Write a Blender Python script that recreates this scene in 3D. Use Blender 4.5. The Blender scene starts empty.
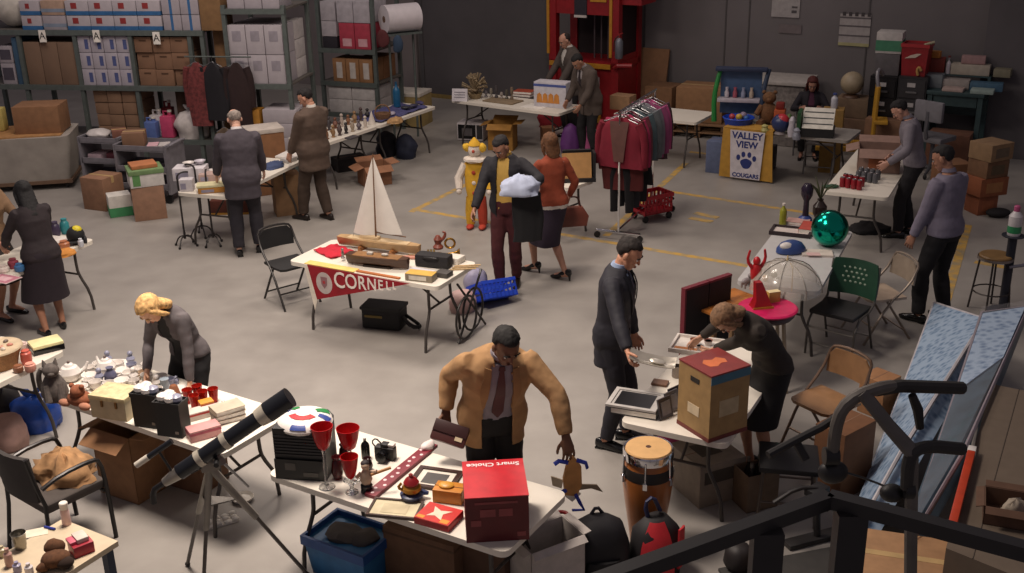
import bpy, bmesh, math, random
from mathutils import Vector, Matrix, Quaternion, noise as mnoise
random.seed(7)
R = math.radians
PI = math.pi
V = Vector
scene = bpy.context.scene
COL = scene.collection
F_PX, CAM_H, PITCH, ROLL = 1114.85, 4.483, 0.36721, -0.02202
W_, H_ = 1024, 573
_f = V((0, math.cos(PITCH), -math.sin(PITCH)))
_r0, _u0 = V((1, 0, 0)), V((0, math.sin(PITCH), math.cos(PITCH)))
_r = math.cos(ROLL) * _r0 + math.sin(ROLL) * _u0
_u = -math.sin(ROLL) * _r0 + math.cos(ROLL) * _u0
CAM = V((0, 0, CAM_H))
cd = bpy.data.cameras.new('camera')
cam = bpy.data.objects.new('camera', cd)
COL.objects.link(cam)
cam.matrix_world = Matrix(((_r.x, _u.x, -_f.x, 0), (_r.y, _u.y, -_f.y, 0), (_r.z, _u.z, -_f.z, CAM_H), (0, 0, 0, 1)))
cd.sensor_width = 36
cd.lens = F_PX * 36 / W_
cd.clip_end = 200
scene.camera = cam
def ray(u, v):
 return _f + _r * ((u - W_ / 2) / F_PX) - _u * ((v - H_ / 2) / F_PX)
def P(u, v, z=0.0):
 d = ray(u, v)
 return CAM + d * ((z - CAM_H) / d.z)
def PY(u, v, y):
 d = ray(u, v)
 return CAM + d * (y / d.y)
def PV(u, v, p0, ang):
 n = V((-math.sin(R(ang)), math.cos(R(ang)), 0))
 d = ray(u, v)
 return CAM + d * ((V(p0) - CAM).dot(n) / d.dot(n))
def mpp(p):
 return (V(p) - CAM).dot(_f) / F_PX
MATS = {}
def M(name, rgb, rough=0.6, metal=0.0, var=0.12, scale=12.0, trans=0.0, alpha=1.0, coat=0.0, emit=0.0, sheen=0.0, bump=0.0):
 if name in MATS:
  return MATS[name]
 m = bpy.data.materials.new(name)
 m.use_nodes = True
 nt = m.node_tree
 b = nt.nodes['Principled BSDF']
 rgb = tuple(c / 255 for c in rgb) if max(rgb) > 1 else rgb
 lin = tuple(c / 12.92 if c <= 0.04045 else ((c + 0.055) / 1.055) ** 2.4 for c in rgb)
 b.inputs['Roughness'].default_value = rough
 b.inputs['Metallic'].default_value = metal
 b.inputs['Base Color'].default_value = (*lin, 1)
 if trans:
  b.inputs['Transmission Weight'].default_value = trans
  b.inputs['IOR'].default_value = 1.3
 if alpha < 1:
  b.inputs['Alpha'].default_value = alpha
 if coat:
  b.inputs['Coat Weight'].default_value = coat
 if sheen:
  b.inputs['Sheen Weight'].default_value = sheen
 if var:
  tc = nt.nodes.new('ShaderNodeTexCoord')
  nz = nt.nodes.new('ShaderNodeTexNoise')
  nz.inputs['Scale'].default_value = scale
  nz.inputs['Detail'].default_value = 3
  cr = nt.nodes.new('ShaderNodeValToRGB')
  cr.color_ramp.elements[0].position = 0.3
  cr.color_ramp.elements[1].position = 0.7
  cr.color_ramp.elements[0].color = (*[c * (1 - var) for c in lin], 1)
  cr.color_ramp.elements[1].color = (*[min(1, c * (1 + var)) for c in lin], 1)
  nt.links.new(tc.outputs['Object'], nz.inputs['Vector'])
  nt.links.new(nz.outputs['Fac'], cr.inputs['Fac'])
  nt.links.new(cr.outputs['Color'], b.inputs['Base Color'])
  if bump:
   bp = nt.nodes.new('ShaderNodeBump')
   bp.inputs['Strength'].default_value = bump
   bp.inputs['Distance'].default_value = 0.01
   nt.links.new(nz.outputs['Fac'], bp.inputs['Height'])
   nt.links.new(bp.outputs['Normal'], b.inputs['Normal'])
 MATS[name] = m
 return m
def C3(h):
 return tuple(int(h[i:i + 2], 16) for i in (0, 2, 4))
def K(h, rough=0.6, **k):
 return M('paint_%s_%d' % (h, int(rough * 100)) + ('m' if k.get('metal') else '') + ('t' if k.get('trans') else '') + ('a' if k.get('alpha') else ''), C3(h), rough, **k)
card = K('96745a', .85, var=.08, scale=6)
card_d = K('80604a', .85, var=.08, scale=6)
tape = K('b89a6a', .3)
white = K('d8d2c8', .6)
paper = K('e6e1d8', .8)
steel = M('steel_grey', (150, 150, 152), .35, .8)
dark_steel = M('dark_steel', (62, 58, 56), .4, .5)
chrome = M('chrome', (225, 225, 228), .12, 1.0, var=0)
brass = M('brass', (190, 140, 60), .25, 1.0)
black = K('161517', .5)
black_r = K('201e20', .8)
gloss_black = K('101012', .2)
plastic_top = K('ded7ca', .45, var=.04, scale=3)
wood = K('9a6436', .5, var=.25, scale=9)
class B:
 """collects shapes; build() makes ONE mesh object of them"""
 def __init__(s, mat=None):
  s.bm = bmesh.new()
  s.mats = []
  s.i = 0
  if mat:
   s.use(mat)
 def use(s, mat):
  if mat not in s.mats:
   s.mats.append(mat)
  s.i = s.mats.index(mat)
  return s
 def _mark(s, faces):
  for f in faces:
   f.material_index = s.i
 def box(s, c, size, rz=0.0, bev=0.0, rot=None, taper=1.0):
  x, y, z = (q / 2 for q in size)
  m = rot if rot is not None else Matrix.Rotation(rz, 3, 'Z')
  vs = []
  for sz in (-1, 1):
   t = taper if sz > 0 else 1
   for sx, sy in ((-1, -1), (1, -1), (1, 1), (-1, 1)):
    vs.append(s.bm.verts.new(V(c) + m @ V((sx * x * t, sy * y * t, sz * z))))
  q = [(3, 2, 1, 0), (4, 5, 6, 7), (0, 1, 5, 4), (1, 2, 6, 5), (2, 3, 7, 6), (3, 0, 4, 7)]
  fs = [s.bm.faces.new([vs[k] for k in f]) for f in q]
  s._mark(fs)
  if bev:
   es = list({e for f in fs for e in f.edges})
   r = bmesh.ops.bevel(s.bm, geom=es, offset=bev, segments=2, affect='EDGES', profile=.6)
   s._mark(r['faces'])
  return s
 def bx(s, x0, x1, y0, y1, z0, z1, bev=0.0):
  return s.box(((x0 + x1) / 2, (y0 + y1) / 2, (z0 + z1) / 2), (x1 - x0, y1 - y0, z1 - z0), bev=bev)
 def loft(s, rings, cap=True, closed=True):
  """rings: equal-length point lists"""
  vr = [[s.bm.verts.new(p) for p in r] for r in rings]
  n = len(vr[0])
  fs = []
  for a, b in zip(vr, vr[1:]):
   for k in range(n if closed else n - 1):
    fs.append(s.bm.faces.new((a[k], a[(k + 1) % n], b[(k + 1) % n], b[k])))
  if cap and closed:
   fs.append(s.bm.faces.new(vr[0][::-1]))
   fs.append(s.bm.faces.new(vr[-1]))
  s._mark(fs)
  return s
 def ell_rings(s, rows, n=16, power=2.0):
  """rows: (centre, xdir, ydir, a, b)"""
  rings = []
  for c, xd, yd, a, b in rows:
   ring = []
   for k in range(n):
    t = 2 * PI * k / n
    ct, st = math.cos(t), math.sin(t)
    ct = math.copysign(abs(ct) ** (2 / power), ct)
    st = math.copysign(abs(st) ** (2 / power), st)
    ring.append(V(c) + xd * (a * ct) + yd * (b * st))
   rings.append(ring)
  return s.loft(rings)
 def tube(s, pts, r, n=8, flat=1.0, smooth=0):
  pts = [V(p) for p in pts]
  if smooth:
   for _ in range(smooth):
    q = [pts[0]]
    for a, b in zip(pts, pts[1:]):
     q += [a * .75 + b * .25, a * .25 + b * .75]
    pts = q + [pts[-1]]
  rs = r if isinstance(r, (list, tuple)) else [r] * len(pts)
  if len(rs) != len(pts):
   rs = [rs[0] + (rs[-1] - rs[0]) * k / (len(pts) - 1) for k in range(len(pts))]
  d0 = (pts[1] - pts[0]).normalized()
  x = d0.orthogonal().normalized()
  rows = []
  for k, p in enumerate(pts):
   if k == 0:
    d = pts[1] - pts[0]
   elif k == len(pts) - 1:
    d = pts[-1] - pts[-2]
   else:
    d = (pts[k + 1] - p).normalized() + (p - pts[k - 1]).normalized()
   if d.length < 1e-9:
    d = V((0, 0, 1))
   d.normalize()
   x = (x - d * x.dot(d))
   if x.length < 1e-6:
    x = d.orthogonal()
   x.normalize()
   rows.append((p, x, d.cross(x), rs[k], rs[k] * flat))
  return s.ell_rings(rows, n)
 def cyl(s, p0, p1, r0, r1=None, n=14):
  return s.tube([p0, p1], [r0, r0 if r1 is None else r1], n)
 def lathe(s, prof, c=(0, 0, 0), n=20, mtx=None):
  """prof: (radius, z) from bottom to top"""
  c = V(c)
  rings = []
  for r, z in prof:
   r = max(r, 1e-4)
   ring = []
   for k in range(n):
    p = V((r * math.cos(2 * PI * k / n), r * math.sin(2 * PI * k / n), z))
    ring.append(c + (mtx @ p if mtx else p))
   rings.append(ring)
  return s.loft(rings)
 def ell(s, c, rad, n=14, m=9, mtx=None):
  if not isinstance(rad, (tuple, list)):
   rad = (rad,) * 3
  rings = []
  for j in range(m + 1):
   ph = -PI / 2 + PI * j / m
   ph = max(-PI / 2 + .02, min(PI / 2 - .02, ph))
   ring = []
   for k in range(n):
    t = 2 * PI * k / n
    p = V((rad[0] * math.cos(ph) * math.cos(t), rad[1] * math.cos(ph) * math.sin(t), rad[2] * math.sin(ph)))
    ring.append(V(c) + (mtx @ p if mtx else p))
   rings.append(ring)
  return s.loft(rings)
 def prism(s, poly, z0, z1, mtx=None, off=(0, 0, 0)):
  o = V(off)
  f = (lambda p: o + (mtx @ V(p) if mtx else V(p)))
  a = [s.bm.verts.new(f((x, y, z0))) for x, y in poly]
  b = [s.bm.verts.new(f((x, y, z1))) for x, y in poly]
  n = len(poly)
  fs = [s.bm.faces.new(a[::-1]), s.bm.faces.new(b)]
  for k in range(n):
   fs.append(s.bm.faces.new((a[k], a[(k + 1) % n], b[(k + 1) % n], b[k])))
  s._mark(fs)
  return s
 def sheet(s, grid, thick=0.004):
  """grid[j][i] of points -> a thin two-sided sheet"""
  nj, ni = len(grid), len(grid[0])
  def nrm(j, i):
   a = V(grid[min(j + 1, nj - 1)][i]) - V(grid[max(j - 1, 0)][i])
   b = V(grid[j][min(i + 1, ni - 1)]) - V(grid[j][max(i - 1, 0)])
   q = b.cross(a)
   return q.normalized() if q.length > 1e-9 else V((0, 0, 1))
  top = [[s.bm.verts.new(V(grid[j][i]) + nrm(j, i) * thick / 2) for i in range(ni)] for j in range(nj)]
  bot = [[s.bm.verts.new(V(grid[j][i]) - nrm(j, i) * thick / 2) for i in range(ni)] for j in range(nj)]
  fs = []
  for j in range(nj - 1):
   for i in range(ni - 1):
    fs.append(s.bm.faces.new((top[j][i], top[j][i + 1], top[j + 1][i + 1], top[j + 1][i])))
    fs.append(s.bm.faces.new((bot[j][i], bot[j + 1][i], bot[j + 1][i + 1], bot[j][i + 1])))
  for i in range(ni - 1):
   fs.append(s.bm.faces.new((top[0][i + 1], top[0][i], bot[0][i], bot[0][i + 1])))
   fs.append(s.bm.faces.new((top[-1][i], top[-1][i + 1], bot[-1][i + 1], bot[-1][i])))
  for j in range(nj - 1):
   fs.append(s.bm.faces.new((top[j][0], top[j + 1][0], bot[j + 1][0], bot[j][0])))
   fs.append(s.bm.faces.new((top[j + 1][-1], top[j][-1], bot[j][-1], bot[j + 1][-1])))
  s._mark(fs)
  return s
 def shift(s, d):
  for v in s.bm.verts:
   v.co += V(d)
  return s
 def crumple(s, amt, scale=8.0, seed=0.0):
  for v in s.bm.verts:
   v.co += mnoise.noise_vector(v.co * scale + V((seed, seed * 1.7, 0))) * amt
  return s
 def mesh(s, name, sharp=0.6, normals=True):
  if normals:
   bmesh.ops.recalc_face_normals(s.bm, faces=s.bm.faces[:])
  for e in s.bm.edges:
   e.smooth = e.calc_face_angle(0) < sharp
  for f in s.bm.faces:
   f.smooth = True
  me = bpy.data.meshes.new(name)
  s.bm.to_mesh(me)
  s.bm.free()
  for m in s.mats:
   me.materials.append(m)
  return me
 def obj(s, name, parent=None, loc=None, sharp=0.6):
  o = bpy.data.objects.new(name, s.mesh(name, sharp))
  COL.objects.link(o)
  if parent:
   o.parent = parent
  if loc is not None:
   o.location = loc
  return o
def tag(o, label, cat, group=None, kind=None):
 o['label'] = label
 o['category'] = cat
 if group:
  o['group'] = group
 if kind:
  o['kind'] = kind
 return o
def thing(name, label, cat, loc=(0, 0, 0), yaw=0.0, group=None):
 o = bpy.data.objects.new(name, None)
 o.empty_display_size = .1
 COL.objects.link(o)
 o.location = loc
 o.rotation_euler = (0, 0, R(yaw))
 return tag(o, label, cat, group)
def single(b, name, label, cat, loc=(0, 0, 0), yaw=0.0, group=None, kind=None, sharp=.6):
 o = b.obj(name, None, loc, sharp)
 o.rotation_euler = (0, 0, R(yaw))
 return tag(o, label, cat, group, kind)
def struct(b, name):
 o = b.obj(name)
 o['kind'] = 'structure'
 return o
def dup(root, loc, yaw=None, label=None):
 c = root.copy()
 COL.objects.link(c)
 c.location = loc
 if yaw is not None:
  c.rotation_euler = (0, 0, R(yaw))
 if label:
  c['label'] = label
 for ch in list(root.children):
  a = ch.copy()
  COL.objects.link(a)
  a.parent = c
  for g in list(ch.children):
   d = g.copy()
   COL.objects.link(d)
   d.parent = a
 return c
def lettering(s, size, mat, parent, loc, mtx, name='lettering', extrude=.0015, sx=1.0, bold=0.0):
 """words as one flat mesh; mtx: 3x3 whose columns are reading direction, up, and outward"""
 cu = bpy.data.curves.new('txt', 'FONT')
 cu.body = s
 cu.size = size
 cu.align_x = 'CENTER'
 cu.align_y = 'CENTER'
 cu.extrude = extrude
 cu.offset = bold
 cu.resolution_u = 3
 t = bpy.data.objects.new('txt', cu)
 COL.objects.link(t)
 dg = bpy.context.evaluated_depsgraph_get()
 me = bpy.data.meshes.new_from_object(t.evaluated_get(dg))
 bpy.data.objects.remove(t)
 for v in me.vertices:
  v.co.x *= sx
 me.materials.clear()
 me.materials.append(mat)
 o = bpy.data.objects.new(name, me)
 COL.objects.link(o)
 o.parent = parent
 m4 = mtx.to_4x4()
 m4.translation = V(loc)
 o.matrix_local = m4
 return o
def cols(x, y, z):
 return Matrix((x, y, z)).transposed()
FRONT = cols(V((1, 0, 0)), V((0, 0, 1)), V((0, -1, 0)))
FLAT = Matrix.Identity(3)
def remesh(b, voxel, smooth=3, mat=None):
 """voxel-union everything collected in b into one continuous surface (a Mesh)"""
 bmesh.ops.recalc_face_normals(b.bm, faces=b.bm.faces[:])
 me = bpy.data.meshes.new('tmp')
 b.bm.to_mesh(me)
 b.bm.free()
 o = bpy.data.objects.new('tmp', me)
 COL.objects.link(o)
 md = o.modifiers.new('r', 'REMESH')
 md.mode = 'VOXEL'
 md.voxel_size = voxel
 if smooth:
  sm = o.modifiers.new('s', 'SMOOTH')
  sm.iterations = smooth
  sm.factor = .5
 dg = bpy.context.evaluated_depsgraph_get()
 out = bpy.data.meshes.new_from_object(o.evaluated_get(dg))
 bpy.data.objects.remove(o)
 bpy.data.meshes.remove(me)
 out.materials.clear()
 if mat:
  out.materials.append(mat)
 for p in out.polygons:
  p.use_smooth = True
 return out
def mesh_obj(me, name, parent=None):
 me.name = name
 o = bpy.data.objects.new(name, me)
 COL.objects.link(o)
 if parent:
  o.parent = parent
 return o
import numpy as np
SPINE = [
 (-.32, .168, .118, -.005), (-.02, .150, .105, -.005), (.05, .172, .120, -.008), (.12, .172, .118, -.006), (.22, .145, .100, .004), (.32, .150, .108, .006),
 (.42, .166, .116, .004), (.50, .172, .112, -.004), (.555, .160, .092, -.012), (.60, .105, .072, -.018), (.635, .062, .058, -.014), (.70, .054, .056, .004)]
SPINE_F = [
 (-.32, .168, .120, -.010), (-.02, .150, .110, -.010), (.05, .178, .125, -.012), (.12, .165, .115, -.006), (.22, .122, .090, .004), (.32, .132, .100, .010),
 (.42, .148, .125, .018), (.50, .150, .105, .002), (.555, .140, .084, -.012), (.60, .088, .064, -.018), (.635, .052, .050, -.014), (.70, .046, .048, .004)]
def ik(a, c, l1, l2, pole):
 d = c - a
 L = min(d.length, (l1 + l2) * .999)
 dn = d.normalized()
 c = a + dn * L
 x = (l1 * l1 - l2 * l2 + L * L) / (2 * L)
 h = math.sqrt(max(l1 * l1 - x * x, 1e-8))
 p = pole - dn * pole.dot(dn)
 p = p.normalized() if p.length > 1e-6 else dn.orthogonal()
 return a + dn * x + p * h, c
class Person:
 def __init__(s, label, foot, yaw, height=1.75, fem=False, skin='c49a80', hair='2a2220', hairstyle='short', lean=0, side=0, twist=0,
 nod=0, turn=0, tilt=0, hips=(0, 0), drop=0.0, feet=None, hands=None, poles=None, curl=(.45, .45), palm=(None, None),
 heavy=1.0, vox=.011, category='person', name='person'):
  s.k = height / 1.75
  s.fem, s.heavy, s.vox = fem, heavy, vox
  s.label, s.hands_curl, s.palm = label, curl, palm
  k = s.k
  s.R0 = Matrix.Rotation(R(yaw), 3, 'Z')
  s.loc = V((foot[0], foot[1], 0))
  s.yaw = yaw
  tab = SPINE_F if fem else SPINE
  base = V((hips[0], hips[1], .872 * k - drop))
  pos = base + V((0, 0, (tab[0][0] + .02) * k))
  prev = tab[0][0]
  s.sp = []
  for d, a, b, dy in tab:
   t = max(0, min(1, (d - .06) / .42))
   rot = Matrix.Rotation(R(-twist) * t, 3, 'Z') @ Matrix.Rotation(R(side) * t, 3, 'Y') @ Matrix.Rotation(R(-lean) * t, 3, 'X')
   pos = pos + rot @ V((0, 0, (d - prev) * k))
   prev = d
   x, y, z = rot.col[0].copy(), rot.col[1].copy(), rot.col[2].copy()
   w = heavy if d < .5 else 1 + (heavy - 1) * .5
   s.sp.append((pos + y * (dy * k), x, y, z, a * k * w, b * k * w, d))
  s.neck = s.sp[-1][0]
  sh = s.at(.535)
  hw = (.175 if not fem else .150) * k * (1 + (heavy - 1) * .4)
  s.shoulder = {1: sh[0] + sh[1] * hw - sh[2] * .005, -1: sh[0] - sh[1] * hw - sh[2] * .005}
  s.upper, s.fore = .295 * k, .255 * k
  hd = hands or {}
  s.elbow, s.wrist = {}, {}
  for q in (1, -1):
   tgt = hd.get(q)
   if tgt is None:
    tgt = s.shoulder[q] + sh[1] * (q * .06) - sh[3] * (.53 * k) + V((0, .04, 0))
   elif tgt[-1] == 'w':
    tgt = s.R0.transposed() @ (V(tgt[:3]) - s.loc)
   else:
    tgt = V(tgt)
   pole = V((poles or {}).get(q, (q * .5, -.8, -.3)))
   s.elbow[q], s.wrist[q] = ik(s.shoulder[q], tgt, s.upper, s.fore, pole)
  ft = feet or {1: (.11, .03, 0), -1: (-.11, -.02, 0)}
  s.hip, s.knee, s.ankle, s.footdir = {}, {}, {}, {}
  for q in (1, -1):
   s.hip[q] = base + V((q * .088 * k, 0, .03 * k))
   f = ft[q]
   s.ankle[q] = V((f[0], f[1], f[2] + (.085 if not fem else .11) * k))
   fd = R(f[3]) if len(f) > 3 else R(-q * 8)
   s.footdir[q] = V((-math.sin(fd), math.cos(fd), 0))
   l1, l2 = .425 * k, .41 * k
   s.knee[q], s.ankle[q] = ik(s.hip[q], s.ankle[q], l1, l2, s.footdir[q] + V((0, .2, 0)))
  t = Matrix.Rotation(R(-turn), 3, 'Z') @ Matrix.Rotation(R(tilt), 3, 'Y') @ Matrix.Rotation(R(-nod), 3, 'X')
  s.HR = t
  s.hc = s.neck + t @ V((0, .022 * k, .070 * k))
  s.skin = M('skin_' + skin, C3(skin), .55, 0, .06, 20)
  s.hairm = M('hair_' + hair, C3(hair), .8, 0, .35, 40)
  s.body(name, hairstyle, category)
 def at(s, d):
  for a, b in zip(s.sp, s.sp[1:]):
   if d <= b[6]:
    t = (d - a[6]) / (b[6] - a[6])
    return tuple(a[i].lerp(b[i], t) if i < 4 else a[i] + (b[i] - a[i]) * t for i in range(6))
  return s.sp[-1][:6]
 def arm_rows(s, b, q, off, end=1.0, sleeve=None):
  k = s.k * (1 + (s.heavy - 1) * .5) * (.88 if s.fem else 1)
  S, E, Wr = s.shoulder[q], s.elbow[q], s.wrist[q]
  pts = [(S + (S - E).normalized() * (.02 + max(0, off) * 1.5), .042), (S, .058), (S.lerp(E, .25), .054), (S.lerp(E, .6), .047), (S.lerp(E, .93), .041), (E.lerp(Wr, .07), .041), (E.lerp(Wr, .3), .042), (E.lerp(Wr, .7), .033), (E.lerp(Wr, end), .027)]
  b.tube([p for p, r in pts], [r * k + off for p, r in pts], 12)
 def leg_rows(s, b, q, off, low=1.0, wide=0.0):
  k = s.k * (1 + (s.heavy - 1) * .5)
  H, Kn, A = s.hip[q], s.knee[q], s.ankle[q]
  pts = [(H + V((0, 0, .05)), .075), (H, .088), (H.lerp(Kn, .3), .080), (H.lerp(Kn, .7), .064), (H.lerp(Kn, .95), .054), (Kn.lerp(A, .06), .053), (Kn.lerp(A, .3), .056), (Kn.lerp(A, .7), .041), (Kn.lerp(A, low), .034)]
  n = len(pts)
  b.tube([p for p, r in pts], [r * k + off + wide * (i / n) for i, (p, r) in enumerate(pts)], 12)
 def torso_rows(s, b, off, d0=-.02, d1=.70, bottom=None, n=24, p=2.4):
  rows = []
  ds = sorted({d0, d1, *[r[6] for r in s.sp if d0 < r[6] < d1]})
  for d in ds:
   c, x, y, z, a, bb = s.at(d)
   o = off(d) if callable(off) else off
   rows.append((c, x, y, a + o, bb + o))
  if bottom:
   for dz, ao, bo in bottom:
    c, x, y, z, a, bb = s.at(d0)
    rows.insert(0, (c - z * dz, x, y, a + ao, bb + bo))
  b.ell_rings(rows, n, p)
 def hand(s, b, q):
  k = s.k * (.9 if s.fem else 1)
  Wr = s.wrist[q]
  f = (Wr - s.elbow[q]).normalized()
  pn = s.palm[0 if q == 1 else 1]
  pn = V(pn) if pn else V((-q * .9, .2, -.2))
  nrm = (pn - f * pn.dot(f)).normalized()
  side = f.cross(nrm).normalized()
  if side.dot(V((0, 1, .3))) < 0:
   side = -side
  c = s.hands_curl[0 if q == 1 else 1]
  b.ell_rings([(Wr - f * .02, side, nrm, .027 * k, .022 * k), (Wr + f * .02 * k, side, nrm, .033 * k, .018 * k), (Wr + f * .06 * k, side, nrm, .042 * k, .017 * k), (Wr + f * .092 * k, side, nrm, .041 * k, .014 * k), (Wr + f * .10 * k, side, nrm, .036 * k, .010 * k)], 12, 2.6)
  for i, L in enumerate((.072, .082, .076, .058)):
   o = Wr + f * (.085 * k) + side * ((.033 - .022 * i) * k)
   d, n_ = f + side * (.10 - .07 * i), nrm
   d.normalize()
   pts = [o]
   ang = 0
   for j, part in enumerate((.46, .30, .24)):
    ang += c * (.55 + .25 * j)
    pts.append(pts[-1] + (d * math.cos(ang) + n_ * math.sin(ang)) * L * k * part)
   b.tube(pts, [.0095 * k, .009 * k, .0085 * k, .0068 * k], 7)
  o = Wr + f * (.028 * k) + side * (.028 * k) + nrm * .006
  d = (f * .75 + side * .75 + nrm * (.25 + c * .5)).normalized()
  p1 = o + d * .035 * k
  p2 = p1 + (f * .85 + side * .25 + nrm * (.3 + c * .6)).normalized() * .032 * k
  p3 = p2 + (f + nrm * (.2 + c * .8)).normalized() * .024 * k
  b.tube([o, p1, p2, p3], [.013 * k, .0115 * k, .0105 * k, .008 * k], 7)
  s.grip = getattr(s, 'grip', {})
  s.grip[q] = Wr + f * .09 * k + nrm * .03
 def hp(s, x, y, z):
  return s.hc + s.HR @ (V((x, y, z)) * s.k * 1.06)
 def body(s, name, hairstyle, category):
  k = s.k
  b = B()
  s.torso_rows(b, -.012)
  for q in (1, -1):
   s.arm_rows(b, q, -.011)
   s.leg_rows(b, q, 0)
   A, fd = s.ankle[q], s.footdir[q]
   b.tube([A + V((0, 0, .01)), A - fd * .03 * k + V((0, 0, -.045 * k)), A + fd * .06 * k + V((0, 0, -.05 * k)), A + fd * .15 * k + V((0, 0, -.066 * k))], [.036 * k, .034 * k, .036 * k, .02 * k], 10)
  me = remesh(b, s.vox, 3, s.skin)
  b = B()
  X, Y, Z = s.HR.col[0].copy(), s.HR.col[1].copy(), s.HR.col[2].copy()
  b.ell(s.hp(0, -.010, .028), (.074 * k, .094 * k, .084 * k), 18, 12, s.HR)
  b.ell_rings([(s.hp(0, .040, -.112), X, Y, .020 * k, .022 * k), (s.hp(0, .038, -.098), X, Y, .040 * k, .040 * k), (s.hp(0, .026, -.065), X, Y, .055 * k, .056 * k), (s.hp(0, .016, -.02), X, Y, .064 * k, .068 * k), (s.hp(0, .008, .04), X, Y, .068 * k, .074 * k)], 16, 2.3)
  b.tube([s.neck - s.sp[-1][3] * .05, s.neck, s.hp(0, -.01, -.06)], [.052 * k if not s.fem else .044 * k] * 3, 12)
  b.tube([s.hp(0, .078, .012), s.hp(0, .096, -.022), s.hp(0, .092, -.034)], [.008 * k, .013 * k, .012 * k], 8)
  b.ell(s.hp(0, .078, -.062), (.024 * k, .014 * k, .010 * k), 10, 6, s.HR)
  b.ell(s.hp(0, .070, .026), (.052 * k, .016 * k, .010 * k), 10, 6, s.HR)
  for q in (1, -1):
   b.ell(s.hp(q * .076, -.006, -.008), (.011 * k, .022 * k, .032 * k), 8, 7, s.HR)
   b.ell(s.hp(q * .034, .062, -.026), (.020 * k, .018 * k, .018 * k), 8, 6, s.HR)
  hm = remesh(b, .0065 if s.vox < .013 else .009, 2, s.skin)
  b = B()
  for q in (1, -1):
   s.hand(b, q)
  hands = remesh(b, .0045 if s.vox < .013 else .006, 1, s.skin)
  b = B(s.skin)
  for m in (me, hm, hands):
   b.bm.from_mesh(m)
   bpy.data.meshes.remove(m)
  for f in b.bm.faces:
   f.material_index = 0
  eye_w, eye_d = K('d9d2ca', .3), K('1c1512', .3)
  lip = M('lip_' + s.skin.name, [c * .62 if i else c * .8 for i, c in enumerate(C3(s.skin.name[5:11]))], .5)
  for q in (1, -1):
   b.use(eye_w).ell(s.hp(q * .031, .0745, .004), (.014 * k, .008 * k, .0075 * k), 8, 6, s.HR)
   b.use(eye_d).ell(s.hp(q * .031, .0800, .004), (.0065 * k, .005 * k, .007 * k), 8, 6, s.HR)
   b.use(s.hairm).tube([s.hp(q * .014, .086, .021), s.hp(q * .032, .085, .027), s.hp(q * .052, .074, .022)], .005 * k, 6)
  b.use(lip).ell(s.hp(0, .089, -.061), (.022 * k, .006 * k, .0065 * k), 10, 6, s.HR)
  s.root = b.obj(name, None, s.loc, 3)
  s.root.rotation_euler = (0, 0, R(s.yaw))
  tag(s.root, s.label, category)
  s.hair(hairstyle)
 def hair(s, style):
  k = s.k
  b = B()
  n, m = 36, 24
  c0, rad = (0, -.014, .030), (.084, .104, .092)
  rings = []
  for j in range(m + 1):
   ph = max(-1.55, min(1.55, -PI / 2 + PI * j / m))
   ring = []
   for i in range(n):
    t = 2 * PI * i / n
    d = V((math.cos(ph) * math.cos(t), math.cos(ph) * math.sin(t), math.sin(ph)))
    x, y, z = d
    keep = z > -.55 - (.3 if y < -.3 else 0)
    if y > .15 and z < .62 - .15 * abs(x):
     keep = False
    if style in ('short', 'balding', 'ring') and y > -.25 and z < -.1:
     keep = False
    if style == 'ring' and (z > .35 - .25 * y):
     keep = False
    if style == 'balding' and y > .0 and z > .3:
     keep = False
    if style == 'balding' and z > .85:
     keep = False
    f = 1.0 if keep else .78
    if style in ('short', 'balding', 'ring'):
     f *= .97
    if style == 'ring' and keep:
     f *= .965
    if style in ('long', 'bob', 'full'):
     f *= 1.06 if keep else 1
    ring.append(s.hp(c0[0] + rad[0] * d.x * f, c0[1] + rad[1] * d.y * f, c0[2] + rad[2] * d.z * f))
   rings.append(ring)
  b.loft(rings)
  if style in ('long', 'bob', 'full'):
   L = {'bob': -.12, 'full': -.16, 'long': -.30}[style]
   Z = V((0, 0, 1))
   X, Y = s.HR.col[0].copy(), s.HR.col[1].copy()
   top = s.hp(0, -.03, .05)
   rows = []
   for t in (0, .25, .5, .75, 1):
    p = s.hp(0, -.045 - .035 * t, .05 + (L - .05) * t)
    w = (.082 + .012 * math.sin(t * PI)) * k * (1 if t < 1 else .75)
    rows.append((p, X, Y, w, (.055 - .012 * t) * k))
   b.ell_rings(rows[::-1], 16, 2.3)
   for q in (1, -1):
    b.tube([s.hp(q * .066, .020, .07), s.hp(q * .084, .012, .0), s.hp(q * .084, .004, -.07), s.hp(q * .074, -.01, L * .85)], [.018 * k, .024 * k, .024 * k, .012 * k], 8)
  fem = style in ('long', 'bob', 'full')
  me = remesh(b, .008 if s.vox < .013 else .011, 6 if fem else 1, s.hairm)
  nn = [v.normal.copy() for v in me.vertices]
  for v, n_ in zip(me.vertices, nn):
   v.co += n_ * (.004 * mnoise.noise(V((v.co.x * 90, v.co.y * 90, v.co.z * 30))) + (.002 if fem else .005) * mnoise.noise(v.co * 25))
  mesh_obj(me, 'hair', s.root)
 def _gap(s, me, half, d0, d1, off=0):
  """open a garment down its front: half(d) = half width of the opening at spine distance d"""
  nf = len(me.polygons)
  co = np.empty(nf * 3)
  me.polygons.foreach_get('center', co)
  co = co.reshape(-1, 3)
  best = np.full(nf, 1e9)
  lx, ly, aa, bb, dd, lz = (np.zeros(nf) for _ in range(6))
  for i in range(16):
   d = d0 + (d1 - d0) * i / 15
   c, x, y, z, a, b_ = s.at(d)
   r = co - np.array(c)
   h = r @ np.array(z)
   k = np.abs(h) < best
   best[k] = np.abs(h)[k]
   lx[k] = (r @ np.array(x))[k]; ly[k] = (r @ np.array(y))[k]; lz[k] = h[k]
   aa[k] = a; bb[k] = b_; dd[k] = d
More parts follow.
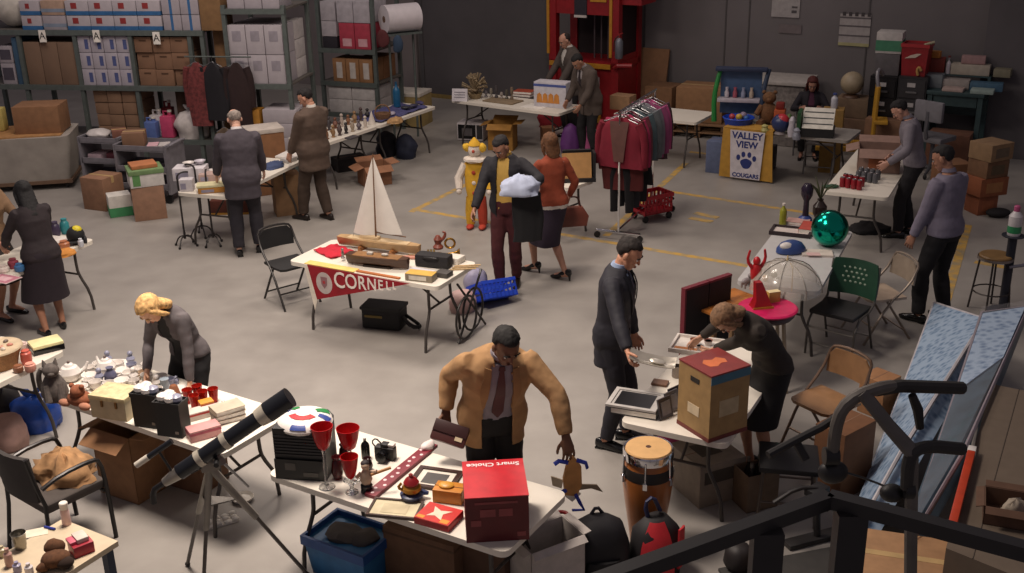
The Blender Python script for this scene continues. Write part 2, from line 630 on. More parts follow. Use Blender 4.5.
  low = (lz < -.02) & (dd <= d0 + 1e-6)
  dd[low] = d0 + lz[low]
  hw = np.array([half(q) for q in dd])
  kill = np.nonzero((ly > bb * .35) & (np.abs(lx) < hw) & (np.abs(lx) < aa * .8) & (best < .5))[0]
  bm = bmesh.new()
  bm.from_mesh(me)
  bm.faces.ensure_lookup_table()
  bmesh.ops.delete(bm, geom=[bm.faces[int(i)] for i in kill], context='FACES')
  bm.to_mesh(me)
  bm.free()
 def lapels(s, mat, half, off=.03, d0=.26, d1=.60, w=.055):
  for q in (1, -1):
   rows = []
   for i in range(8):
    t = i / 7
    d = d0 + (d1 - d0) * t
    c, x, y, z, a, bb = s.at(d)
    ww = w * min(1, .25 + 1.5 * t) * (1 if t < .8 else .8)
    row = []
    for u in (0, .5, 1):
     lx = q * (half(d) + ww * u)
     e = min(.98, abs(lx) / (a + off))
     ly = (bb + off) * (1 - e ** 2.4) ** (1 / 2.4)
     row.append(c + x * lx + y * (ly + .004))
    rows.append(row)
   b = B(mat)
   b.sheet(rows, .008)
   b.obj('lapel', s.root, sharp=1.2)
 def jacket(s, mat, hem=.02, open_=None, off=.022, sleeve=.95, name='jacket', top=.642, long=0.0, flare=.012):
  b = B()
  s.torso_rows(b, off, hem, top, bottom=[(long, flare + off, flare + off)] if long else None)
  for q in (1, -1):
   s.arm_rows(b, q, off * .72, sleeve)
  me = remesh(b, s.vox + .001, 3, mat)
  if open_:
   s._gap(me, open_, hem, top)
  s.wrinkle(me, .005)
  o = mesh_obj(me, name, s.root)
  sd = o.modifiers.new('thick', 'SOLIDIFY')
  sd.thickness = .008
  sd.offset = -1
  return o
 def wrinkle(s, me, amt):
  nn = [v.normal.copy() for v in me.vertices]
  for v, n_ in zip(me.vertices, nn):
   v.co += n_ * amt * (mnoise.noise(V((v.co.x * 9, v.co.y * 9, v.co.z * 16))) + .4 * mnoise.noise(v.co * 30))
 def shirt(s, mat, sleeves=True, off=.009, hem=.06, name='shirt', sleeve=.97, top=.615):
  b = B()
  s.torso_rows(b, off, hem, top)
  if sleeves:
   for q in (1, -1):
    s.arm_rows(b, q, off, sleeve)
   me = remesh(b, s.vox, 2, mat)
   s.wrinkle(me, .004)
   o = mesh_obj(me, name, s.root)
  else:
   b.use(mat)
   o = b.obj(name, s.root)
  b = B(mat)
  c, x, y, z, a, bb = s.at(.635)
  c2 = s.at(.668)
  b.ell_rings([(c, x, y, .070 * s.k, .068 * s.k), (c2[0], c2[1], c2[2], .061 * s.k, .062 * s.k)], 16)
  b.obj('collar', s.root)
  return o
 def tie(s, mat, off=.013):
  b = B(mat)
  rows = []
  for d, w in ((.612, .016), (.59, .022), (.58, .014), (.50, .026), (.40, .032), (.30, .036), (.20, .038), (.15, .004)):
   c, x, y, z, a, bb = s.at(d)
   p = c + y * (bb + off + .002)
   if d > .58:
    p = c + y * (bb + off + .004)
   rows.append([p - x * w * s.k, p + x * w * s.k])
  b.sheet(rows, .008)
  b.obj('tie', s.root)
 def trousers(s, mat, off=.012, top=.14, wide=.012, low=.97, name='trousers'):
  b = B()
  s.torso_rows(b, off, -.02, top)
  for q in (1, -1):
   s.leg_rows(b, q, off, low, wide)
  me = remesh(b, s.vox + .002, 3, mat)
  s.wrinkle(me, .005)
  return mesh_obj(me, name, s.root)
 def skirt(s, mat, length=.42, top=.19, flare=.03, off=.014, name='skirt'):
  b = B(mat)
  rows = []
  c0, x0, y0, z0, a0, b0 = s.at(.02)
  mid = (s.knee[1] + s.knee[-1]) / 2
  for i in range(5):
   t = i / 4
   z = -t * length
   c = c0 + V((0, 0, z))
   u = min(1, -z / max(.01, c0.z - mid.z))
   c = c.lerp(V((mid.x, mid.y, c.z)), u * .85)
   spread = abs(s.knee[1].y - s.knee[-1].y) * .5 * u
   rows.append((c, x0, y0, a0 + off + flare * t, b0 + off + flare * t * .7 + spread))
  rows.reverse()
  for d in (.05, .10, top):
   c, x, y, z, a, bb = s.at(d)
   rows.append((c, x, y, a + off, bb + off))
  b.ell_rings(rows, 28, 2.2)
  b.crumple(.006, 9)
  return b.obj('skirt', s.root, sharp=1.2)
 def shoes(s, mat, heel=0.0, low=False):
  k = s.k
  for q in (1, -1):
   A, fd = s.ankle[q], s.footdir[q]
   sd = fd.cross(V((0, 0, 1)))
   z0 = A.z - (.085 if not s.fem else .11) * k
   up = V((0, 0, 1))
   b = B(mat)
   lift = heel
   def row(y, zc, w, h):
    c = V((A.x, A.y, z0)) + fd * y * k + up * zc * k
    return (c, sd, up, w * k, h * k)
   wf = .85 if s.fem else 1
   b.ell_rings([row(-.085, .045 + lift, .020 * wf, .03), row(-.06, .045 + lift, .036 * wf, .044), row(0, .045 + lift * .8, .038 * wf, .045), row(.06, .038 + lift * .3, .042 * wf, .038), row(.12, .028, .046 * wf, .027), row(.17, .022, .036 * wf, .021), row(.195, .02, .014, .012)], 12, 2.4)
   if heel:
    b.cyl(V((A.x, A.y, z0)) - fd * .065 * k, V((A.x, A.y, z0 + (heel + .02) * k)) - fd * .06 * k, .008, .02, 8)
   elif not low:
    b.box(V((A.x, A.y, z0 + .008)) - fd * .05 * k, (.065 * k, .065 * k, .016), math.atan2(fd.y, fd.x))
   b.obj('shoe', s.root)
 def belt(s, mat, d=.125, off=.016):
  b = B(mat)
  rows = []
  for e in (-.016, .016):
   c, x, y, z, a, bb = s.at(d + e)
   rows.append((c, x, y, a + off, bb + off))
  b.ell_rings(rows, 24, 2.4)
  return b.obj('belt', s.root)
leg_m = K('4a4542', .45, metal=.4)
TZ = 0.735
def table(label, corner, ang, L, W=.76, group=None, top=plastic_top, z=TZ, wish=True):
 """folding table; corner + long axis, the width runs to the left of the axis"""
 a = R(ang)
 ux, uy = V((math.cos(a), math.sin(a), 0)), V((-math.sin(a), math.cos(a), 0))
 c = V((corner[0], corner[1], 0)) + ux * L / 2 + uy * W / 2
 t = thing('folding_table', label, 'table', c, ang, group)
 b = B(top)
 r = .06
 poly = []
 for sx, sy, a0 in ((1, -1, -90), (1, 1, 0), (-1, 1, 90), (-1, -1, 180)):
  for k in range(5):
   q = R(a0 + k * 22.5)
   poly.append((sx * (L / 2 - r) + r * math.cos(q), sy * (W / 2 - r) + r * math.sin(q)))
 b.prism(poly, z - .042, z)
 b.obj('tabletop', t)
 for sx in (-1, 1):
  x0 = sx * (L / 2 - .22)
  b = B(leg_m)
  b.tube([(x0, -W / 2 + .10, z - .05), (x0, W / 2 - .10, z - .05)], .014)
  b.obj('crossbar', t)
  b = B(leg_m)
  b.tube([(x0, -.2, .40), (x0, .2, .40)], .012)
  b.obj('crossbar', t)
  for sy in (-1, 1):
   b = B(leg_m)
   b.tube([(x0, sy * .20, z - .045), (x0, sy * .20, .46), (x0 + sx * .01, sy * .21, .38), (x0 + sx * .02, sy * .31, .20), (x0 + sx * .02, sy * .33, .0)], .015, smooth=1)
   b.obj('leg', t)
  b = B(leg_m)
  b.tube([(x0, 0, .40), (x0 - sx * .42, 0, z - .06)], .011)
  b.tube([(x0 - sx * .42, -.12, z - .055), (x0 - sx * .42, .12, z - .055)], .011)
  b.obj('brace', t)
 return t
def carton(label, loc, yaw, w, d, h, mat=card, top='tape', name='cardboard_box', cat='box', group=None, label_rect=None, lid=None, stripe=None, taper=1.0, text=None, tcol='5a4030', flap=.42):
 t = thing(name, label, cat, loc, yaw, group)
 b = B(mat)
 if top == 'open':
  q = .006
  b.bx(-w / 2, w / 2, -d / 2, d / 2, 0, q)
  for x0, x1, y0, y1 in ((-w / 2, w / 2, -d / 2, -d / 2 + q), (-w / 2, w / 2, d / 2 - q, d / 2), (-w / 2, -w / 2 + q, -d / 2, d / 2), (w / 2 - q, w / 2, -d / 2, d / 2)):
   b.bx(x0, x1, y0, y1, 0, h)
  b.obj('box_body', t)
  for k, (px, py, L, an) in enumerate(((0, -d / 2, w, 0), (w / 2, 0, d, 90), (0, d / 2, w, 180), (-w / 2, 0, d, 270))):
   b = B(mat)
   m = Matrix.Rotation(R(an), 3, 'Z')
   tilt = (-.55, .12, .35, -.3)[k]
   fl = min(w, d) * flap
   g = [[V((px, py, h)) + m @ V((x, -fl * s * math.cos(tilt), fl * s * math.sin(tilt))) for x in (-L / 2 + .005, L / 2 - .005)] for s in (0.02, 1)]
   b.sheet(g, .005)
   b.obj('flap', t)
 else:
  b.box((0, 0, h / 2), (w, d, h), bev=min(.006, w * .04))
  b.obj('box_body', t)
  if top == 'tape':
   b = B(tape)
   b.bx(-w / 2 - .001, w / 2 + .001, -.025, .025, h - .0005, h + .0015)
   b.bx(w / 2 - .0005, w / 2 + .0015, -.025, .025, h * .8, h)
   b.obj('packing_tape', t)
  elif top == 'seam':
   b = B(card_d)
   b.bx(-w / 2, w / 2, -.004, .004, h - .0005, h + .001)
   b.obj('lid_seam', t)
 if lid:
  b = B(lid)
  b.box((0, 0, h - .02), (w + .018, d + .018, .06), bev=.004)
  b.obj('lid', t)
 if stripe:
  b = B(stripe[0])
  b.bx(-w / 2 - .002, w / 2 + .002, -d / 2 - .002, d / 2 + .002, h * stripe[1], h * stripe[2])
  b.obj('printed_band', t)
 if label_rect:
  m, x0, x1, z0, z1 = label_rect
  b = B(m)
  b.bx(w * (x0 - .5), w * (x1 - .5), -d / 2 - .003, -d / 2 + .001, h * z0, h * z1)
  b.obj('printed_label', t)
 if text:
  lettering(text, h * .25, K(tcol), t, (0, -d / 2 - .003, h * .55), FRONT)
 return t
def folding_chair(label, loc, yaw, frame, seat_m, back_m, h=.78, loc_z=0, group=None):
 """faces +y locally (the sitter looks along +y)"""
 t = thing('folding_chair', label, 'chair', loc, yaw, group)
 b = B(seat_m)
 poly = [(-.20, -.19), (.20, -.19), (.205, .05), (.19, .17), (.14, .20), (-.14, .20), (-.19, .17), (-.205, .05)]
 b.prism(poly, .425, .45)
 b.obj('seat', t)
 b = B(back_m)
 g = []
 for j in range(5):
  z = .56 + .21 * j / 4
  w = .205 if j < 3 else (.195 if j == 3 else .15)
  g.append([V((w * x, -.235 - .10 * (z - .45) - .03 * (1 - x * x), z)) for x in [-1, -.6, -.2, .2, .6, 1]])
 b.sheet(g, .014)
 b.obj('backrest', t)
 for q in (-1, 1):
  b = B(frame)
  b.tube([(q * .215, .24, 0), (q * .215, .02, .40), (q * .212, -.20, .58), (q * .20, -.275, .74)], .0125, 8, smooth=1)
  b.obj('leg', t)
  b = B(frame)
  b.tube([(q * .20, -.27, 0), (q * .20, .02, .425)], .0125, 8)
  b.obj('leg', t)
 b = B(frame)
 b.tube([(-.20, -.275, .74), (-.17, -.285, .785), (0, -.30, .80), (.17, -.285, .785), (.20, -.275, .74)], .0125, 8, smooth=1)
 b.obj('back_frame', t)
 for y, z in ((.15, .165), (-.20, .10)):
  b = B(frame)
  b.tube([(-.21, y, z), (.21, y, z)], .009)
  b.obj('stretcher', t)
 return t
def bottle(b, c, r, h, mat, cap, capr=.4):
 b.use(mat).lathe([(r * .96, 0), (r, .01), (r, h * .62), (r * .8, h * .72), (r * .35, h * .82), (r * .33, h * .90)], c, 14)
 b.use(cap).lathe([(r * capr, h * .90), (r * capr, h)], c, 12)
def jarlike(name, label, cat, prof, mat, loc, yaw=0, group=None, extra=None, n=18, sharp=.6):
 b = B(mat)
 b.lathe(prof, n=n)
 if extra:
  extra(b)
 return single(b, name, label, cat, loc, yaw, group, sharp=sharp)
def cloth_pile(name, label, cat, loc, w, d, h, mat, seed=0, yaw=0, amt=.25, n=14):
 b = B(mat)
 rings = []
 for j in range(9):
  t = j / 8
  s = math.sqrt(max(0.0, 1 - t ** 2.2)) if t < 1 else .02
  ring = []
  for k in range(28):
   a = 2 * PI * k / 28
   q = mnoise.noise(V((math.cos(a) * 1.6 + seed, math.sin(a) * 1.6, t * 2 + seed)))
   q2 = mnoise.noise(V((math.cos(a) * 4 + seed, math.sin(a) * 4, t * 5)))
   rr = max(.02, s * (1 + amt * q + amt * .6 * q2)) if t < .99 else .03
   ring.append(V((math.cos(a) * w / 2 * rr, math.sin(a) * d / 2 * rr, h * t * (1 + amt * .8 * q2))))
  rings.append(ring)
 b.loft(rings)
 for v in b.bm.verts:
  v.co.z = max(v.co.z, 0)
 return single(b, name, label, cat, loc, yaw, sharp=1.4)
def bag(name, label, loc, yaw, w, d, h, mat, seed=0, knot=True):
 t = thing(name, label, 'bag', loc, yaw)
 b = B(mat)
 rings = []
 for j in range(11):
  z = j / 10
  s = (.85 + .5 * z - .95 * z ** 3) if z < 1 else .15
  ring = []
  for k in range(24):
   a = 2 * PI * k / 24
   q = mnoise.noise(V((math.cos(a) * 2 + seed, math.sin(a) * 2, z * 3)))
   ring.append(V((math.cos(a) * w / 2 * s * (1 + .22 * q), math.sin(a) * d / 2 * s * (1 + .22 * q), h * .85 * z)))
  rings.append(ring)
 b.loft(rings)
 b.obj('bag_body', t, sharp=1.2)
 if knot:
  b = B(mat)
  for q in (-1, 1):
   b.tube([(0, 0, h * .80), (q * w * .10, 0, h * .95), (q * w * .2, .02, h)], [.02, .035, .012], 8, .5)
  b.obj('tied_handle', t, sharp=1.2)
 return t
def rect_frame(b, w, d, t, h, z=0):
 for x0, x1, y0, y1 in ((-w / 2, w / 2, -d / 2, -d / 2 + t), (-w / 2, w / 2, d / 2 - t, d / 2), (-w / 2, -w / 2 + t, -d / 2 + t, d / 2 - t), (w / 2 - t, w / 2, -d / 2 + t, d / 2 - t)):
  b.bx(x0, x1, y0, y1, z, z + h)
def picture(label, loc, yaw, w, d, frame_m, mat_m, pic_m, ft=.03, h=.02, tilt=None, pf=.26):
 t = thing('framed_picture', label, 'picture', loc, yaw)
 if tilt:
  t.rotation_euler = tilt
 b = B(frame_m)
 rect_frame(b, w, d, ft, h)
 b.obj('frame', t)
 b = B(mat_m)
 b.bx(-w / 2 + ft, w / 2 - ft, -d / 2 + ft, d / 2 - ft, .002, h * .5)
 b.obj('mount', t)
 b = B(pic_m)
 b.bx(-w * pf, w * pf, -d * pf, d * pf, h * .5, h * .5 + .002)
 b.obj('print', t)
 return t
def book(label, loc, yaw, w, d, h, cover, group=None, name='book'):
 t = thing(name, label, 'book', loc, yaw, group)
 b = B(cover)
 b.bx(-w / 2, w / 2, -d / 2, d / 2, 0, .003)
 b.bx(-w / 2, w / 2, -d / 2, d / 2, h - .003, h)
 b.bx(-w / 2, -w / 2 + .003, -d / 2, d / 2, 0, h)
 b.obj('cover', t)
 b = B(paper)
 b.bx(-w / 2 + .003, w / 2 - .004, -d / 2 + .004, d / 2 - .004, .003, h - .003)
 b.obj('pages', t)
 return t
def hanging_garment(name, label, loc, yaw, w, h, mat, sleeves=True, seed=0, flare=1.1, cat='clothes', lining=None, group=None):
 """hangs from its hook at the top (local z = 0 is the hook)"""
 t = thing(name, label, cat, loc, yaw, group)
 b = B(steel)
 b.tube([(0, 0, 0), (.02, 0, .018), (.0, 0, .035), (-.02, 0, .02)][::-1], .003, 5)
 b.tube([(0, 0, 0), (0, 0, -.05)], .003, 5)
 b.tube([(-w * .42, 0, -.12), (0, 0, -.05), (w * .42, 0, -.12)], .006, 6)
 b.obj('clothes_hanger', t)
 b = B(mat)
 X, Y = V((1, 0, 0)), V((0, 1, 0))
 rows = []
 for j in range(12):
  z = j / 11
  ww = w * (.12 + .38 * min(1, z * 6)) * (1 + (flare - 1) * z)
  rows.append((V((.012 * math.sin(z * 7 + seed), 0, -.06 - h * z)), X, Y, ww * (1 + .04 * math.sin(z * 9 + seed)), .028 + .018 * min(1, z * 3) + .008 * math.sin(5 * z + seed)))
 b.ell_rings(rows[::-1], 26, 2.2)
 for v in b.bm.verts:
  v.co.y += .008 * math.sin(v.co.x * 60 + seed * 3) * min(1, max(0, (-v.co.z - .15) * 3))
 b.obj('garment_body', t, sharp=1.2)
 if sleeves:
  for q in (-1, 1):
   b = B(mat)
   b.tube([(q * w * .44, 0, -.13), (q * w * .56, .01, -.26), (q * w * .60, .02, -.45), (q * w * .58, .03, -.13 - min(.60, h * .85))], [.055, .06, .052, .045], 10, .75, 1)
   b.crumple(.006, 14, seed)
   b.obj('sleeve', t, sharp=1.2)
 if lining:
  b = B(lining)
  b.sheet([[V((x * w * .24 * (1 - z * .5), -.050 - .018 * min(1, z * 4), -.10 - z * h * .8)) for x in (-1, 1)] for z in (0, .3, .6, 1)], .006)
  b.obj('lapel_lining', t)
 return t
RA = -31.0
ua = V((math.cos(R(RA)), math.sin(R(RA)), 0))
va = V((-ua.y, ua.x, 0))
def floor_mat():
 m = bpy.data.materials.new('sealed_concrete')
 m.use_nodes = True
 nt = m.node_tree
 b = nt.nodes['Principled BSDF']
 tc = nt.nodes.new('ShaderNodeTexCoord')
 def nz(sc, det, ro=.6):
  n = nt.nodes.new('ShaderNodeTexNoise')
  n.inputs['Scale'].default_value = sc
  n.inputs['Detail'].default_value = det
  n.inputs['Roughness'].default_value = ro
  nt.links.new(tc.outputs['Object'], n.inputs['Vector'])
  return n
 n1, n2, n3 = nz(.45, 4), nz(2.6, 6), nz(30, 2)
 mx = nt.nodes.new('ShaderNodeMix'); mx.data_type = 'FLOAT'; mx.inputs[0].default_value = .45
 nt.links.new(n1.outputs['Fac'], mx.inputs[2]); nt.links.new(n2.outputs['Fac'], mx.inputs[3])
 cr = nt.nodes.new('ShaderNodeValToRGB')
 cr.color_ramp.elements[0].position = .34; cr.color_ramp.elements[1].position = .68
 cr.color_ramp.elements[0].color = (.245, .225, .205, 1); cr.color_ramp.elements[1].color = (.345, .320, .292, 1)
 nt.links.new(mx.outputs[0], cr.inputs['Fac'])
 nt.links.new(cr.outputs['Color'], b.inputs['Base Color'])
 rr = nt.nodes.new('ShaderNodeMapRange'); rr.inputs[3].default_value = .38; rr.inputs[4].default_value = .6
 nt.links.new(n2.outputs['Fac'], rr.inputs[0]); nt.links.new(rr.outputs[0], b.inputs['Roughness'])
 bp = nt.nodes.new('ShaderNodeBump'); bp.inputs['Strength'].default_value = .08
 nt.links.new(n3.outputs['Fac'], bp.inputs['Height']); nt.links.new(bp.outputs['Normal'], b.inputs['Normal'])
 return m
def worn_yellow():
 m = bpy.data.materials.new('worn_yellow_line')
 m.use_nodes = True
 nt = m.node_tree
 b = nt.nodes['Principled BSDF']
 b.inputs['Roughness'].default_value = .6
 tc = nt.nodes.new('ShaderNodeTexCoord')
 n = nt.nodes.new('ShaderNodeTexNoise'); n.inputs['Scale'].default_value = 7; n.inputs['Detail'].default_value = 6
 cr = nt.nodes.new('ShaderNodeValToRGB')
 cr.color_ramp.elements[0].position = .40; cr.color_ramp.elements[1].position = .62
 cr.color_ramp.elements[0].color = (.56, .34, .075, 1); cr.color_ramp.elements[1].color = (.34, .27, .16, 1)
 nt.links.new(tc.outputs['Object'], n.inputs['Vector']); nt.links.new(n.outputs['Fac'], cr.inputs['Fac']); nt.links.new(cr.outputs['Color'], b.inputs['Base Color'])
 return m
b = B(floor_mat())
b.bx(-16, 18, -2, 34, -.1, 0)
yl = worn_yellow()
b.use(yl)
for li, (p, q, w) in enumerate((((411, 212), (503, 166), .09), ((412, 209), (760, 268), .09), ((660, 190), (834, 217), .09), ((606, 236), (686, 163), .09), ((968, 225), (946, 300), .10),
 ((690, 152), (760, 160), .09), ((695, 213), (718, 218), .10), ((690, 218), (712, 222), .1), ((975, 262), (1008, 268), .09))):
 a, c = P(*p), P(*q)
 d = (c - a).normalized()
 n = V((-d.y, d.x, 0)) * w / 2
 b.prism([tuple((a + n)[:2]), tuple((a - n)[:2]), tuple((c - n)[:2]), tuple((c + n)[:2])], -.01, .0010 + .0006 * li)
struct(b, 'floor')
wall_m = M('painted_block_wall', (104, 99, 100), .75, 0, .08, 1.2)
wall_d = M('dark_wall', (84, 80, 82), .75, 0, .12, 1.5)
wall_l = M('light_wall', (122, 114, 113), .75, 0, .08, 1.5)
W0 = V((-1.16, 22.28, 0))
def wpt(u, v=100):
 return (PV(u, v, W0, RA) - W0).dot(ua)
def wall_box(b, s0, s1, z0, z1, t0, t1):
 p = [W0 + ua * s - va * t for s, t in ((s0, t0), (s1, t0), (s1, t1), (s0, t1))]
 b.prism([tuple(q[:2]) for q in p], z0, z1)
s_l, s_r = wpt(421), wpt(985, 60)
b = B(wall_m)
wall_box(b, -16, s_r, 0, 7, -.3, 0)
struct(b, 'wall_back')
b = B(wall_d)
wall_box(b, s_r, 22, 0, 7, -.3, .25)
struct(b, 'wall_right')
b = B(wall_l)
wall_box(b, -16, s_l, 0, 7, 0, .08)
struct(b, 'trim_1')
b = B(K('4a4646', .6))
for u in (548 + 96, 724, 747, 865):
 s = wpt(u, 60)
 wall_box(b, s - .012, s + .012, 0, 7, 0, .012)
struct(b, 'trim_2')
t = bpy.data.objects.new('door_1', None); COL.objects.link(t); t['kind'] = 'structure'
b = B(wall_d)
wall_box(b, wpt(424), wpt(552), 0, 7, .0, .05)
b.obj('door_panel', t)
b = B(K('4c4a4b', .6))
for u in (426, 550):
 s = wpt(u)
 wall_box(b, s - .04, s + .04, .05, 7, .05, .07)
b.obj('door_rail', t)
b = B(K('8a7440', .7))
wall_box(b, wpt(424), wpt(552), 0, .07, .05, .10)
b.obj('threshold', t)
b = B(K('59544f', .7))
wall_box(b, wpt(556), s_r, 0, .1, 0, .02)
struct(b, 'baseboard_back')
def lamp(x, y, z, e, size, col=(1, .865, .755), spread=180):
 l = bpy.data.lights.new('bay_lamp', 'AREA')
 l.energy = e
 l.shape = 'DISK'
 l.size = size
 l.color = col
 l.spread = R(spread)
 o = bpy.data.objects.new('bay_lamp', l)
 COL.objects.link(o)
 o.location = (x, y, z)
 return o
lamp(-2.2, 7.2, 6.6, 285, 1.6, spread=125)
lamp(-1.0, 8.6, 6.6, 60, 1.6)
lamp(-3.2, 12.6, 6.4, 165, 1.6)
lamp(.2, 12.4, 6.6, 95, 1.6, spread=140)
lamp(3.2, 15.8, 6.6, 42, 1.6, (1, .86, .80))
lamp(-6.0, 14.6, 6.6, 100, 1.6, (1, .86, .80))
lamp(.6, 18.5, 6.8, 42, 1.2)
w = bpy.data.worlds.new('world')
scene.world = w
w.use_nodes = True
w.node_tree.nodes['Background'].inputs[0].default_value = (.92, .80, .90, 1)
w.node_tree.nodes['Background'].inputs[1].default_value = .15
scene.view_settings.view_transform = 'Standard'
scene.view_settings.look = 'None'
scene.view_settings.exposure = 0
scene.view_settings.gamma = 1
def vest(d):
 return max(0, .070 * min(1, (d - .30) / .22)) if d > .30 else (.012 if d < .12 else 0)
def openj(w0):
 return lambda d: w0 * (1 - .35 * max(0, min(1, (d - .1) / .5)))
navy = K('1c1b25', .75)
F0 = lambda u, v: P(u, v, 0)
H = lambda u, v, z: (*P(u, v, z), 'w')
p = Person('man in tan blazer and dark red tie reaching over the near table', (-.15, 6.69), 192, 1.80, skin='6b4630', hair='141110',
 lean=30, side=-4, nod=36, turn=-12, hands={1: H(446, 412, 1.04), -1: H(566, 437, 1.0)}, poles={1: (.32, -.9, -.5), -1: (-.3, -.3, .8)}, curl=(.9, .55), palm=((-.2, .4, 1), (0, .1, -1)), heavy=1.22, vox=.010)
tan = p
p.shirt(K('8a838c', .7), sleeves=False, hem=.12)
p.tie(K('4a1018', .5))
p.jacket(K('a57f56', .85), hem=-.10, open_=openj(.105), off=.026, sleeve=.93)
p.lapels(K('967048', .85), openj(.105))
p.trousers(K('100f11', .8))
p.shoes(gloss_black)
p = Person('man in a dark navy suit standing side on and holding a silver tray', F0(611, 443), -108, 1.77, skin='c08a6e', hair='1f1714', lean=8, nod=32, turn=4,
 hands={1: H(630, 361, 1.04), -1: (-.22, .14, .84)}, poles={1: (.5, -.6, -.4), -1: (-.5, -.5, -.5)}, curl=(.8, .8), palm=((-.6, .0, .6), (.6, 0, .6)), feet={1: (.10, -.02, 0), -1: (-.10, .10, 0)}, vox=.010)
suit = p
p.shirt(K('8fa0bd', .7), sleeves=False)
p.tie(K('30364a', .5))
p.jacket(navy, hem=-.16, open_=vest, off=.024)
p.lapels(K('1a1a24', .6), vest)
p.trousers(navy)
p.shoes(gloss_black)
p = Person('woman with light brown bob bending over the table in black skirt', (1.88, 7.56), 112, 1.64, fem=True, skin='b98a70', hair='7a5c42', hairstyle='bob', lean=52, nod=70, turn=-6,
 hips=(0, -.06), hands={1: H(700, 338, .98), -1: H(706, 352, .92)}, poles={1: (.7, -.6, 0), -1: (-.7, -.6, -.2)}, curl=(.6, .6), feet={1: (.09, .03, 0), -1: (-.09, -.03, 0)}, vox=.010)
p.jacket(K('2e2722', .85), hem=.05, off=.018, sleeve=.9, name='cardigan')
p.skirt(K('121012', .8), .40)
p.shoes(gloss_black, low=True)
p = Person('blonde woman in a grey cardigan bending towards the china on the table', (-2.58, 8.02), 158, 1.62, fem=True, skin='d2a284', hair='c9a068', hairstyle='full', lean=42, nod=58, turn=8,
 hips=(0, -.05), heavy=.92, hands={1: H(147, 372, .86), -1: (-.20, .24, .74)}, poles={1: (.6, -.6, -.2), -1: (-.6, -.8, -.2)}, curl=(.5, .6), vox=.011)
p.hands_note = 1
p.shirt(K('131215', .8), sleeves=False)
p.jacket(K('5c5658', .9), hem=.06, open_=openj(.07), off=.018, sleeve=.93, name='cardigan')
p.trousers(K('141316', .8), wide=.02)
p.shoes(gloss_black, low=True)
p = Person('woman with long black hair and dark skirt seen from behind at left table', F0(55, 332), 40, 1.58, fem=True, skin='9a6c54', hair='0d0b0e', hairstyle='long', lean=20, nod=30, turn=0,
 hands={1: (.20, .42, .86), -1: (-.22, .38, .90)}, poles={1: (.7, -.7, 0), -1: (-.7, -.7, 0)}, feet={1: (.11, .06, 0), -1: (-.10, -.05, 0)}, heavy=1.1)
p.jacket(K('241b1f', .85), hem=.0, off=.022, name='jacket')
p.skirt(K('231a22', .85), .46, flare=.05, off=.022)
p.shoes(gloss_black, low=True)
p = Person('person mostly cut off at the left edge beside the woman with long black hair', (-5.42, 11.10), -112, 1.64, fem=True, skin='b4836a', hair='6b4630', hairstyle='bob', lean=8, nod=25, vox=.013,
 hands={1: (.22, .35, .9), -1: (-.2, .35, .9)})
p.jacket(K('7a5f46', .85), hem=.0, off=.02, name='jacket')
p.skirt(K('2a2422', .85), .42)
p.shoes(gloss_black, low=True)
p = Person('bald man in a dark grey suit seen from behind at the left back table', F0(250, 253), 12, 1.76, skin='c79b86', hair='8b8078', hairstyle='ring', lean=14, nod=34, turn=-14,
 hands={1: (.26, .34, .94), -1: (-.30, .30, .94)}, poles={1: (.8, -.6, -.2), -1: (-.8, -.6, -.2)}, feet={1: (.12, .05, 0), -1: (-.12, -.05, 0)}, heavy=1.22, vox=.012)
p.shirt(K('c9c4c4', .7), sleeves=False)
p.jacket(K('443e45', .85), hem=-.17, off=.026)
p.trousers(K('26232a', .85), wide=.02)
p.shoes(gloss_black)
p = Person('man in a brown suit standing side on at the left back table looking down', F0(321, 220), 52, 1.76, skin='b98870', hair='161213', lean=-3, side=0, nod=34, turn=-30, hips=(0, .04),
 hands={1: (.22, .22, .82), -1: (-.22, .26, .88)}, feet={1: (.09, -.06, 0), -1: (-.12, .20, 0)}, heavy=1.22, vox=.012)
p.shirt(K('c9c4bc', .7), sleeves=False)
p.tie(K('3a2020', .5))
p.jacket(K('54443a', .85), hem=-.19, open_=vest, off=.028)
p.lapels(K('443528', .85), vest)
p.trousers(K('3f3128', .85), wide=.02)
p.shoes(K('1c1310', .4))
p = Person('man in yellow shirt, dark blazer and maroon trousers carrying a pale blue cloth', F0(509, 287), 164, 1.75, skin='a0725a', hair='181314', lean=5, nod=42, turn=22,
 hands={1: (*PY(473, 214, 11.35), 'w'), -1: (*PY(527, 187, 11.18), 'w')}, poles={1: (.7, -.6, -.3), -1: (-.8, -.5, -.2)}, curl=(.5, .8), feet={1: (.07, .10, 0), -1: (-.06, -.12, 0)}, vox=.011)
mar = p
p.shirt(K('c09a4a', .75), sleeves=False, hem=.0)
p.jacket(K('1d1b21', .8), hem=-.15, open_=openj(.095), off=.026, flare=.02)
p.trousers(K('431519', .85))
p.shoes(K('1c1310', .4))
p = Person('woman in a rust cardigan and dark purple skirt walking away in black heels', F0(553, 275), 18, 1.64, fem=True, skin='b98a74', hair='5c3a20', hairstyle='full', lean=4, nod=8, turn=-8,
 hands={1: (.26, .14, .88), -1: (-.20, .28, 1.0)}, poles={1: (.7, -.7, 0), -1: (-.6, -.8, 0)}, curl=(.8, .6), feet={1: (.07, -.20, 0, 40), -1: (-.16, .17, 0, 40)}, drop=.02, vox=.011)
rust = p
p.shirt(K('cfc4bb', .7), sleeves=False, hem=.0, off=.016)
p.jacket(K('8c3f28', .9), hem=.05, off=.02, name='cardigan')
p.skirt(K('2c2130', .85), .45, flare=-.005)
p.shoes(gloss_black, heel=.06)
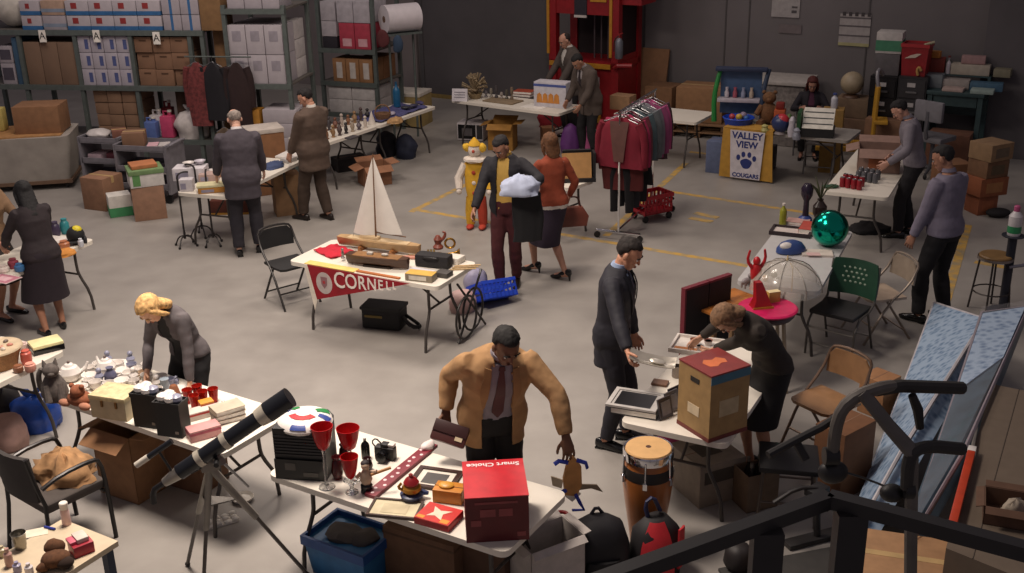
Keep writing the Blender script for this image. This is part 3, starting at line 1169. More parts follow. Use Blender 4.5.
p = Person('balding man in a brown grey jacket standing at the far table by the red booth', F0(572, 137), 118, 1.76, skin='b98a74', hair='2a2220', hairstyle='balding', lean=10, nod=30,
 hands={1: (.22, .36, .96), -1: (-.2, .36, .96)}, heavy=1.12, vox=.014)
p.shirt(K('cfcac2', .7), sleeves=False)
p.jacket(K('4b423d', .85), hem=-.16, open_=vest, off=.028)
p.trousers(K('1d1a1c', .85), wide=.02)
p.shoes(gloss_black)
p = Person('dark haired man in grey brown suit leaning forward in front of balding man', F0(590, 157), 126, 1.70, skin='a87a62', hair='100d0e', lean=24, nod=48, vox=.014,
 hands={1: (.16, .34, .92), -1: (-.16, .34, .90)}, heavy=1.1)
p.shirt(K('9a9494', .7), sleeves=False)
p.tie(K('2c2428', .6))
p.jacket(K('51463f', .85), hem=-.18, open_=vest, off=.028)
p.trousers(K('171517', .85), wide=.02)
p.shoes(gloss_black)
p = Person('woman with dark red hair in a black top sitting behind the toy table', (4.74, 17.28), 166, 1.62, fem=True, skin='a87a66', hair='4a1813', hairstyle='long', lean=14, nod=30, vox=.013, drop=.38, feet={1: (.1, .36, 0), -1: (-.1, .36, 0)},
 hands={1: (.16, .38, .80), -1: (-.16, .38, .80)})
p.shirt(K('4a2038', .8), sleeves=False)
p.jacket(K('1c1820', .85), hem=.02, open_=openj(.06), off=.02, name='cardigan')
p.trousers(K('18161a', .85))
p.shoes(gloss_black, low=True)
p = Person('dark haired man in a grey shirt bending over the box on the can table', F0(904, 236), 72, 1.72, skin='b88a76', hair='120e10', lean=20, nod=46, hips=(0, -.02), vox=.012,
 hands={1: H(893, 156, 1.0), -1: H(888, 163, 1.0)}, poles={1: (.6, -.7, -.3), -1: (-.6, -.7, -.3)}, curl=(.6, .6), feet={1: (.10, -.06, 0), -1: (-.1, .08, 0)})
p.shirt(K('746e76', .8), hem=.04, off=.018)
p.trousers(K('17151a', .85), wide=.02)
p.belt(black)
p.shoes(gloss_black)
p = Person('man in a pale purple shirt and black trousers seen from behind on the right', F0(933, 322), 34, 1.80, skin='9a6e58', hair='120f10', lean=6, nod=26, turn=-25, vox=.011,
 hands={1: (.27, .10, .80), -1: (-.26, .20, .82)}, feet={1: (.14, -.02, 0), -1: (-.12, .10, 0)}, heavy=1.04)
p.shirt(K('726c7c', .8), hem=.03, off=.020)
p.trousers(K('121014', .85), top=.13, wide=.022)
p.belt(black)
p.shoes(gloss_black)
T_near = table('long folding table nearest the camera holding the big red box', (-1.64, 6.41), -31.4, 1.84)
T_china = table('folding table covered with white china and two black boxes', (-3.65, 7.71), -32.3, 1.95, .72)
T_penn = table('folding table with the red pennant hanging from its edge', (-2.25, 10.60), -28.3, 1.76, .76)
T_bald = table('folding table in front of the bald man', (-3.40, 12.96), 70, 1.80, .74)
T_fig = table('folding table of small figurines behind the man in brown', (-2.60, 15.58), 59, 1.22, .74)
T_blue = table('folding table covered with blue cloth at the end of the left row', (-1.96, 16.64), 59, 1.55, .74)
T_left = table('folding table at the left edge beside the long haired woman', (-5.20, 9.75), 67, 1.83, .60)
T_bask = table('folding table at the left edge holding a round basket', (-4.52, 6.86), 64, 1.82, .78)
T_far = table('folding table at the back by the red booth', (-.96, 18.46), -36, 2.15, .74)
T_hid = table('folding table behind the clothes rack with a bare white end', (1.62, 17.10), -31, 1.38, .80)
T_case = table('small folding table under the black case behind the rust cardigan', (-.32, 13.94), -42, 1.40, .50)
T_toy = table('folding table of toys and games behind the paw banner', P(722, 128, TZ)[:2], -31, 1.83, .74, top=K('8f8a84', .5))
T_can = table('folding table holding rows of soda cans', (4.35, 12.32), 63, 2.20, .74)
T_ball = table('grey folding table holding the shiny green ball', (2.79, 9.43), 64.6, 1.90, .76, top=K('b9b7b6', .45, var=.04))
T_tray = table('folding table under the big printed carton', (1.43, 6.66), 62, 1.62, .78)
def on(u, v, z=TZ):
 return P(u, v, z + .0005)
rack_m = K('5c6461', .5, metal=.2)
S0, SA = V((-5.75, 16.9, 0)), -10.0
us = V((math.cos(R(SA)), math.sin(R(SA)), 0))
vs_ = V((-us.y, us.x, 0))
def SP(u, v):
 q = PV(u, v, S0, SA)
 return (q - S0).dot(us), q.z
def rack(label, s0, s1, levels, top, depth, org, ud, vd, ang, bays=1, posts=None):
 t = thing('storage_rack', label, 'shelf', org + ud * s0, ang)
 L = s1 - s0
 for k, px in enumerate(posts or [L * k / bays for k in range(bays + 1)]):
  for y in (0.03, depth - .03):
   b = B(rack_m)
   x = min(max(px, .03), L - .03)
   b.bx(x - .03, x + .03, y - .03, y + .03, 0, top)
   b.obj('upright', t)
 for z in levels:
  b = B(rack_m)
  b.bx(0, L, -.012, .02, z - .075, z)
  b.bx(0, L, depth - .02, depth + .012, z - .075, z)
  b.use(K('5a5550', .7)).bx(.005, L - .005, .02, depth - .02, z - .03, z - .001)
  b.obj('shelf_board', t)
 return t
sx0, _ = SP(-30, 80)
sxa, zm = SP(131, 86)
zt = SP(131, 30.5)[1]
zl = SP(150, 139)[1]
sx1 = SP(206, 60)[0]
LV = [zl, zm, zt]
rk = rack('long grey storage rack full of cartons at far left', sx0, sx1, LV, zt - .01, .75, S0, us, vs_, SA, posts=[SP(u, 60)[0] - sx0 for u in (-30, 21.5, 77.3, 132.5, 191.5, 206)])
for (u, v) in ((43, 36), (97, 36), (157, 38)):
 s, z = SP(u, v)
 b = B(paper)
 b.bx(s - sx0 - .055, s - sx0 + .055, -.02, -.012, z - .09, z + .09)
 c = b.obj('shelf_card', rk)
 lettering('A', .15, K('33302e'), c, (s - sx0, -.021, z), FRONT)
def shelf_boxes(u0, u1, level, hts, cols, mat, label, group, depth=.6, S=SP, org=None, ud=None, vd=None, ang=SA, jit=0.0, top=None, strip=None, lab=None, blank=(), yoff=.03, rows_named=None):
 org, ud, vd = org or S0, ud or us, vd or vs_
 s0, s1 = S(u0, 60)[0], S(u1, 60)[0]
 w = (s1 - s0) / cols
 z = level
 first = {}
 for r, h in enumerate(hts):
  for c in range(cols):
   if (r, c) in blank:
    continue
   org_c = org + ud * (s0 + w * (c + .5)) + vd * (yoff + depth / 2 + random.uniform(0, jit)) + V((0, 0, z))
   rn = (rows_named or ['bottom row', 'second row', 'third row', 'fourth row'])[r] if len(hts) > 1 else None
   cn = ordinal(c, cols)
   lb = label.replace('#', (cn + (' of ' + rn if rn else '')))
   key = (r if isinstance(mat, list) else 0)
   m = mat[r % len(mat)] if isinstance(mat, list) else mat
   carton(lb, org_c, ang + random.uniform(-1.5, 1.5) * (1 if jit else 0), w - .012, depth, h - .008, m, top or 'seam', name='storage_box', group=group, stripe=strip, label_rect=lab)
  z += h
def ordinal(c, n):
 names = ['leftmost', 'second', 'third', 'fourth', 'fifth', 'sixth', 'seventh', 'eighth']
 if n == 1:
  return 'only one'
 if c == n - 1:
  return 'rightmost'
 return names[c]
blue_band = K('2f5f8f', .6)
red_mark = K('8c3030', .6)
wbox = K('aaa3a8', .8, var=.05)
wbox2 = K('9c959b', .8, var=.06)
hz = lambda v0, v1, u=120: SP(u, v0)[1] - SP(u, v1)[1]
hb = hz(13, 28)
shelf_boxes(27, 47, zt, [hb, hb], 1, wbox, 'white and blue carton, # at left end of top shelf', 'white and blue cartons on top of the rack', strip=(blue_band, .0, .28), lab=(red_mark, .3, .5, .45, .8))
shelf_boxes(48, 71, zt, [hb, hb], 1, [wbox2, K('a58a78', .8)], 'striped pale carton, # beside blue footed ones on top', 'striped cartons on top of the rack', strip=(K('7a8596', .7), .2, .45))
shelf_boxes(72, 166, zt, [hb, hb], 4, wbox, 'white blue footed carton, # in the top shelf run', 'white and blue cartons on top of the rack', strip=(blue_band, .0, .28), lab=(red_mark, .25, .5, .45, .85))
shelf_boxes(167, 204, zt, [hb * 1.05, hb * 1.05], 2, wbox2, 'white blue striped carton, # at right end of top shelf', 'white cartons at the end of the top shelf', lab=(blue_band, .42, .56, 0, 1))
hm = SP(50, 42)[1] - zm
shelf_boxes(24, 75, zm, [hm], 3, K('78604e', .85, var=.06, scale=5), 'tall brown carton, # of three on the middle shelf', 'tall brown cartons on the middle shelf', depth=.62)
shelf_boxes(-2, 12, zm, [hm * .5, hm * .4], 1, wbox2, 'pale carton, # at the far left of the middle shelf', 'pale cartons at the left edge', lab=(K('4a4550', .7), .1, .9, .2, .8))
shelf_boxes(13, 19, zm, [hm * 1.1], 1, K('38556e', .7), 'narrow blue carton standing at far left of the middle shelf', None)
hm2 = (SP(105, 36)[1] - zm) / 3
shelf_boxes(79, 130, zm, [hm2] * 3, 4, K('a9a3ac', .8, var=.05), 'small white blue printed carton, # on middle shelf', 'small white cartons on the middle shelf', lab=(K('4a5482', .7), .55, .85, .2, .8))
hm3 = (SP(160, 36)[1] - zm) / 3
shelf_boxes(135, 189, zm, [hm3, hm3, hm3 * .95], 3, card_d, 'brown carton, # in the middle shelf right bay', 'brown cartons in the right bay', lab=(K('4f3624', .8), .3, .7, .72, .82), jit=.05)
hl = (SP(112, 90)[1] - zl) / 4
shelf_boxes(86, 129, zl, [hl * .98] * 4, 3, K('82654f', .85, var=.07), 'brown carton, # stacked on the lower shelf', 'brown cartons stacked on the lower shelf', jit=.03)
shelf_boxes(164, 182, zl, [SP(165, 92)[1] - zl], 1, K('4e3a2d', .9), 'dark brown carton in the shade at the right of the lower shelf', None, yoff=.2, depth=.5)
for (u, v, w, h, m, nm, lb) in ((146, 134, .22, .32, '5a6fa8', 'plastic_jug', 'blue and white jug on the lower shelf beside brown cartons'), (153, 134, .2, .42, 'c9c2c4', 'plastic_jug', 'white jug on the lower shelf next to the blue one'), (165, 134, .2, .42, 'c2486e', 'plastic_jug', 'bright pink jug on the lower shelf'), (158, 133, .16, .52, '7a2228', 'plastic_jug', 'dark red jug behind the pink one')):
 s, _ = SP(u, v)
 q = S0 + us * s + vs_ * (.18 if '7a22' not in m else .42) + V((0, 0, zl))
 t = thing(nm, lb, 'jug', q, SA)
 b = B(K(m, .5)); b.box((0, 0, h * .4), (w, w * .8, h * .8), bev=.02); b.cyl((w * .2, 0, h * .78), (w * .2, 0, h * .93), w * .14, n=10); b.obj('jug_body', t)
 b = B(K('d8d2c8', .5)); b.cyl((w * .2, 0, h * .93), (w * .2, 0, h), w * .17, n=10); b.obj('cap', t)
 b = B(K(m, .5)); b.tube([(-w * .3, 0, h * .78), (-w * .3, 0, h * .95), (w * .1, 0, h * .95), (w * .1, 0, h * .8)], .016); b.obj('handle', t)
s, _ = SP(184, 134)
bag('plastic_bag', 'large white plastic bag on the lower shelf under the plaid coat', S0 + us * s + vs_ * .25 + V((0, 0, zl)), SA, .55, .35, .50, K('cfc8c4', .5), 3)
cr = thing('coat_rail', 'thin dark rail carrying the coats between the racks', 'rail', S0 + us * SP(186, 55)[0] - vs_ * .06, SA)
Lr = SP(252, 60)[0] - SP(186, 60)[0]
zr = SP(205, 56)[1]
b = B(rack_m); b.tube([(0, 0, zr), (Lr, 0, zr)], .012); b.obj('rail_tube', cr)
for (u, w, h, m, lb, yw, sd, dz) in ((197, .30, .95, K('6a3030', .9, var=.4, scale=22), 'red plaid coat hanging leftmost on the rail', 8, 1, 0), (214, .36, .86, K('17151b', .8), 'long black coat hanging on the rail beside the plaid coat', -4, 2, 0), (222, .28, .55, K('5a4a3c', .9), 'brown jacket hanging lower than the black coat', 12, 3, .95), (238, .32, .92, K('2c1c1c', .9), 'dark maroon coat hanging rightmost on the rail', 6, 4, 0)):
 s = SP(u, 60)[0]
 hanging_garment('hanging_coat', lb, S0 + us * s - vs_ * (.075 + .12 * (dz > 0)) + V((0, 0, zr - .022 - dz)), yw + SA, w, h, m, sleeves=dz == 0, seed=sd, cat='coat', group=None)
sB0, sB1 = SP(226, 60)[0], SP(287, 60)[0]
zB = SP(256, 84)[1]
rk2 = rack('grey storage rack of white file boxes left of middle', sB0, sB1 + .03, [SP(256, 150)[1], zB, SP(256, 9)[1]], SP(256, 9)[1] + .05, 1.05, S0, us, vs_, SA)
hB = (SP(256, 25)[1] - zB) / 2
shelf_boxes(229, 284, zB, [hB, hB], 3, wbox, 'white file box, # facing front on the file rack', 'white file boxes facing front', lab=(K('8e8890', .8), .25, .75, .45, .8), depth=.48)
shelf_boxes(229, 284, zB, [hB * .66] * 3, 2, K('bcb6b4', .8), 'white file box, # at back of the file rack', 'white file boxes at the back', depth=.42, yoff=.53)
zT2 = SP(256, 9)[1]
shelf_boxes(232, 284, zT2, [.16], 3, wbox2, 'low white box, # on top of the file box rack', 'low boxes on the file box rack', depth=.5)
carton('brown carton standing on the long rack beside the file boxes', S0 + us * SP(211, 20)[0] + vs_ * .3 + V((0, 0, zt)), SA, .33, .4, .62, K('7a5c3c', .85), 'seam')
carton('tall brown carton standing on the middle shelf beside the coats', S0 + us * SP(216, 60)[0] + vs_ * .40, SA, .24, .3, SP(219, 29)[1], K('8a6848', .85), 'seam')
s, z = SP(276, 119)
zb2 = SP(256, 150)[1]
for k in range(3):
 carton('white flat carton, %s of the low stack behind the bald man' % ['lowest', 'middle', 'topmost'][k], S0 + us * s + vs_ * .3 + V((0, 0, zb2 + .21 * k)), SA + k, .52, .5, .205, wbox, 'seam', group='flat white cartons behind the bald man')
s, z = SP(252, 118)
carton('upright yellow box beside the flat white cartons', S0 + us * s + vs_ * .12 + V((0, 0, zb2)), SA, .2, .22, .62, K('a8752a', .6), 'plain')
R0 = P(346, 138, 0)
RA3 = -22.0
u3 = V((math.cos(R(RA3)), math.sin(R(RA3)), 0)); v3 = V((-u3.y, u3.x, 0))
def S3(u, v):
 q = PV(u, v, R0, RA3)
 return (q - R0).dot(u3), q.z
t0, t1 = S3(319, 60)[0], S3(376, 60)[0]
z3a, z3b, z3c = S3(346, 113)[1], S3(346, 82)[1], S3(346, 49)[1]
rk3 = rack('dark storage rack with a roll on top at the end of the row', t0, t1, [max(.1, z3a), z3b, z3c], S3(346, -4)[1], .95, R0, u3, v3, RA3)
kw = dict(S=S3, org=R0, ud=u3, vd=v3, ang=RA3)
h = S3(350, 86)[1] - max(.1, z3a)
shelf_boxes(325, 372, max(.1, z3a), [h * .5, h * .5], 2, K('b7b2b0', .8), 'white carton, # at the foot of the dark rack', 'white cartons at the foot of the dark rack', **kw)
h = S3(350, 59)[1] - z3b
shelf_boxes(331, 371, z3b, [h], 3, K('8a6442', .85), 'brown carton with a white label, # on the dark rack', 'labelled cartons on the dark rack', lab=(K('b5ada6', .8), .3, .75, .15, .85), depth=.4, **kw)
for k in range(2):
 q = R0 + u3 * (t1 - .22) + v3 * (.62 + .0 + .0 * k) + V((0, 0, z3b))
carton('brown carton with white label on the side end of dark rack', R0 + u3 * (t1 - .30) + v3 * .65 + V((0, 0, z3b)), RA3, .42, .42, h * .96, K('80593a', .85), 'seam')
h = S3(350, 23)[1] - z3c
shelf_boxes(340, 371, z3c, [h], 2, K('a8384a', .7), 'pinkish red carton, # on the upper shelf of dark rack', 'red cartons on the dark rack', lab=(K('c99aa0', .8), .2, .8, .1, .4), **kw)
shelf_boxes(323, 338, z3c, [h * .45], 1, K('26222a', .8), 'dark case on the upper shelf left of the red cartons', None, **kw)
h2 = S3(350, 1)[1] - S3(350, 23)[1]
shelf_boxes(339, 372, z3c + h, [h2], 2, K('aca6ac', .8), 'white carton, # stacked on the red cartons', 'white cartons on the red cartons', **kw)
shelf_boxes(323, 338, z3c + h * .45, [h * .6, h2 * .9], 1, K('a9a3a8', .8), 'white carton stacked on the dark case, #', 'white cartons on the dark case', rows_named=['lower', 'upper'], **kw)
b0 = PY(397, 18, R0.y - .1)
t = thing('bubble_wrap_roll', 'large white roll of wrap on top of the dark rack end', 'roll', (b0.x + .05, b0.y, b0.z))
b = B(K('cfc8cc', .6, var=.05)); dd = (u3 * .62 + v3 * .78).normalized()
b.cyl(-dd * .30, dd * .30, .23, n=24); b.obj('wrap', t)
b = B(K('6a5040', .8)); b.cyl(-dd * .305, -dd * .29, .055, n=14); b.obj('cardboard_core', t)
q = V((b0.x + .05, b0.y, 0)); zc = b0.z - .235
b = B(rack_m)
for e in (-.22, .22):
 b.cyl(q + dd * e, q + dd * e + V((0, 0, zc)), .02)
b.box(q + V((0, 0, zc - .01)), (.62, .36, .03), math.atan2(dd.y, dd.x))
single(b, 'roll_stand', 'thin dark stand under the large white roll', 'stand')
for (u, v, c, lb) in ((386, 38, '5a2a2c', 'dark red folded cloth hung on the roll stand'), (398, 44, '34465c', 'blue grey folded cloth hung on the roll stand')):
 g = PY(u, v, b0.y - .26)
 b = B(K(c, .9)); b.ell((0, 0, 0), (.09, .05, .15), 12, 9); b.crumple(.03, 7, u)
 single(b, 'folded_cloth', lb, 'cloth', g, sharp=1.4)
g = P(400, 128, 0)
carton('pale yellow carton with a thick white lid beside the dark rack', g + V((.1, .35, 0)), -20, .78, .55, .60, K('a08a58', .8), 'plain', lid=K('cfc8bc', .7))
g = P(333, 2, 0)
b = B(K('b9b3aa', .7, var=.1)); b.ell((0, 0, .30), (.42, .35, .32), 18, 12); b.crumple(.05, 5)
for v in b.bm.verts:
 v.co.z = max(0, v.co.z)
single(b, 'wrapped_bundle', 'pale wrapped bundle on the top shelf at far left', 'bundle', S0 + us * SP(8, 28)[0] + vs_ * .40 + V((0, 0, zt)), sharp=1.4)
g = P(52, 191, 0)
t = thing('canvas_cart', 'large grey canvas laundry cart on castors at far left', 'cart', g + V((-.48, .42, 0)), 10)
cv = K('9c958d', .9, var=.12, scale=5)
b = B(cv)
def rr(w, d, z, n=32, p=5):
 return [V((math.copysign(abs(math.cos(2 * PI * k / n)) ** (2 / p), math.cos(2 * PI * k / n)) * w / 2, math.copysign(abs(math.sin(2 * PI * k / n)) ** (2 / p), math.sin(2 * PI * k / n)) * d / 2, z)) for k in range(n)]
b.loft([rr(1.34, .82, .14, 32, 12), rr(1.38, .86, .30, 32, 12), rr(1.46, .92, .60, 32, 12), rr(1.50, .96, .80, 32, 12)])
b.crumple(.012, 6); b.obj('canvas_tub', t, sharp=1.2)
b = B(K('6a5240', .7)); rect_frame(b, 1.40, .86, .07, .05, .09); b.obj('base_frame', t)
for sx in (-1, 1):
 for sy in (-1, 1):
  b = B(black); b.cyl((sx * .6 - .015, sy * .34, .045), (sx * .6 + .015, sy * .34, .045), .045, n=14); b.obj('castor', t)
b = B(K('a87c4e', .7, var=.2)); b.box((-.05, -.02, .815), (1.38, .82, .025), bev=.005); b.obj('wooden_lid', t)
o_ = t.location
carton('brown carton standing on the canvas cart', V((o_.x + .34, o_.y, .828)), 4, .66, .50, .40, K('8a6446', .85), 'seam')
b = B(K('b9a860', .7)); b.box((0, 0, .17), (.34, .20, .34), bev=.03); single(b, 'yellow_sack', 'yellowish stuffed sack on the left of the canvas cart', 'sack', V((o_.x - .40, o_.y + .05, .828)), 5)
b = B(K('5a78a8', .5)); b.lathe([(.05, 0), (.08, .03), (.085, .05), (.07, .05)]); single(b, 'small_bowl', 'small blue bowl at the front edge of the canvas cart', 'bowl', V((o_.x - .28, o_.y - .30, .828)))
def utility_cart(label, loc, yaw, w, d, h):
 t = thing('utility_cart', label, 'cart', loc, yaw)
 gm = K('77747a', .5)
 for z in (.22, h * .56, h - .08):
  b = B(gm); b.box((0, 0, z), (w, d, .02)); rect_frame(b, w, d, .02, .07, z); b.obj('tray', t)
 for sx in (-1, 1):
  b = B(gm)
  b.bx(sx * w / 2 - .02, sx * w / 2 + .02, -d / 2, d / 2, .14, h)
  b.obj('end_panel', t)
  for sy in (-1, 1):
   c = B(black); c.cyl((sx * (w / 2 - .05), sy * (d / 2 - .05) - .02, .06), (sx * (w / 2 - .05), sy * (d / 2 - .05) + .02, .06), .06, n=14); c.cyl((sx * (w / 2 - .05), sy * (d / 2 - .05), .06), (sx * (w / 2 - .05), sy * (d / 2 - .05), .15), .012); c.obj('castor', t)
 b = B(gm); b.tube([(w / 2, -d / 2 + .05, h - .05), (w / 2 + .09, -d / 2 + .05, h + .02), (w / 2 + .09, d / 2 - .05, h + .02), (w / 2, d / 2 - .05, h - .05)], .014, smooth=1); b.obj('push_handle', t)
 return t
ca = P(116, 197, 0) + V((-.12, .35, 0))
utility_cart('grey metal utility cart next to the canvas cart', ca, -14, .62, .5, .86)
cb = P(168, 207, 0) + V((-.30, .45, 0))
utility_cart('grey metal utility cart in front of the pink jug', cb, -14, .78, .5, .84)
bag('plastic_bag', 'white plastic bag lying on the left utility cart', V((ca.x - .12, ca.y, .801)), 0, .34, .3, .16, K('bdb7b4', .4), 5, False)
carton('small reddish carton on the left utility cart', V((ca.x + .18, ca.y, .801)), 20, .2, .24, .12, K('7a4f40', .8))
carton('brown carton on the right utility cart', V((cb.x - .20, cb.y + .05, .781)), 8, .30, .28, .20, card_d)
for k, (dx, c) in enumerate(((.08, 'c7a0a8'), (.24, 'b9b3b0'))):
 book(['pink folder lying on the right utility cart', 'pale folder lying beside the pink folder on the cart'][k], V((cb.x + dx, cb.y - .05, .781)), 10, .15, .24, .03, K(c, .7), name='folder')
for k, (c, lb) in enumerate((('c0a8b0', 'pink tray on the middle shelf of the left utility cart'), ('7a4048', 'dark red box on the middle shelf of left utility cart'))):
 b = B(K(c, .6)); b.box((0, 0, .05), (.22, .3, .1), bev=.01); single(b, 'storage_tray', lb, 'tray', V((ca.x - .14 + .27 * k, ca.y, .86 * .56 + .011)), -14)
g = P(104, 211, 0); carton('brown carton on the floor under the left utility cart', g + V((-.05, .22, 0)), -24, .40, .40, .46, K('8c6850', .85))
g = P(116, 218, 0)
t = carton('small white and green carton on the floor between brown cartons', g + V((.02, .16, 0)), 25, .30, .26, .30, K('d0ccc4', .7), 'plain', stripe=(K('3f8a58', .6), .02, .45))
g = P(146, 221, 0); q = g + V((.0, .22, 0))
carton('tall brown carton on the floor below the green lidded box', q, 20, .42, .40, .46, K('93705a', .85), 'plain')
t = carton('white and green lidded box on top of the tall brown carton', q + V((0, 0, .466)), 24, .44, .40, .22, K('cbc7c2', .7), 'plain', lid=K('6f8a5c', .7), label_rect=(K('5a8a50', .7), .08, .3, .1, .9))
carton('flat orange brown carton lid resting on the green lidded box', q + V((-.02, .02, .698)), 27, .34, .30, .05, K('b07048', .8), 'plain')
YN = -31.4
red_g = K('c01a20', .2, trans=.3)
glass = M('clear_glass', (235, 235, 235), .05, 0, 0, trans=.95)
g = on(307, 475) + V((0, .10, 0))
t = thing('countertop_machine', 'black countertop machine with a bright patterned round lid on near table', 'machine', g, YN + 22)
b = B(K('1b1a1c', .45))
pr_ = [(-.17, -.15), (.17, -.15), (.17, .08), (.11, .15), (-.11, .15), (-.17, .08)]
b.prism(pr_, 0, .36); b.obj('housing', t)
b = B(K('2a282a', .5))
for k in range(7):
 b.bx(-.168, .168, -.156, -.146, .17 + k * .022, .18 + k * .022)
b.obj('louvres', t)
b = B(K('0c0c0d', .3)); b.bx(-.172, .172, -.165, -.14, 0, .145); b.obj('front_panel', t)
b = B(K('54504a', .4)); b.bx(-.10, -.03, -.169, -.163, .07, .12); b.bx(.02, .12, -.169, -.163, .03, .06); b.obj('display_window', t)
lid = B(K('e8e2dc', .45)); lid.ell((0, 0, .345), (.185, .175, .065), 28, 10)
ld = lid.obj('round_lid', t)
def patch(a0, a1, r0, r1, m, nm='lid_patch'):
 q = B(K(m, .5))
 gr = []
 for i in range(6):
  a = R(a0 + (a1 - a0) * i / 5)
  row = []
  for j in range(4):
   r = r0 + (r1 - r0) * j / 3
   row.append(V((.185 * r * math.cos(a), .175 * r * math.sin(a), .345 + .065 * math.sqrt(max(0, 1 - r * r)) + .002)))
  gr.append(row)
 q.sheet(gr, .003); q.obj(nm, ld)
for a0, a1, r0, r1, m in ((20, 50, .45, .9, '1f7a3c'), (125, 155, .45, .85, '1f7a3c'), (155, 172, .6, .95, '27408c'), (205, 335, .30, .55, 'b01820'), (345, 5 + 360, .55, .95, '27408c'), (255, 290, .80, .97, '27408c')):
 patch(a0, a1, r0, r1, m)
def goblet(label, loc, h, rim, bh):
 t = thing('red_goblet', label, 'glass', loc, 0, 'tall red goblets')
 b = B(red_g)
 b.lathe([(.012, h - bh), (rim * .55, h - bh * .85), (rim * .78, h - bh * .5), (rim, h), (rim - .004, h), (rim * .74, h - bh * .5), (rim * .5, h - bh * .8), (.006, h - bh * .9)], n=24)
 b.obj('bowl', t)
 b = B(glass)
 b.lathe([(rim * .75, 0), (rim * .72, .006), (.016, .018), (.010, .05), (.016, (h - bh) * .5), (.009, (h - bh) * .75), (.013, h - bh)], n=20)
 b.obj('stem', t)
 return t
goblet('tall red goblet with clear stem nearest the black machine', on(327, 487), .44, .072, .17)
goblet('tall red goblet with clear stem, widest rim, in the middle', on(352, 480), .38, .076, .16)
goblet('red goblet standing right in front of the other two', on(354, 492), .26, .058, .16)
for (u, v, h, r, c, lb) in ((338, 478, .16, .040, '4d0f14', 'dark red glass vase behind the first goblet'), (341, 462, .13, .036, '3a0d12', 'small dark red glass vase behind the machine'), (368, 470, .09, .035, '2a0e10', 'squat dark red pot beside the figurine')):
 jarlike('glass_vase', lb, 'vase', [(r * .7, 0), (r, h * .35), (r * .8, h * .75), (r * .55, h * .85), (r * .8, h), (r * .7, h), (r * .45, h * .85)], K(c, .2), on(u, v))
t = thing('bottle', 'small black bottle with a white cap behind the red goblets', 'bottle', on(366, 458))
b = B(); bottle(b, (0, 0, 0), .030, .155, gloss_black, K('d8d4cc', .5), .35); b.obj('bottle_body', t)
t = thing('camera', 'black film camera standing behind the figurine on near table', 'camera', on(386, 458), YN + 12)
b = B(black); b.box((0, 0, .045), (.14, .06, .09), bev=.008); b.box((0, 0, .10), (.05, .05, .03), bev=.006); b.obj('camera_body', t)
b = B(gloss_black); b.cyl((0, -.03, .045), (0, -.085, .045), .034, .038); b.obj('lens', t)
b = B(K('d0cbc4', .5)); b.box((.02, .01, .10), (.09, .045, .022), bev=.006); b.obj('top_plate', t)
b = B(black); b.tube([(-.07, 0, .07), (-.09, -.02, .12), (-.05, -.03, .16), (-.02, -.02, .12)], .005, 6, smooth=1); b.obj('strap', t)
t = thing('figurine', 'small pale figurine on a black base holding a tan stick', 'figurine', on(374, 486), 10)
b = B(gloss_black); b.lathe([(.038, 0), (.038, .05), (.030, .06)]); b.obj('base', t)
b = B(K('b39a84', .6)); b.lathe([(.026, .06), (.040, .09), (.035, .13), (.018, .16), (.012, .17)]); b.ell((0, 0, .185), .026); b.tube([(-.03, 0, .14), (-.06, -.02, .12)], .012); b.tube([(.03, 0, .14), (.07, -.02, .15)], .012); b.obj('figure', t)
b = B(K('a8733a', .6)); b.tube([(.03, -.02, .13), (.16, -.01, .16)], .010); b.obj('stick', t)
b = B(K('2a2326', .7)); b.ell((0, .01, .20), (.028, .028, .02)); b.obj('cap', t)
a, c = on(428, 452), on(364, 505)
d = (a - c); L = d.length; yw = math.degrees(math.atan2(d.y, d.x))
t = thing('gift_wrap', 'long narrow piece of red gift wrap with white dots across near table', 'wrap', (a + c) / 2, yw)
b = B(K('7a2430', .45)); b.box((0, 0, .012), (L, .085, .024), bev=.006); b.obj('wrap_strip', t)
b = B(K('e0c8c8', .5))
for k in range(13):
 b.ell((-L / 2 + .03 + L * .95 * k / 13, .02 * math.sin(k * 2.4), .024), (.013, .013, .004), 8, 5)
b.obj('dots', t)
b = B(K('dcd0cc', .6)); b.ell((L / 2 - .06, 0, .035), (.06, .045, .03)); b.crumple(.012, 20); b.obj('bow', t)
t = picture('dark framed picture with wide white mount lying on near table', on(436, 481), YN + 14, .30, .25, K('3a2018', .4), K('d6cfc2', .7), K('4f4c4a', .6), .03)
a = on(397, 503)
t = picture('dark framed cream certificate lying next to the gift wrap', a, YN + 20, .32, .20, K('4a3a34', .4), K('cabf9f', .7), K('bfb394', .8), .014)
t = thing('ornament', 'ornate red and gold ornament with blue foot on the frames', 'ornament', on(412, 496, TZ + .022), 20)
b = B(K('2a3358', .4)); b.lathe([(.07, 0), (.075, .02), (.05, .035)]); b.tube([(.05, 0, .02), (.10, -.03, .015)], [.025, .012]); b.obj('foot', t)
b = B(K('a8752a', .35, metal=.5)); b.lathe([(.045, .03), (.062, .05), (.060, .07), (.045, .085)]); b.tube([(-.05, 0, .05), (-.085, .01, .075), (-.06, .01, .10)], .010, smooth=1); b.obj('gold_body', t)
b = B(K('8a1a20', .35)); b.lathe([(.045, .085), (.050, .10), (.035, .125), (.012, .14), (.014, .155), (.002, .165)]); b.obj('red_top', t)
q = on(450, 499)
t = thing('small_carton', 'small orange carton with black seam beside the big red box', 'box', q, YN + 16)
b = B(K('c07a20', .5)); b.box((0, 0, .045), (.19, .12, .09), bev=.006); b.obj('box_body', t)
b = B(K('d59a3a', .4)); b.ell((-.02, .0, .098), (.05, .04, .016)); b.obj('top_sticker', t)
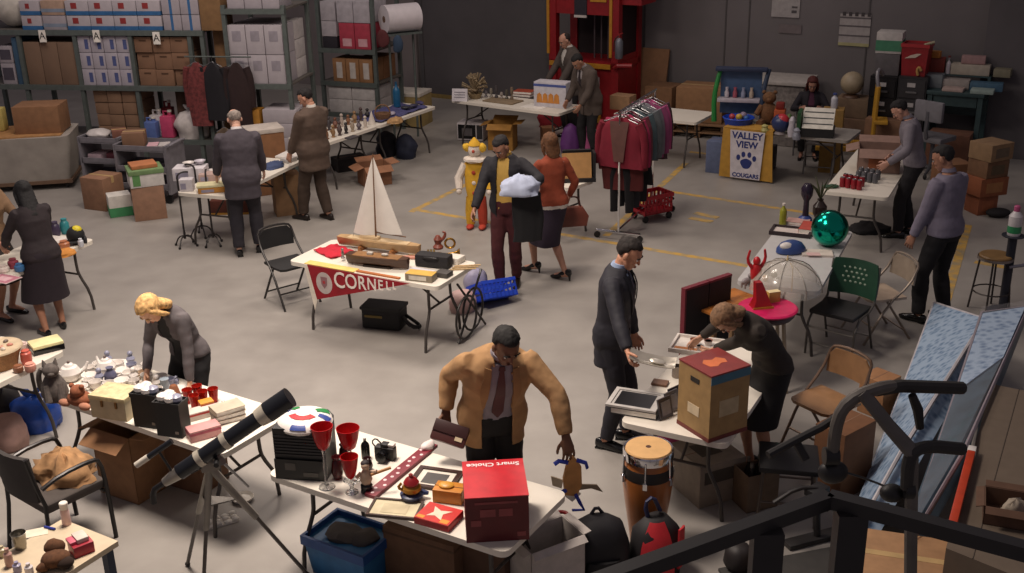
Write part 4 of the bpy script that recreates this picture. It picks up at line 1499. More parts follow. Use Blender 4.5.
b = B(K('7a4a14', .5)); b.bx(-.096, .096, -.004, .004, .088, .0915); b.obj('lid_seam', t)
q = on(441, 520)
t = thing('game_box', 'flat red game box with white and orange print on near table', 'box', q, YN + 4)
b = B(K('a81a20', .4)); b.box((0, 0, .0225), (.24, .19, .045), bev=.004); b.obj('box_body', t)
lidp = B(K('c8302a', .4)); lidp.bx(-.118, .118, -.093, .093, .045, .0475); lp = lidp.obj('printed_lid', t)
b = B(K('e0d0b8', .5)); b.prism([(-.06, -.05), (-.01, -.03), (.05, -.06), (.03, .0), (.07, .05), (.0, .03), (-.06, .06), (-.035, .0)], .0475, .049); b.obj('splash_print', lp)
b = B(K('d98a2a', .5)); b.bx(.05, .105, -.085, -.045, .0475, .049); b.bx(-.11, -.06, -.085, -.055, .0475, .049); b.obj('orange_print', lp)
q = on(491, 541) + V((.0, .215, 0))
t = thing('red_box', 'big red appliance box with white lettering on its lid on near table', 'box', q, 4)
w_, d_, h_ = .37, .42, .30
dark_red = K('5c1418', .55)
b = B(dark_red); b.bx(-w_ / 2, w_ / 2, -d_ / 2, d_ / 2, 0, h_); b.obj('box_body', t)
top_red = K('c0202c', .4)
b = B(top_red); b.bx(-w_ / 2 - .002, w_ / 2 + .002, -d_ / 2 - .002, d_ / 2 + .002, h_ - .002, h_ + .004); b.obj('lid', t)
lettering('Smart Choice', .058, K('efe6e4', .5), t, (.0, d_ / 2 - .055, h_ + .005), cols(V((-1, 0, 0)), V((0, -1, 0)), V((0, 0, 1))), bold=.001)
b = B(K('8a3a3c', .5)); b.bx(-.10, -.01, -d_ / 2 - .003, -d_ / 2, .17, .22); b.obj('faint_print', t)
b = B(K('8a3a3c', .5)); b.bx(.01, .09, -d_ / 2 - .003, -d_ / 2, .17, .22); b.obj('faint_print', t)
b = B(K('8a3a3c', .5)); b.bx(-.13, .12, -d_ / 2 - .003, -d_ / 2, .255, .27); b.obj('faint_print', t)
b = B(K('8a3a3c', .5)); b.bx(-w_ / 2 + .03, -w_ / 2 + .09, -d_ / 2 - .003, -d_ / 2, .11, .15); b.obj('faint_print', t)
b = B(K('8a3a3c', .5)); b.bx(w_ / 2 - .07, w_ / 2 - .02, -d_ / 2 - .003, -d_ / 2, .03, .06); b.obj('faint_print', t)
hand_w = tan.root.matrix_world if False else None
gp = Matrix.Translation(tan.loc) @ Matrix.Rotation(R(tan.yaw), 4, 'Z') @ tan.grip[-1]
t = thing('wooden_toy', 'wooden toy figure with blue limbs dangling from the hand of the tan blazer', 'toy', (gp.x + .03, gp.y - .02, gp.z - .36), 12)
wd = K('bc8448', .5, var=.2)
b = B(wd); b.prism([(-.05, .06), (.03, .04), (.065, .12), (.06, .26), (.01, .34), (-.035, .29), (-.06, .18)], -.012, .012, cols(V((1, 0, 0)), V((0, 0, 1)), V((0, -1, 0)))); b.obj('body', t)
bl = K('2a3aa0', .5)
for pts in ([(-.03, -.012, .30), (-.09, -.012, .32), (-.12, -.012, .30)], [(.03, -.012, .31), (.09, -.012, .28), (.10, -.012, .24)], [(.02, -.012, .06), (.05, -.012, -.01), (.08, -.012, -.07), (.0, -.012, -.06)], [(-.04, -.012, .10), (-.10, -.012, .07), (-.12, -.012, .03)]):
 b = B(bl); b.tube(pts, .015, 8, .6); b.obj('limb', t)
b = B(K('cdbb9c', .6)); b.prism([(-.06, .17), (-.14, .21), (-.13, .14), (-.07, .11)], -.006, .006, cols(V((1, 0, 0)), V((0, 0, 1)), V((0, -1, 0)))); b.obj('wing', t)
b = B(K('8a7860', .6)); b.prism([(.06, .12), (.17, .10), (.21, .04), (.13, .08), (.05, .08)], -.006, .006, cols(V((1, 0, 0)), V((0, 0, 1)), V((0, -1, 0)))); b.obj('wing', t)
b = B(K('ddd6ca', .6)); b.prism([(-.06, .06), (.0, .0), (.06, .05), (.02, .09)], -.008, .008, cols(V((1, 0, 0)), V((0, 0, 1)), V((0, -1, 0)))); b.obj('tail', t)
gp = Matrix.Translation(tan.loc) @ Matrix.Rotation(R(tan.yaw), 4, 'Z') @ tan.grip[1]
t = thing('clutch_bag', 'brown leather clutch with a paper tag in the hand of the tan blazer', 'bag', (gp.x + .03, gp.y - .05, gp.z - .03), -20)
t.rotation_euler = (R(50), R(14), R(-14))
b = B(K('4a2320', .45)); b.box((0, 0, .015), (.24, .14, .05), bev=.018); b.obj('clutch_body', t)
b = B(K('351715', .45)); b.box((0, .03, .042), (.235, .08, .012), bev=.004); b.obj('flap', t)
b = B(K('c9b796', .7)); b.box((.07, -.02, .044), (.05, .035, .003)); b.obj('paper_tag', t)
q = P(364, 590, 0) + V((-.02, .22, 0))
t = thing('storage_bin', 'blue plastic bin full of odds and ends under the near table', 'bin', q, YN)
b = B(K('2c6a9c', .5))
b.loft([[V((x * .22, y * .15, 0)) for x, y in ((-1, -1), (1, -1), (1, 1), (-1, 1))], [V((x * .25, y * .18, .26)) for x, y in ((-1, -1), (1, -1), (1, 1), (-1, 1))]]); b.obj('bin_body', t)
b = B(K('1f4a86', .5)); rect_frame(b, .53, .39, .02, .07, .23); b.obj('rim', t)
b = B(K('55504c', .8)); b.ell((-.05, 0, .27), (.14, .11, .05)); b.ell((.10, .03, .27), (.09, .09, .045)); b.crumple(.03, 12); b.obj('contents', t)
q = P(432, 600, 0) + V((0, .28, 0))
carton('brown carton with dark flap in the middle under the near table', q, YN + 2, .55, .36, .40, K('6a4e3a', .85), 'plain', stripe=(K('57402f', .85), .86, .9))
q = P(492, 612, 0) + V((.02, .30, 0))
carton('brown carton under the right end of the near table', q, YN, .34, .36, .36, K('5a4232', .85), 'seam')
q = P(541, 600, 0) + V((.05, .08, 0))
t = carton('white open carton on the floor at the right end of near table', q, YN + 62, .40, .26, .50, K('b4aca6', .7), 'open', flap=.2)
for k, (u, v) in enumerate(((553, 524), (567, 549))):
 q = P(u, v, .05 if k else .45)
 t = thing('plastic_ring_toy', ['red plastic toy on the rim of white open carton', 'red plastic figure eight toy on the floor beside white carton'][k], 'toy', q if not k else P(u, v + 4, 0), [30, 70][k])
 b = B(K('96141a', .35))
 for e in (-.045, .045):
  pts = [(e + .045 * math.cos(a), .04 * math.sin(a), .016) for a in [2 * PI * i / 14 for i in range(15)]]
  b.tube(pts, .013, 8)
 b.obj('ring', t)
YC = -32.3
t = thing('plush_cat', 'grey plush cat sitting upright at left end of china table', 'toy', on(58, 399), 200)
gm = K('57504c', .95, var=.25, scale=40)
b = B(gm)
b.lathe([(.085, 0), (.10, .05), (.09, .12), (.06, .18), (.04, .21)], n=18)
b.obj('body', t)
b = B(gm); b.ell((0, .03, .25), (.062, .058, .055), 14, 10)
for q in (-1, 1):
 b.tube([(q * .035, .02, .285), (q * .045, .015, .335)], [.022, .004], 8)
b.ell((0, .08, .235), (.025, .02, .018)); b.obj('head', t)
b = B(gm); b.tube([(.04, -.07, .03), (.10, -.08, .06), (.10, -.06, .18), (.07, -.05, .24)], [.028, .028, .024, .016], 10, smooth=1); b.obj('tail', t)
for q in (-1, 1):
 b = B(gm); b.tube([(q * .045, .05, .14), (q * .045, .10, .02)], [.03, .028], 10); b.obj('front_leg', t)
t = thing('plush_bear', 'reddish brown plush bear lying in front of the grey cat', 'toy', on(79, 405), 160)
bm_ = K('8a5238', .95, var=.25, scale=40)
b = B(bm_); b.ell((0, 0, .06), (.10, .075, .06)); b.obj('body', t)
b = B(bm_); b.ell((-.01, .02, .13), (.055, .055, .05)); b.ell((-.055, .02, .17), .02); b.ell((.035, .02, .17), .02); b.obj('head', t)
for (x, y) in ((.10, .05), (.09, -.05), (-.09, .06), (-.10, -.04)):
 b = B(K('b07a62', .95)); b.ell((x, y, .032), (.05, .03, .03)); b.obj('paw', t)
ch = K('dcd6d0', .25)
chb = K('8a8ca0', .3)
def teacup(label, loc, yaw, r=.045, h=.065, m=ch):
 t = thing('teacup', label, 'cup', loc, yaw, 'white china on the table')
 b = B(m); b.lathe([(r * .55, 0), (r * .6, .008), (r * .85, h * .4), (r, h), (r * .93, h), (r * .78, h * .4), (r * .45, .014)], n=18); b.obj('cup_body', t)
 b = B(m); b.tube([(r * .9, 0, h * .8), (r * 1.5, 0, h * .75), (r * 1.5, 0, h * .4), (r * .8, 0, h * .3)], .006, 6, smooth=1); b.obj('handle', t)
 return t
def teapot(label, loc, yaw, s=1.0, m=ch, knob='6a5a54'):
 t = thing('teapot', label, 'teapot', loc, yaw)
 b = B(m); b.lathe([(.05 * s, 0), (.075 * s, .03 * s), (.085 * s, .07 * s), (.06 * s, .115 * s), (.04 * s, .125 * s)]); b.obj('pot_body', t)
 b = B(m); b.lathe([(.042 * s, .122 * s), (.03 * s, .14 * s), (.006, .148 * s)]); b.obj('lid', t)
 b = B(K(knob, .4)); b.ell((0, 0, .156 * s), .012 * s); b.obj('knob', t)
 b = B(m); b.tube([(.07 * s, 0, .05 * s), (.12 * s, 0, .08 * s), (.14 * s, 0, .125 * s)], [.02 * s, .014 * s, .009 * s], 8); b.obj('spout', t)
 b = B(m); b.tube([(-.07 * s, 0, .09 * s), (-.13 * s, 0, .10 * s), (-.12 * s, 0, .04 * s), (-.075 * s, 0, .035 * s)], .008 * s, 8, smooth=1); b.obj('handle', t)
 return t
t = thing('serving_dish', 'large oval white dish lying at the back of the china table', 'dish', on(112, 374), YC)
b = B(ch); b.lathe([(.11, 0), (.17, .012), (.20, .035), (.197, .04), (.16, .018), (.01, .010)], n=28); b.obj('dish_body', t)
teapot('white teapot with dark knob beside the plush bear', on(83, 378), 30, 1.0)
teapot('white teapot on the large oval dish', on(104, 376, TZ + .02), 140, .9)
for k, (u, v, m, lb) in enumerate(((92, 384, ch, 'white teacup left of the beige box'), (98, 387, ch, 'white teacup touching the left side of the beige box'), (118, 369, ch, 'white teacup at the far edge behind the beige box'), (128, 373, chb, 'blue grey teacup at far edge of the china table'),
 (134, 376, ch, 'white teacup in front of the blue grey cup'), (127, 380, ch, 'white teacup right behind the beige box'), (141, 379, K('b59a80', .4), 'tan teacup under the hand of the blonde woman'), (150, 383, ch, 'white teacup behind the left black box'), (158, 383, ch, 'white teacup at far edge right of the hand'), (168, 387, chb, 'pale blue cup behind the gap of the black boxes'))):
 teacup(lb, on(u, v), 40 * k, .042 + .006 * (k % 3), .06 + .012 * (k % 2), m)
jarlike('china_vase', 'dark blue and white vase on the oval dish side', 'vase', [(.03, 0), (.05, .04), (.045, .08), (.02, .11), (.03, .13), (.022, .13)], K('595a72', .3), on(110, 381))
jarlike('china_vase', 'pale blue glass vase behind the right black box', 'vase', [(.025, 0), (.04, .05), (.03, .09), (.035, .11), (.028, .11)], K('9aa6b0', .2), on(165, 392))
jarlike('china_vase', 'brown and white small vase beside the right black box', 'vase', [(.03, 0), (.045, .03), (.03, .09), (.022, .10)], K('8a5a40', .4), on(176, 396))
random.seed(11)
spots = [(90, 376), (96, 381), (104, 385), (112, 387), (120, 384), (134, 383), (138, 386), (122, 376), (131, 369), (142, 373), (146, 388), (153, 390), (160, 395), (88, 390), (106, 368), (99, 372)]
for k, (u, v) in enumerate(spots):
 q = on(u, v)
 if k % 3 == 0:
  teacup('white china cup in the crowd of china along the far edge', q, 50 * k, .046, .07)
 elif k % 3 == 1:
  t = thing('china_bowl', 'white china bowl in the crowd of china along the far edge', 'bowl', q, 0, 'white china bowls on the table')
  b = B(ch); b.lathe([(.03, 0), (.035, .01), (.06, .055), (.055, .055), (.02, .012)], n=18); b.obj('bowl_body', t)
 else:
  t = thing('china_figurine', 'white and grey china figurine in the crowd of china', 'figurine', q, 30 * k, 'white china figurines on the table')
  b = B(ch if k % 2 else chb); b.lathe([(.035, 0), (.036, .012), (.02, .03), (.035, .07), (.015, .10)], n=14); b.ell((0, 0, .115), .022); b.obj('figure', t)
q = on(116, 421) + V((-.02, .13, 0))
t = thing('keepsake_box', 'cream box with patterned lid on the china table', 'box', q, YC + 14)
b = B(K('b9ab8c', .6)); b.bx(-.15, .15, -.11, .11, 0, .15); b.obj('box_body', t)
b = B(K('c9b98e', .55, var=.2, scale=25)); b.box((0, 0, .165), (.31, .23, .035), bev=.006); b.obj('lid', t)
b = B(K('7a5a34', .4, metal=.6)); b.bx(-.05, -.035, -.122, -.11, .10, .15); b.bx(.07, .085, -.122, -.11, .10, .15); b.obj('clasp', t)
for k, (u, v) in enumerate(((148, 430), (179, 440))):
 q = on(u, v) + V((0, .09, 0))
 t = thing('china_carrier', ['left black box stuffed with white china on the table', 'right black box stuffed with white china on the table'][k], 'box', q, YC + 16)
 b = B(K('1a191a', .5)); b.bx(-.10, .10, -.06, .06, 0, .25); rect_frame(b, .21, .13, .008, .03, .235); b.obj('box_body', t)
 b = B(K('8a8178', .3, metal=.5)); b.bx(.05, .075, -.064, -.06, .03, .05); b.obj('latch', t)
 for j, (x, y) in enumerate(((-.05, -.01), (.0, .02), (.055, -.005), (.02, -.03), (-.03, .04))):
  b = B([ch, K('d2c8bc', .35), chb][j % 3] if j != 4 else ch)
  r = .042 - .004 * (j % 2)
  b.lathe([(r * .5, .25), (r, .275), (r * .95, .30), (r * .4, .315), (.004, .318)], (x, y, 0), 14)
  c = b.obj('wrapped_cup', t)
for k, (u, v) in enumerate(((190, 402), (198, 408), (205, 404), (212, 402), (197, 399))):
 t = thing('red_glass', 'red glass cup, %s of five behind the right black box' % ['leftmost', 'nearest', 'middle', 'rightmost', 'farthest'][k], 'glass', on(u, v), 0, 'red glass cups')
 b = B(K('b5241a', .2, trans=.3)); b.lathe([(.026, 0), (.03, .03), (.040, .11), (.037, .11), (.026, .03), (.01, .012)], n=16); b.obj('glass_body', t)
for (u, v, w, d, h, m, band, lb) in ((202, 440, .22, .12, .08, 'c08a88', 'a8485a', 'pink carton standing at the near edge by the telescope'), (199, 420, .24, .10, .06, 'c9beb4', 'b0302a', 'white and red carton behind the pink carton'), (205, 414, .10, .08, .08, 'd08a2a', 'b0302a', 'small orange tin between the cartons and red cups')):
 q = on(u, v) + V((0, .06, 0))
 t = thing('small_carton', lb, 'box', q, YC + 64)
 b = B(K(m, .5)); b.box((0, 0, h / 2), (w, d, h), bev=.004); b.obj('box_body', t)
 b = B(K(band, .5)); b.bx(-w / 2 - .001, w / 2 + .001, -d / 2 - .001, d / 2 + .001, h * .6, h * .85); b.obj('printed_band', t)
for k, c in enumerate(('9a8a76', '7d7066', 'b5a894')):
 book('hardback book, %s of the stack behind the telescope' % ['lowest', 'middle', 'topmost'][k], on(226, 424) + V((0, .08, .036 * k)), YC + 60 + 4 * k, .22, .15, .035, K(c, .7), 'stacked books by the telescope')
for k, (u, v) in enumerate(((224, 408), (237, 406), (176, 384))):
 jarlike('salt_shaker', ['small white shaker behind the stacked books', 'small dark shaker near the right end of the china table', 'small grey shaker behind the pale blue vase'][k], 'shaker', [(.02, 0), (.022, .03), (.012, .05), (.014, .06), (.004, .068)], [ch, K('3a3636', .4), chb][k], on(u, v))
t = thing('small_plate', 'small white plate at far edge near the blonde woman', 'plate', on(190, 397) + V((-.1, .1, 0)), 0)
b = B(ch); b.lathe([(.04, 0), (.075, .012), (.073, .015), (.03, .006)], n=20); b.obj('plate_body', t)
q = P(128, 500, 0) + V((.02, .18, 0))
carton('large brown carton with loose flap under the china table', q, YC + 3, .40, .36, .56, K('8a6444', .85), 'open')
q = P(178, 492, 0) + V((.04, .14, 0))
carton('lower brown carton beside the large one under the china table', q, YC + 4, .36, .3, .36, K('6f4f38', .85), 'seam')
A_ = P(209, 462, 1.02)
t = thing('telescope', 'black refractor telescope on a grey tripod in front of the china table', 'telescope', (A_.x, A_.y, 0), 0)
za = A_.z
e0 = PY(152, 491, A_.y - .10) - V((A_.x, A_.y, 0))
e1 = PY(290, 397, A_.y + .05) - V((A_.x, A_.y, 0))
dr = (e1 - e0)
L = dr.length
dn = dr.normalized()
pt = lambda s: e0 + dr * s
tb = K('16181d', .28)
b = B(tb); b.cyl(pt(.20), pt(.80), .050, n=20); b.obj('main_tube', t)
b = B(tb); b.cyl(pt(.84), pt(1.0), .066, n=20); b.obj('dew_shield', t)
b = B(K('b8b0a0', .35, metal=.3)); b.cyl(pt(.775), pt(.845), .056, .066, n=20); b.obj('collar', t)
for s0_ in (.335, .52):
 b = B(K('b8b0a0', .35, metal=.3)); b.cyl(pt(s0_), pt(s0_ + .035), .056, n=20); b.obj('tube_ring', t)
b = B(K('9a948a', .35, metal=.5)); b.cyl(pt(.09), pt(.21), .028, .045, n=16); b.obj('focuser', t)
b = B(black); up = V((0, 0, 1)); b.tube([pt(.10), pt(.02), pt(.0) + up * -.03, pt(.0) + up * -.085], .019, 10); b.obj('eyepiece', t)
pf = up.cross(dn).normalized()
fo = (dn.cross(pf)).normalized()
b = B(tb); b.cyl(pt(.12) + fo * .19 + pf * .02, pt(.29) + fo * .19 + pf * .02, .018, n=12); b.obj('finder_tube', t)
b = B(K('c5beb0', .4)); b.cyl(pt(.03) + fo * .19 + pf * .02, pt(.12) + fo * .19 + pf * .02, .020, n=12); b.obj('finder_eyepiece', t)
b = B(black); b.cyl(pt(.17) + fo * .03, pt(.19) + fo * .19 + pf * .02, .008, n=8); b.obj('finder_bracket', t)
mid = pt(.43)
top = V((0, 0, za))
b = B(K('77716a', .4, metal=.4)); b.tube([mid - fo * .045, mid - fo * .09, top + V((0, 0, .02))], [.03, .035, .04], 12); b.box(top + V((0, 0, .0)), (.11, .10, .09), .4, .01); b.obj('mount_head', t)
b = B(black); b.cyl(mid - fo * .06 + pf * .03, mid - fo * .06 - pf * .10, .016, n=12); b.obj('clamp_knob', t)
b = B(black); b.cyl(top + V((-.04, -.05, 0)), top + V((-.10, -.08, -.02)), .018, n=10); b.obj('clamp_knob', t)
b = B(steel); ck = top + V((.03, .05, .02)); ce = V((.17, .20, za - .30)); b.cyl(ck, ce, .009, n=8); b.obj('counterweight_bar', t)
org = V((A_.x, A_.y, 0))
for (u, v) in ((203, 606), (308, 577), (188, 566)):
 f_ = P(u, v, 0) - org
 kn = top.lerp(f_, .46)
 b = B(K('8a857c', .4, metal=.4)); b.tube([top + (f_ - top).normalized() * .03 + V((0, 0, -.03)), kn], [.026, .023], 8, .7); b.obj('leg', t)
 b = B(K('4c4642', .4, metal=.3)); b.tube([kn - (f_ - top) * .05, f_ + V((0, 0, .02))], .013, 8); b.obj('lower_leg', t)
 b = B(black); b.ell(f_ + V((0, 0, .018)), .018); b.obj('rubber_foot', t)
b = B(K('55504a', .4, metal=.3))
fs_ = [top.lerp(P(u, v, 0) - org, .30) for (u, v) in ((203, 606), (308, 577), (188, 566))]
b.loft([[p + V((0, 0, -.004)) for p in fs_], [p + V((0, 0, .004)) for p in fs_]]); b.obj('accessory_tray', t)
t = thing('round_reflector', 'round white dish lying on the floor behind the telescope', 'dish', P(243, 500, 0), 20)
b = B(K('d8d2c6', .4)); b.lathe([(.05, 0), (.075, .012), (.085, .03), (.082, .033), (.06, .014), (.002, .010)], n=24); b.obj('dish_body', t)
t = thing('foam_packing', 'white perforated foam piece on the floor below the telescope', 'foam', P(222, 522, 0), 30)
b = B(K('dcd8d0', .6))
for i in range(4):
 for j in range(3):
  b.ell((-.09 + .06 * i, -.045 + .045 * j, .016 + .008 * ((i + j) % 2)), (.028, .02, .016), 8, 6)
b.box((0, 0, .006), (.22, .12, .01)); b.obj('foam_body', t)
g = P(58, 560, 0) + V((-.02, .24, 0))
t = thing('stacking_armchair', 'black framed armchair with grey seat at lower left', 'chair', g, -38)
fb = K('232020', .35, metal=.3)
sm_ = K('4a433f', .9)
b = B(sm_); b.box((0, 0, .445), (.48, .47, .07), bev=.025); b.obj('seat', t)
b = B(K('35302e', .8))
gr = []
for j in range(6):
 z = .52 + .34 * j / 5
 gr.append([V((.225 * x, -.245 - .03 * (z - .5) * 3 - .05 * (1 - x * x), z)) for x in (-1, -.6, -.2, .2, .6, 1)])
b.sheet(gr, .03); b.obj('backrest', t)
for q in (-1, 1):
 b = B(fb); b.tube([(q * .25, .23, 0), (q * .255, .22, .44), (q * .26, .20, .64), (q * .262, .14, .675), (q * .262, -.10, .67), (q * .25, -.235, .62)], .016, 8, smooth=1); b.obj('arm_leg', t)
 b = B(fb); b.tube([(q * .25, -.30, 0), (q * .25, -.22, .45), (q * .24, -.26, .62), (q * .235, -.30, .87)], .015, 8, smooth=1); b.obj('back_leg', t)
b = B(fb); b.tube([(-.25, .2, .40), (.25, .2, .40)], .012); b.obj('crossbar', t)
cl = cloth_pile('cardigan', 'tan checked cardigan heaped on the seat of the armchair', 'clothes', V((g.x + .04, g.y + .09, .482)), .44, .36, .18, K('a07a54', .95, var=.3, scale=14), 2, -30, .4)
cl2 = None
tf = K('c5b498', .55, var=.06)
c0 = P(118, 541, .70)
t = thing('side_table', 'small cream side table with dark blue legs in the lower left corner', 'table', (c0.x, c0.y, 0), 59)
b = B(tf); b.bx(-1.0, 0, 0, .50, .665, .70); b.obj('tabletop', t)
for x, y in ((-.05, .05), (-.05, .45), (-.95, .05), (-.95, .45)):
 b = B(K('232c40', .45, metal=.3)); b.bx(x - .025, x + .025, y - .025, y + .025, 0, .665); b.obj('leg', t)
s_on = lambda u, v: P(u, v, .7005)
t = thing('pump_bottle', 'pale pink bottle with white cap on the corner side table', 'bottle', s_on(67, 524))
b = B(K('d6b5ae', .4)); b.lathe([(.026, 0), (.028, .01), (.026, .10), (.022, .11)]); b.obj('bottle_body', t)
b = B(K('e0d9ce', .4)); b.lathe([(.026, .11), (.026, .15), (.022, .155)]); b.obj('cap', t)
t = thing('gift_box', 'small red and white gift box on the corner side table', 'box', s_on(79, 556) + V((0, .05, 0)), 40)
b = B(K('a01a30', .4)); b.box((0, 0, .035), (.12, .11, .07), bev=.004); b.obj('box_body', t)
b = B(K('d0c4b8', .5)); b.box((.01, .02, .085), (.07, .10, .03), bev=.006); b.obj('white_packet', t)
b = B(K('c25a70', .5)); b.box((-.045, .02, .08), (.04, .08, .02), bev=.006); b.obj('pink_packet', t)
t = thing('plush_toy', 'brown furry toy lying on the corner side table', 'toy', s_on(57, 566), 20)
b = B(K('5a3a24', .95, var=.3, scale=50)); b.ell((0, 0, .05), (.085, .065, .05)); b.ell((.0, .07, .085), (.06, .05, .05)); b.ell((-.07, -.03, .03), (.04, .03, .03)); b.crumple(.008, 30); b.obj('body', t, sharp=1.4)
b = B(K('2a1a12', .95)); b.ell((.05, -.04, .035), (.05, .045, .035)); b.obj('dark_paw', t)
t = thing('metal_tumbler', 'steel tumbler with dark opening at left on the side table', 'cup', s_on(21, 548))
b = B(K('8f8a80', .25, metal=.8)); b.lathe([(.032, 0), (.042, .10), (.046, .105), (.042, .106), (.036, .02), (.002, .018)], n=22); b.obj('tumbler_body', t)
for k, (u, v, h, m, lb) in enumerate(((10, 566, .12, 'b08a80', 'pinkish tube standing left of the steel tumbler'), (18, 572, .07, '8a86a0', 'small chrome and purple bottle in front of the tumbler'), (30, 575, .08, 'c9c2c4', 'white glass bottle at the lower left corner'), (3, 556, .07, 'b3a88a', 'yellowish jar at the far left edge'))):
 jarlike('cosmetic_bottle', lb, 'bottle', [(.02, 0), (.024, .01), (.024, h * .7), (.012, h * .8), (.012, h)], K(m, .3), s_on(u, v), extra=lambda b: None)
b = B(K('d6cdb8', .8)); b.box((0, 0, .001), (.16, .09, .002)); single(b, 'paper_sheet', 'cream paper sheet behind the steel tumbler', 'paper', s_on(34, 533), 20)
b = B(K('2a3890', .4)); b.tube([(-.04, 0, .008), (.04, 0, .008)], .008); single(b, 'blue_pen', 'blue pen lying behind the brown furry toy', 'pen', s_on(50, 529), -20)
YB = 64
t = thing('round_basket', 'round shallow woven basket full of trinkets at left edge', 'basket', on(6, 372) + V((-.08, .12, 0)), 0)
b = B(K('9a7048', .8, var=.3, scale=60)); b.lathe([(.17, 0), (.20, .10), (.235, .19), (.24, .20), (.225, .20), (.19, .17), (.01, .165)], n=30); b.obj('basket_body', t); t.scale = (.8, .8, .8)
b = B(K('c0ad90', .7)); b.lathe([(.235, .19), (.25, .20), (.245, .215), (.225, .205)], n=30); b.obj('rim', t)
for k in range(16):
 a = k * 2.4; r = .05 + .13 * ((k * 37) % 10) / 10
 b = B(K(['c9c0b2', '6a5a50', 'a89a8a', 'b07060', '8a8478'][k % 5], .5)); b.ell((r * math.cos(a), r * math.sin(a), .19 + .012 * (k % 3)), (.032, .022, .018), 8, 6, Matrix.Rotation(a, 3, 'Z')); b.obj('trinket', t)
t = thing('cake_box', 'black box with a cream lid on the basket table', 'box', on(45, 352) + V((-.02, .06, 0)), 36)
b = B(gloss_black); b.box((0, 0, .025), (.25, .19, .05), bev=.004); b.obj('box_body', t)
b = B(K('d8cf9c', .5)); b.box((0, 0, .062), (.245, .185, .028), bev=.006); b.obj('lid', t)
for k, (u, v, r, h, c, lb) in enumerate(((25, 364, .045, .12, 'c05a4a', 'red and pink jar right of the round basket'), (31, 371, .045, .07, 'd0907e', 'short salmon pink jar at the near edge of basket table'), (19, 372, .04, .06, '8a5a40', 'brown pot in front of the round basket'), (26, 349, .03, .06, 'c9b0a8', 'small pale pot behind the red jar'))):
 jarlike('small_jar', lb, 'jar', [(r * .8, 0), (r, h * .3), (r * .95, h * .8), (r * .7, h * .9), (r * .75, h), (r * .6, h)], K(c, .4), on(u, v))
q = P(38, 440, 0)
bag('plastic_bag', 'bright blue plastic bag on the floor under the basket table', q + V((-.10, .20, 0)), 15, .42, .34, .36, K('1a4aa8', .3), 4)
q = P(12, 452, 0)
bag('shopping_bag', 'pinkish bag on the floor at the left edge under the table', q + V((-.05, .12, 0)), 15, .34, .3, .36, K('a08078', .6), 8, False)
bag('shopping_bag', 'dark bag with brown bottom farther under the basket table', P(4, 420, 0), 15, .36, .3, .40, K('2e2a2a', .7), 9, False)
yl_ = K('c9b81e', .5)
t = thing('cap', 'black cap with a yellow top on the left table', 'hat', on(74, 243), 20)
b = B(K('161618', .8)); b.ell((0, 0, .08), (.095, .095, .10)); b.box((0, -.10, .035), (.13, .10, .012), bev=.004); b.obj('crown', t)
b = B(yl_); b.ell((.015, -.01, .135), (.06, .06, .05)); b.obj('yellow_top', t)
for k, (u, v, r, h, c, lb) in enumerate(((64, 234, .05, .17, '2f7f86', 'teal bottle beside the black cap'), (58, 237, .05, .16, '3a3048', 'dark purple jar at far side of the left table'), (66, 248, .06, .09, 'a86a48', 'orange brown pot in front of teal bottle'), (80, 246, .03, .09, 'c5c8d0', 'white and blue tube right of the black cap'), (85, 243, .022, .08, '2a2a2e', 'small black bottle at right end of the left table'), (14, 268, .055, .10, '8a3a48', 'reddish jar left of the long haired woman'), (20, 271, .05, .08, '3a6a9a', 'blue jar left of the long haired woman'), (4, 272, .06, .07, 'd0c4bc', 'white bowl near the left edge of the left table'))):
 jarlike('small_jar', lb, 'jar', [(r * .8, 0), (r, h * .25), (r * .95, h * .7), (r * .6, h * .85), (r * .65, h), (r * .5, h)], K(c, .4), on(u, v))
cloth_pile('folded_cloth', 'orange cloth heaped at near side of the left table', 'cloth', on(66, 255), .22, .16, .07, K('c0803a', .9), 6, 64)
b = B(K('c9c2bc', .7)); b.box((0, 0, .012), (.22, .30, .024), bev=.003); single(b, 'paper_pile', 'pile of white papers under the caps on the left table', 'paper', on(58, 240), 64)
t = picture('pink card lying at near edge of the left table', on(4, 279), 64, .2, .28, K('c9b0b0', .6), K('b07080', .6), K('c9a0a8', .6), .01, .006)
YP = -28.3
ep = V((math.cos(R(YP)), math.sin(R(YP)), 0))
np_ = V((ep.y, -ep.x, 0))
A0 = V((-2.25, 10.60, 0))
t = thing('pennant', 'dark red felt pennant lettered CORNELL hanging from the table edge', 'pennant', A0 + ep * .24 + np_ * .012 + V((0, 0, TZ + .002)), YP)
felt = K('8c1220', .9)
Lp, Hp = 1.22, .36
FR = cols(V((1, 0, 0)), V((0, 0, 1)), V((0, -1, 0)))
b = B(felt); b.prism([(0, 0), (Lp, -.01), (.09, -Hp)], 0, .004, FR); b.obj('felt', t)
b = B(K('d8cfc0', .8)); b.prism([(-.03, .0), (.01, 0), (.10, -Hp - .01), (.06, -Hp - .12)], -.001, .006, FR); b.obj('binding', t)
b = B(K('b5a8a4', .7)); b.prism([(.205 + .098 * math.cos(k * PI / 12), -.165 + .115 * math.sin(k * PI / 12)) for k in range(24)], .004, .006, FR); sl = b.obj('seal', t)
b = B(K('8a6468', .7)); b.prism([(.165, -.10), (.245, -.10), (.24, -.18), (.205, -.225), (.17, -.18)], .006, .0075, FR)
b.obj('shield', sl)
b = B(K('a33038', .7)); b.prism([(.19, -.14), (.22, -.14), (.22, -.17), (.19, -.17)], .0075, .009, FR); b.obj('shield_mark', sl)
x = .33
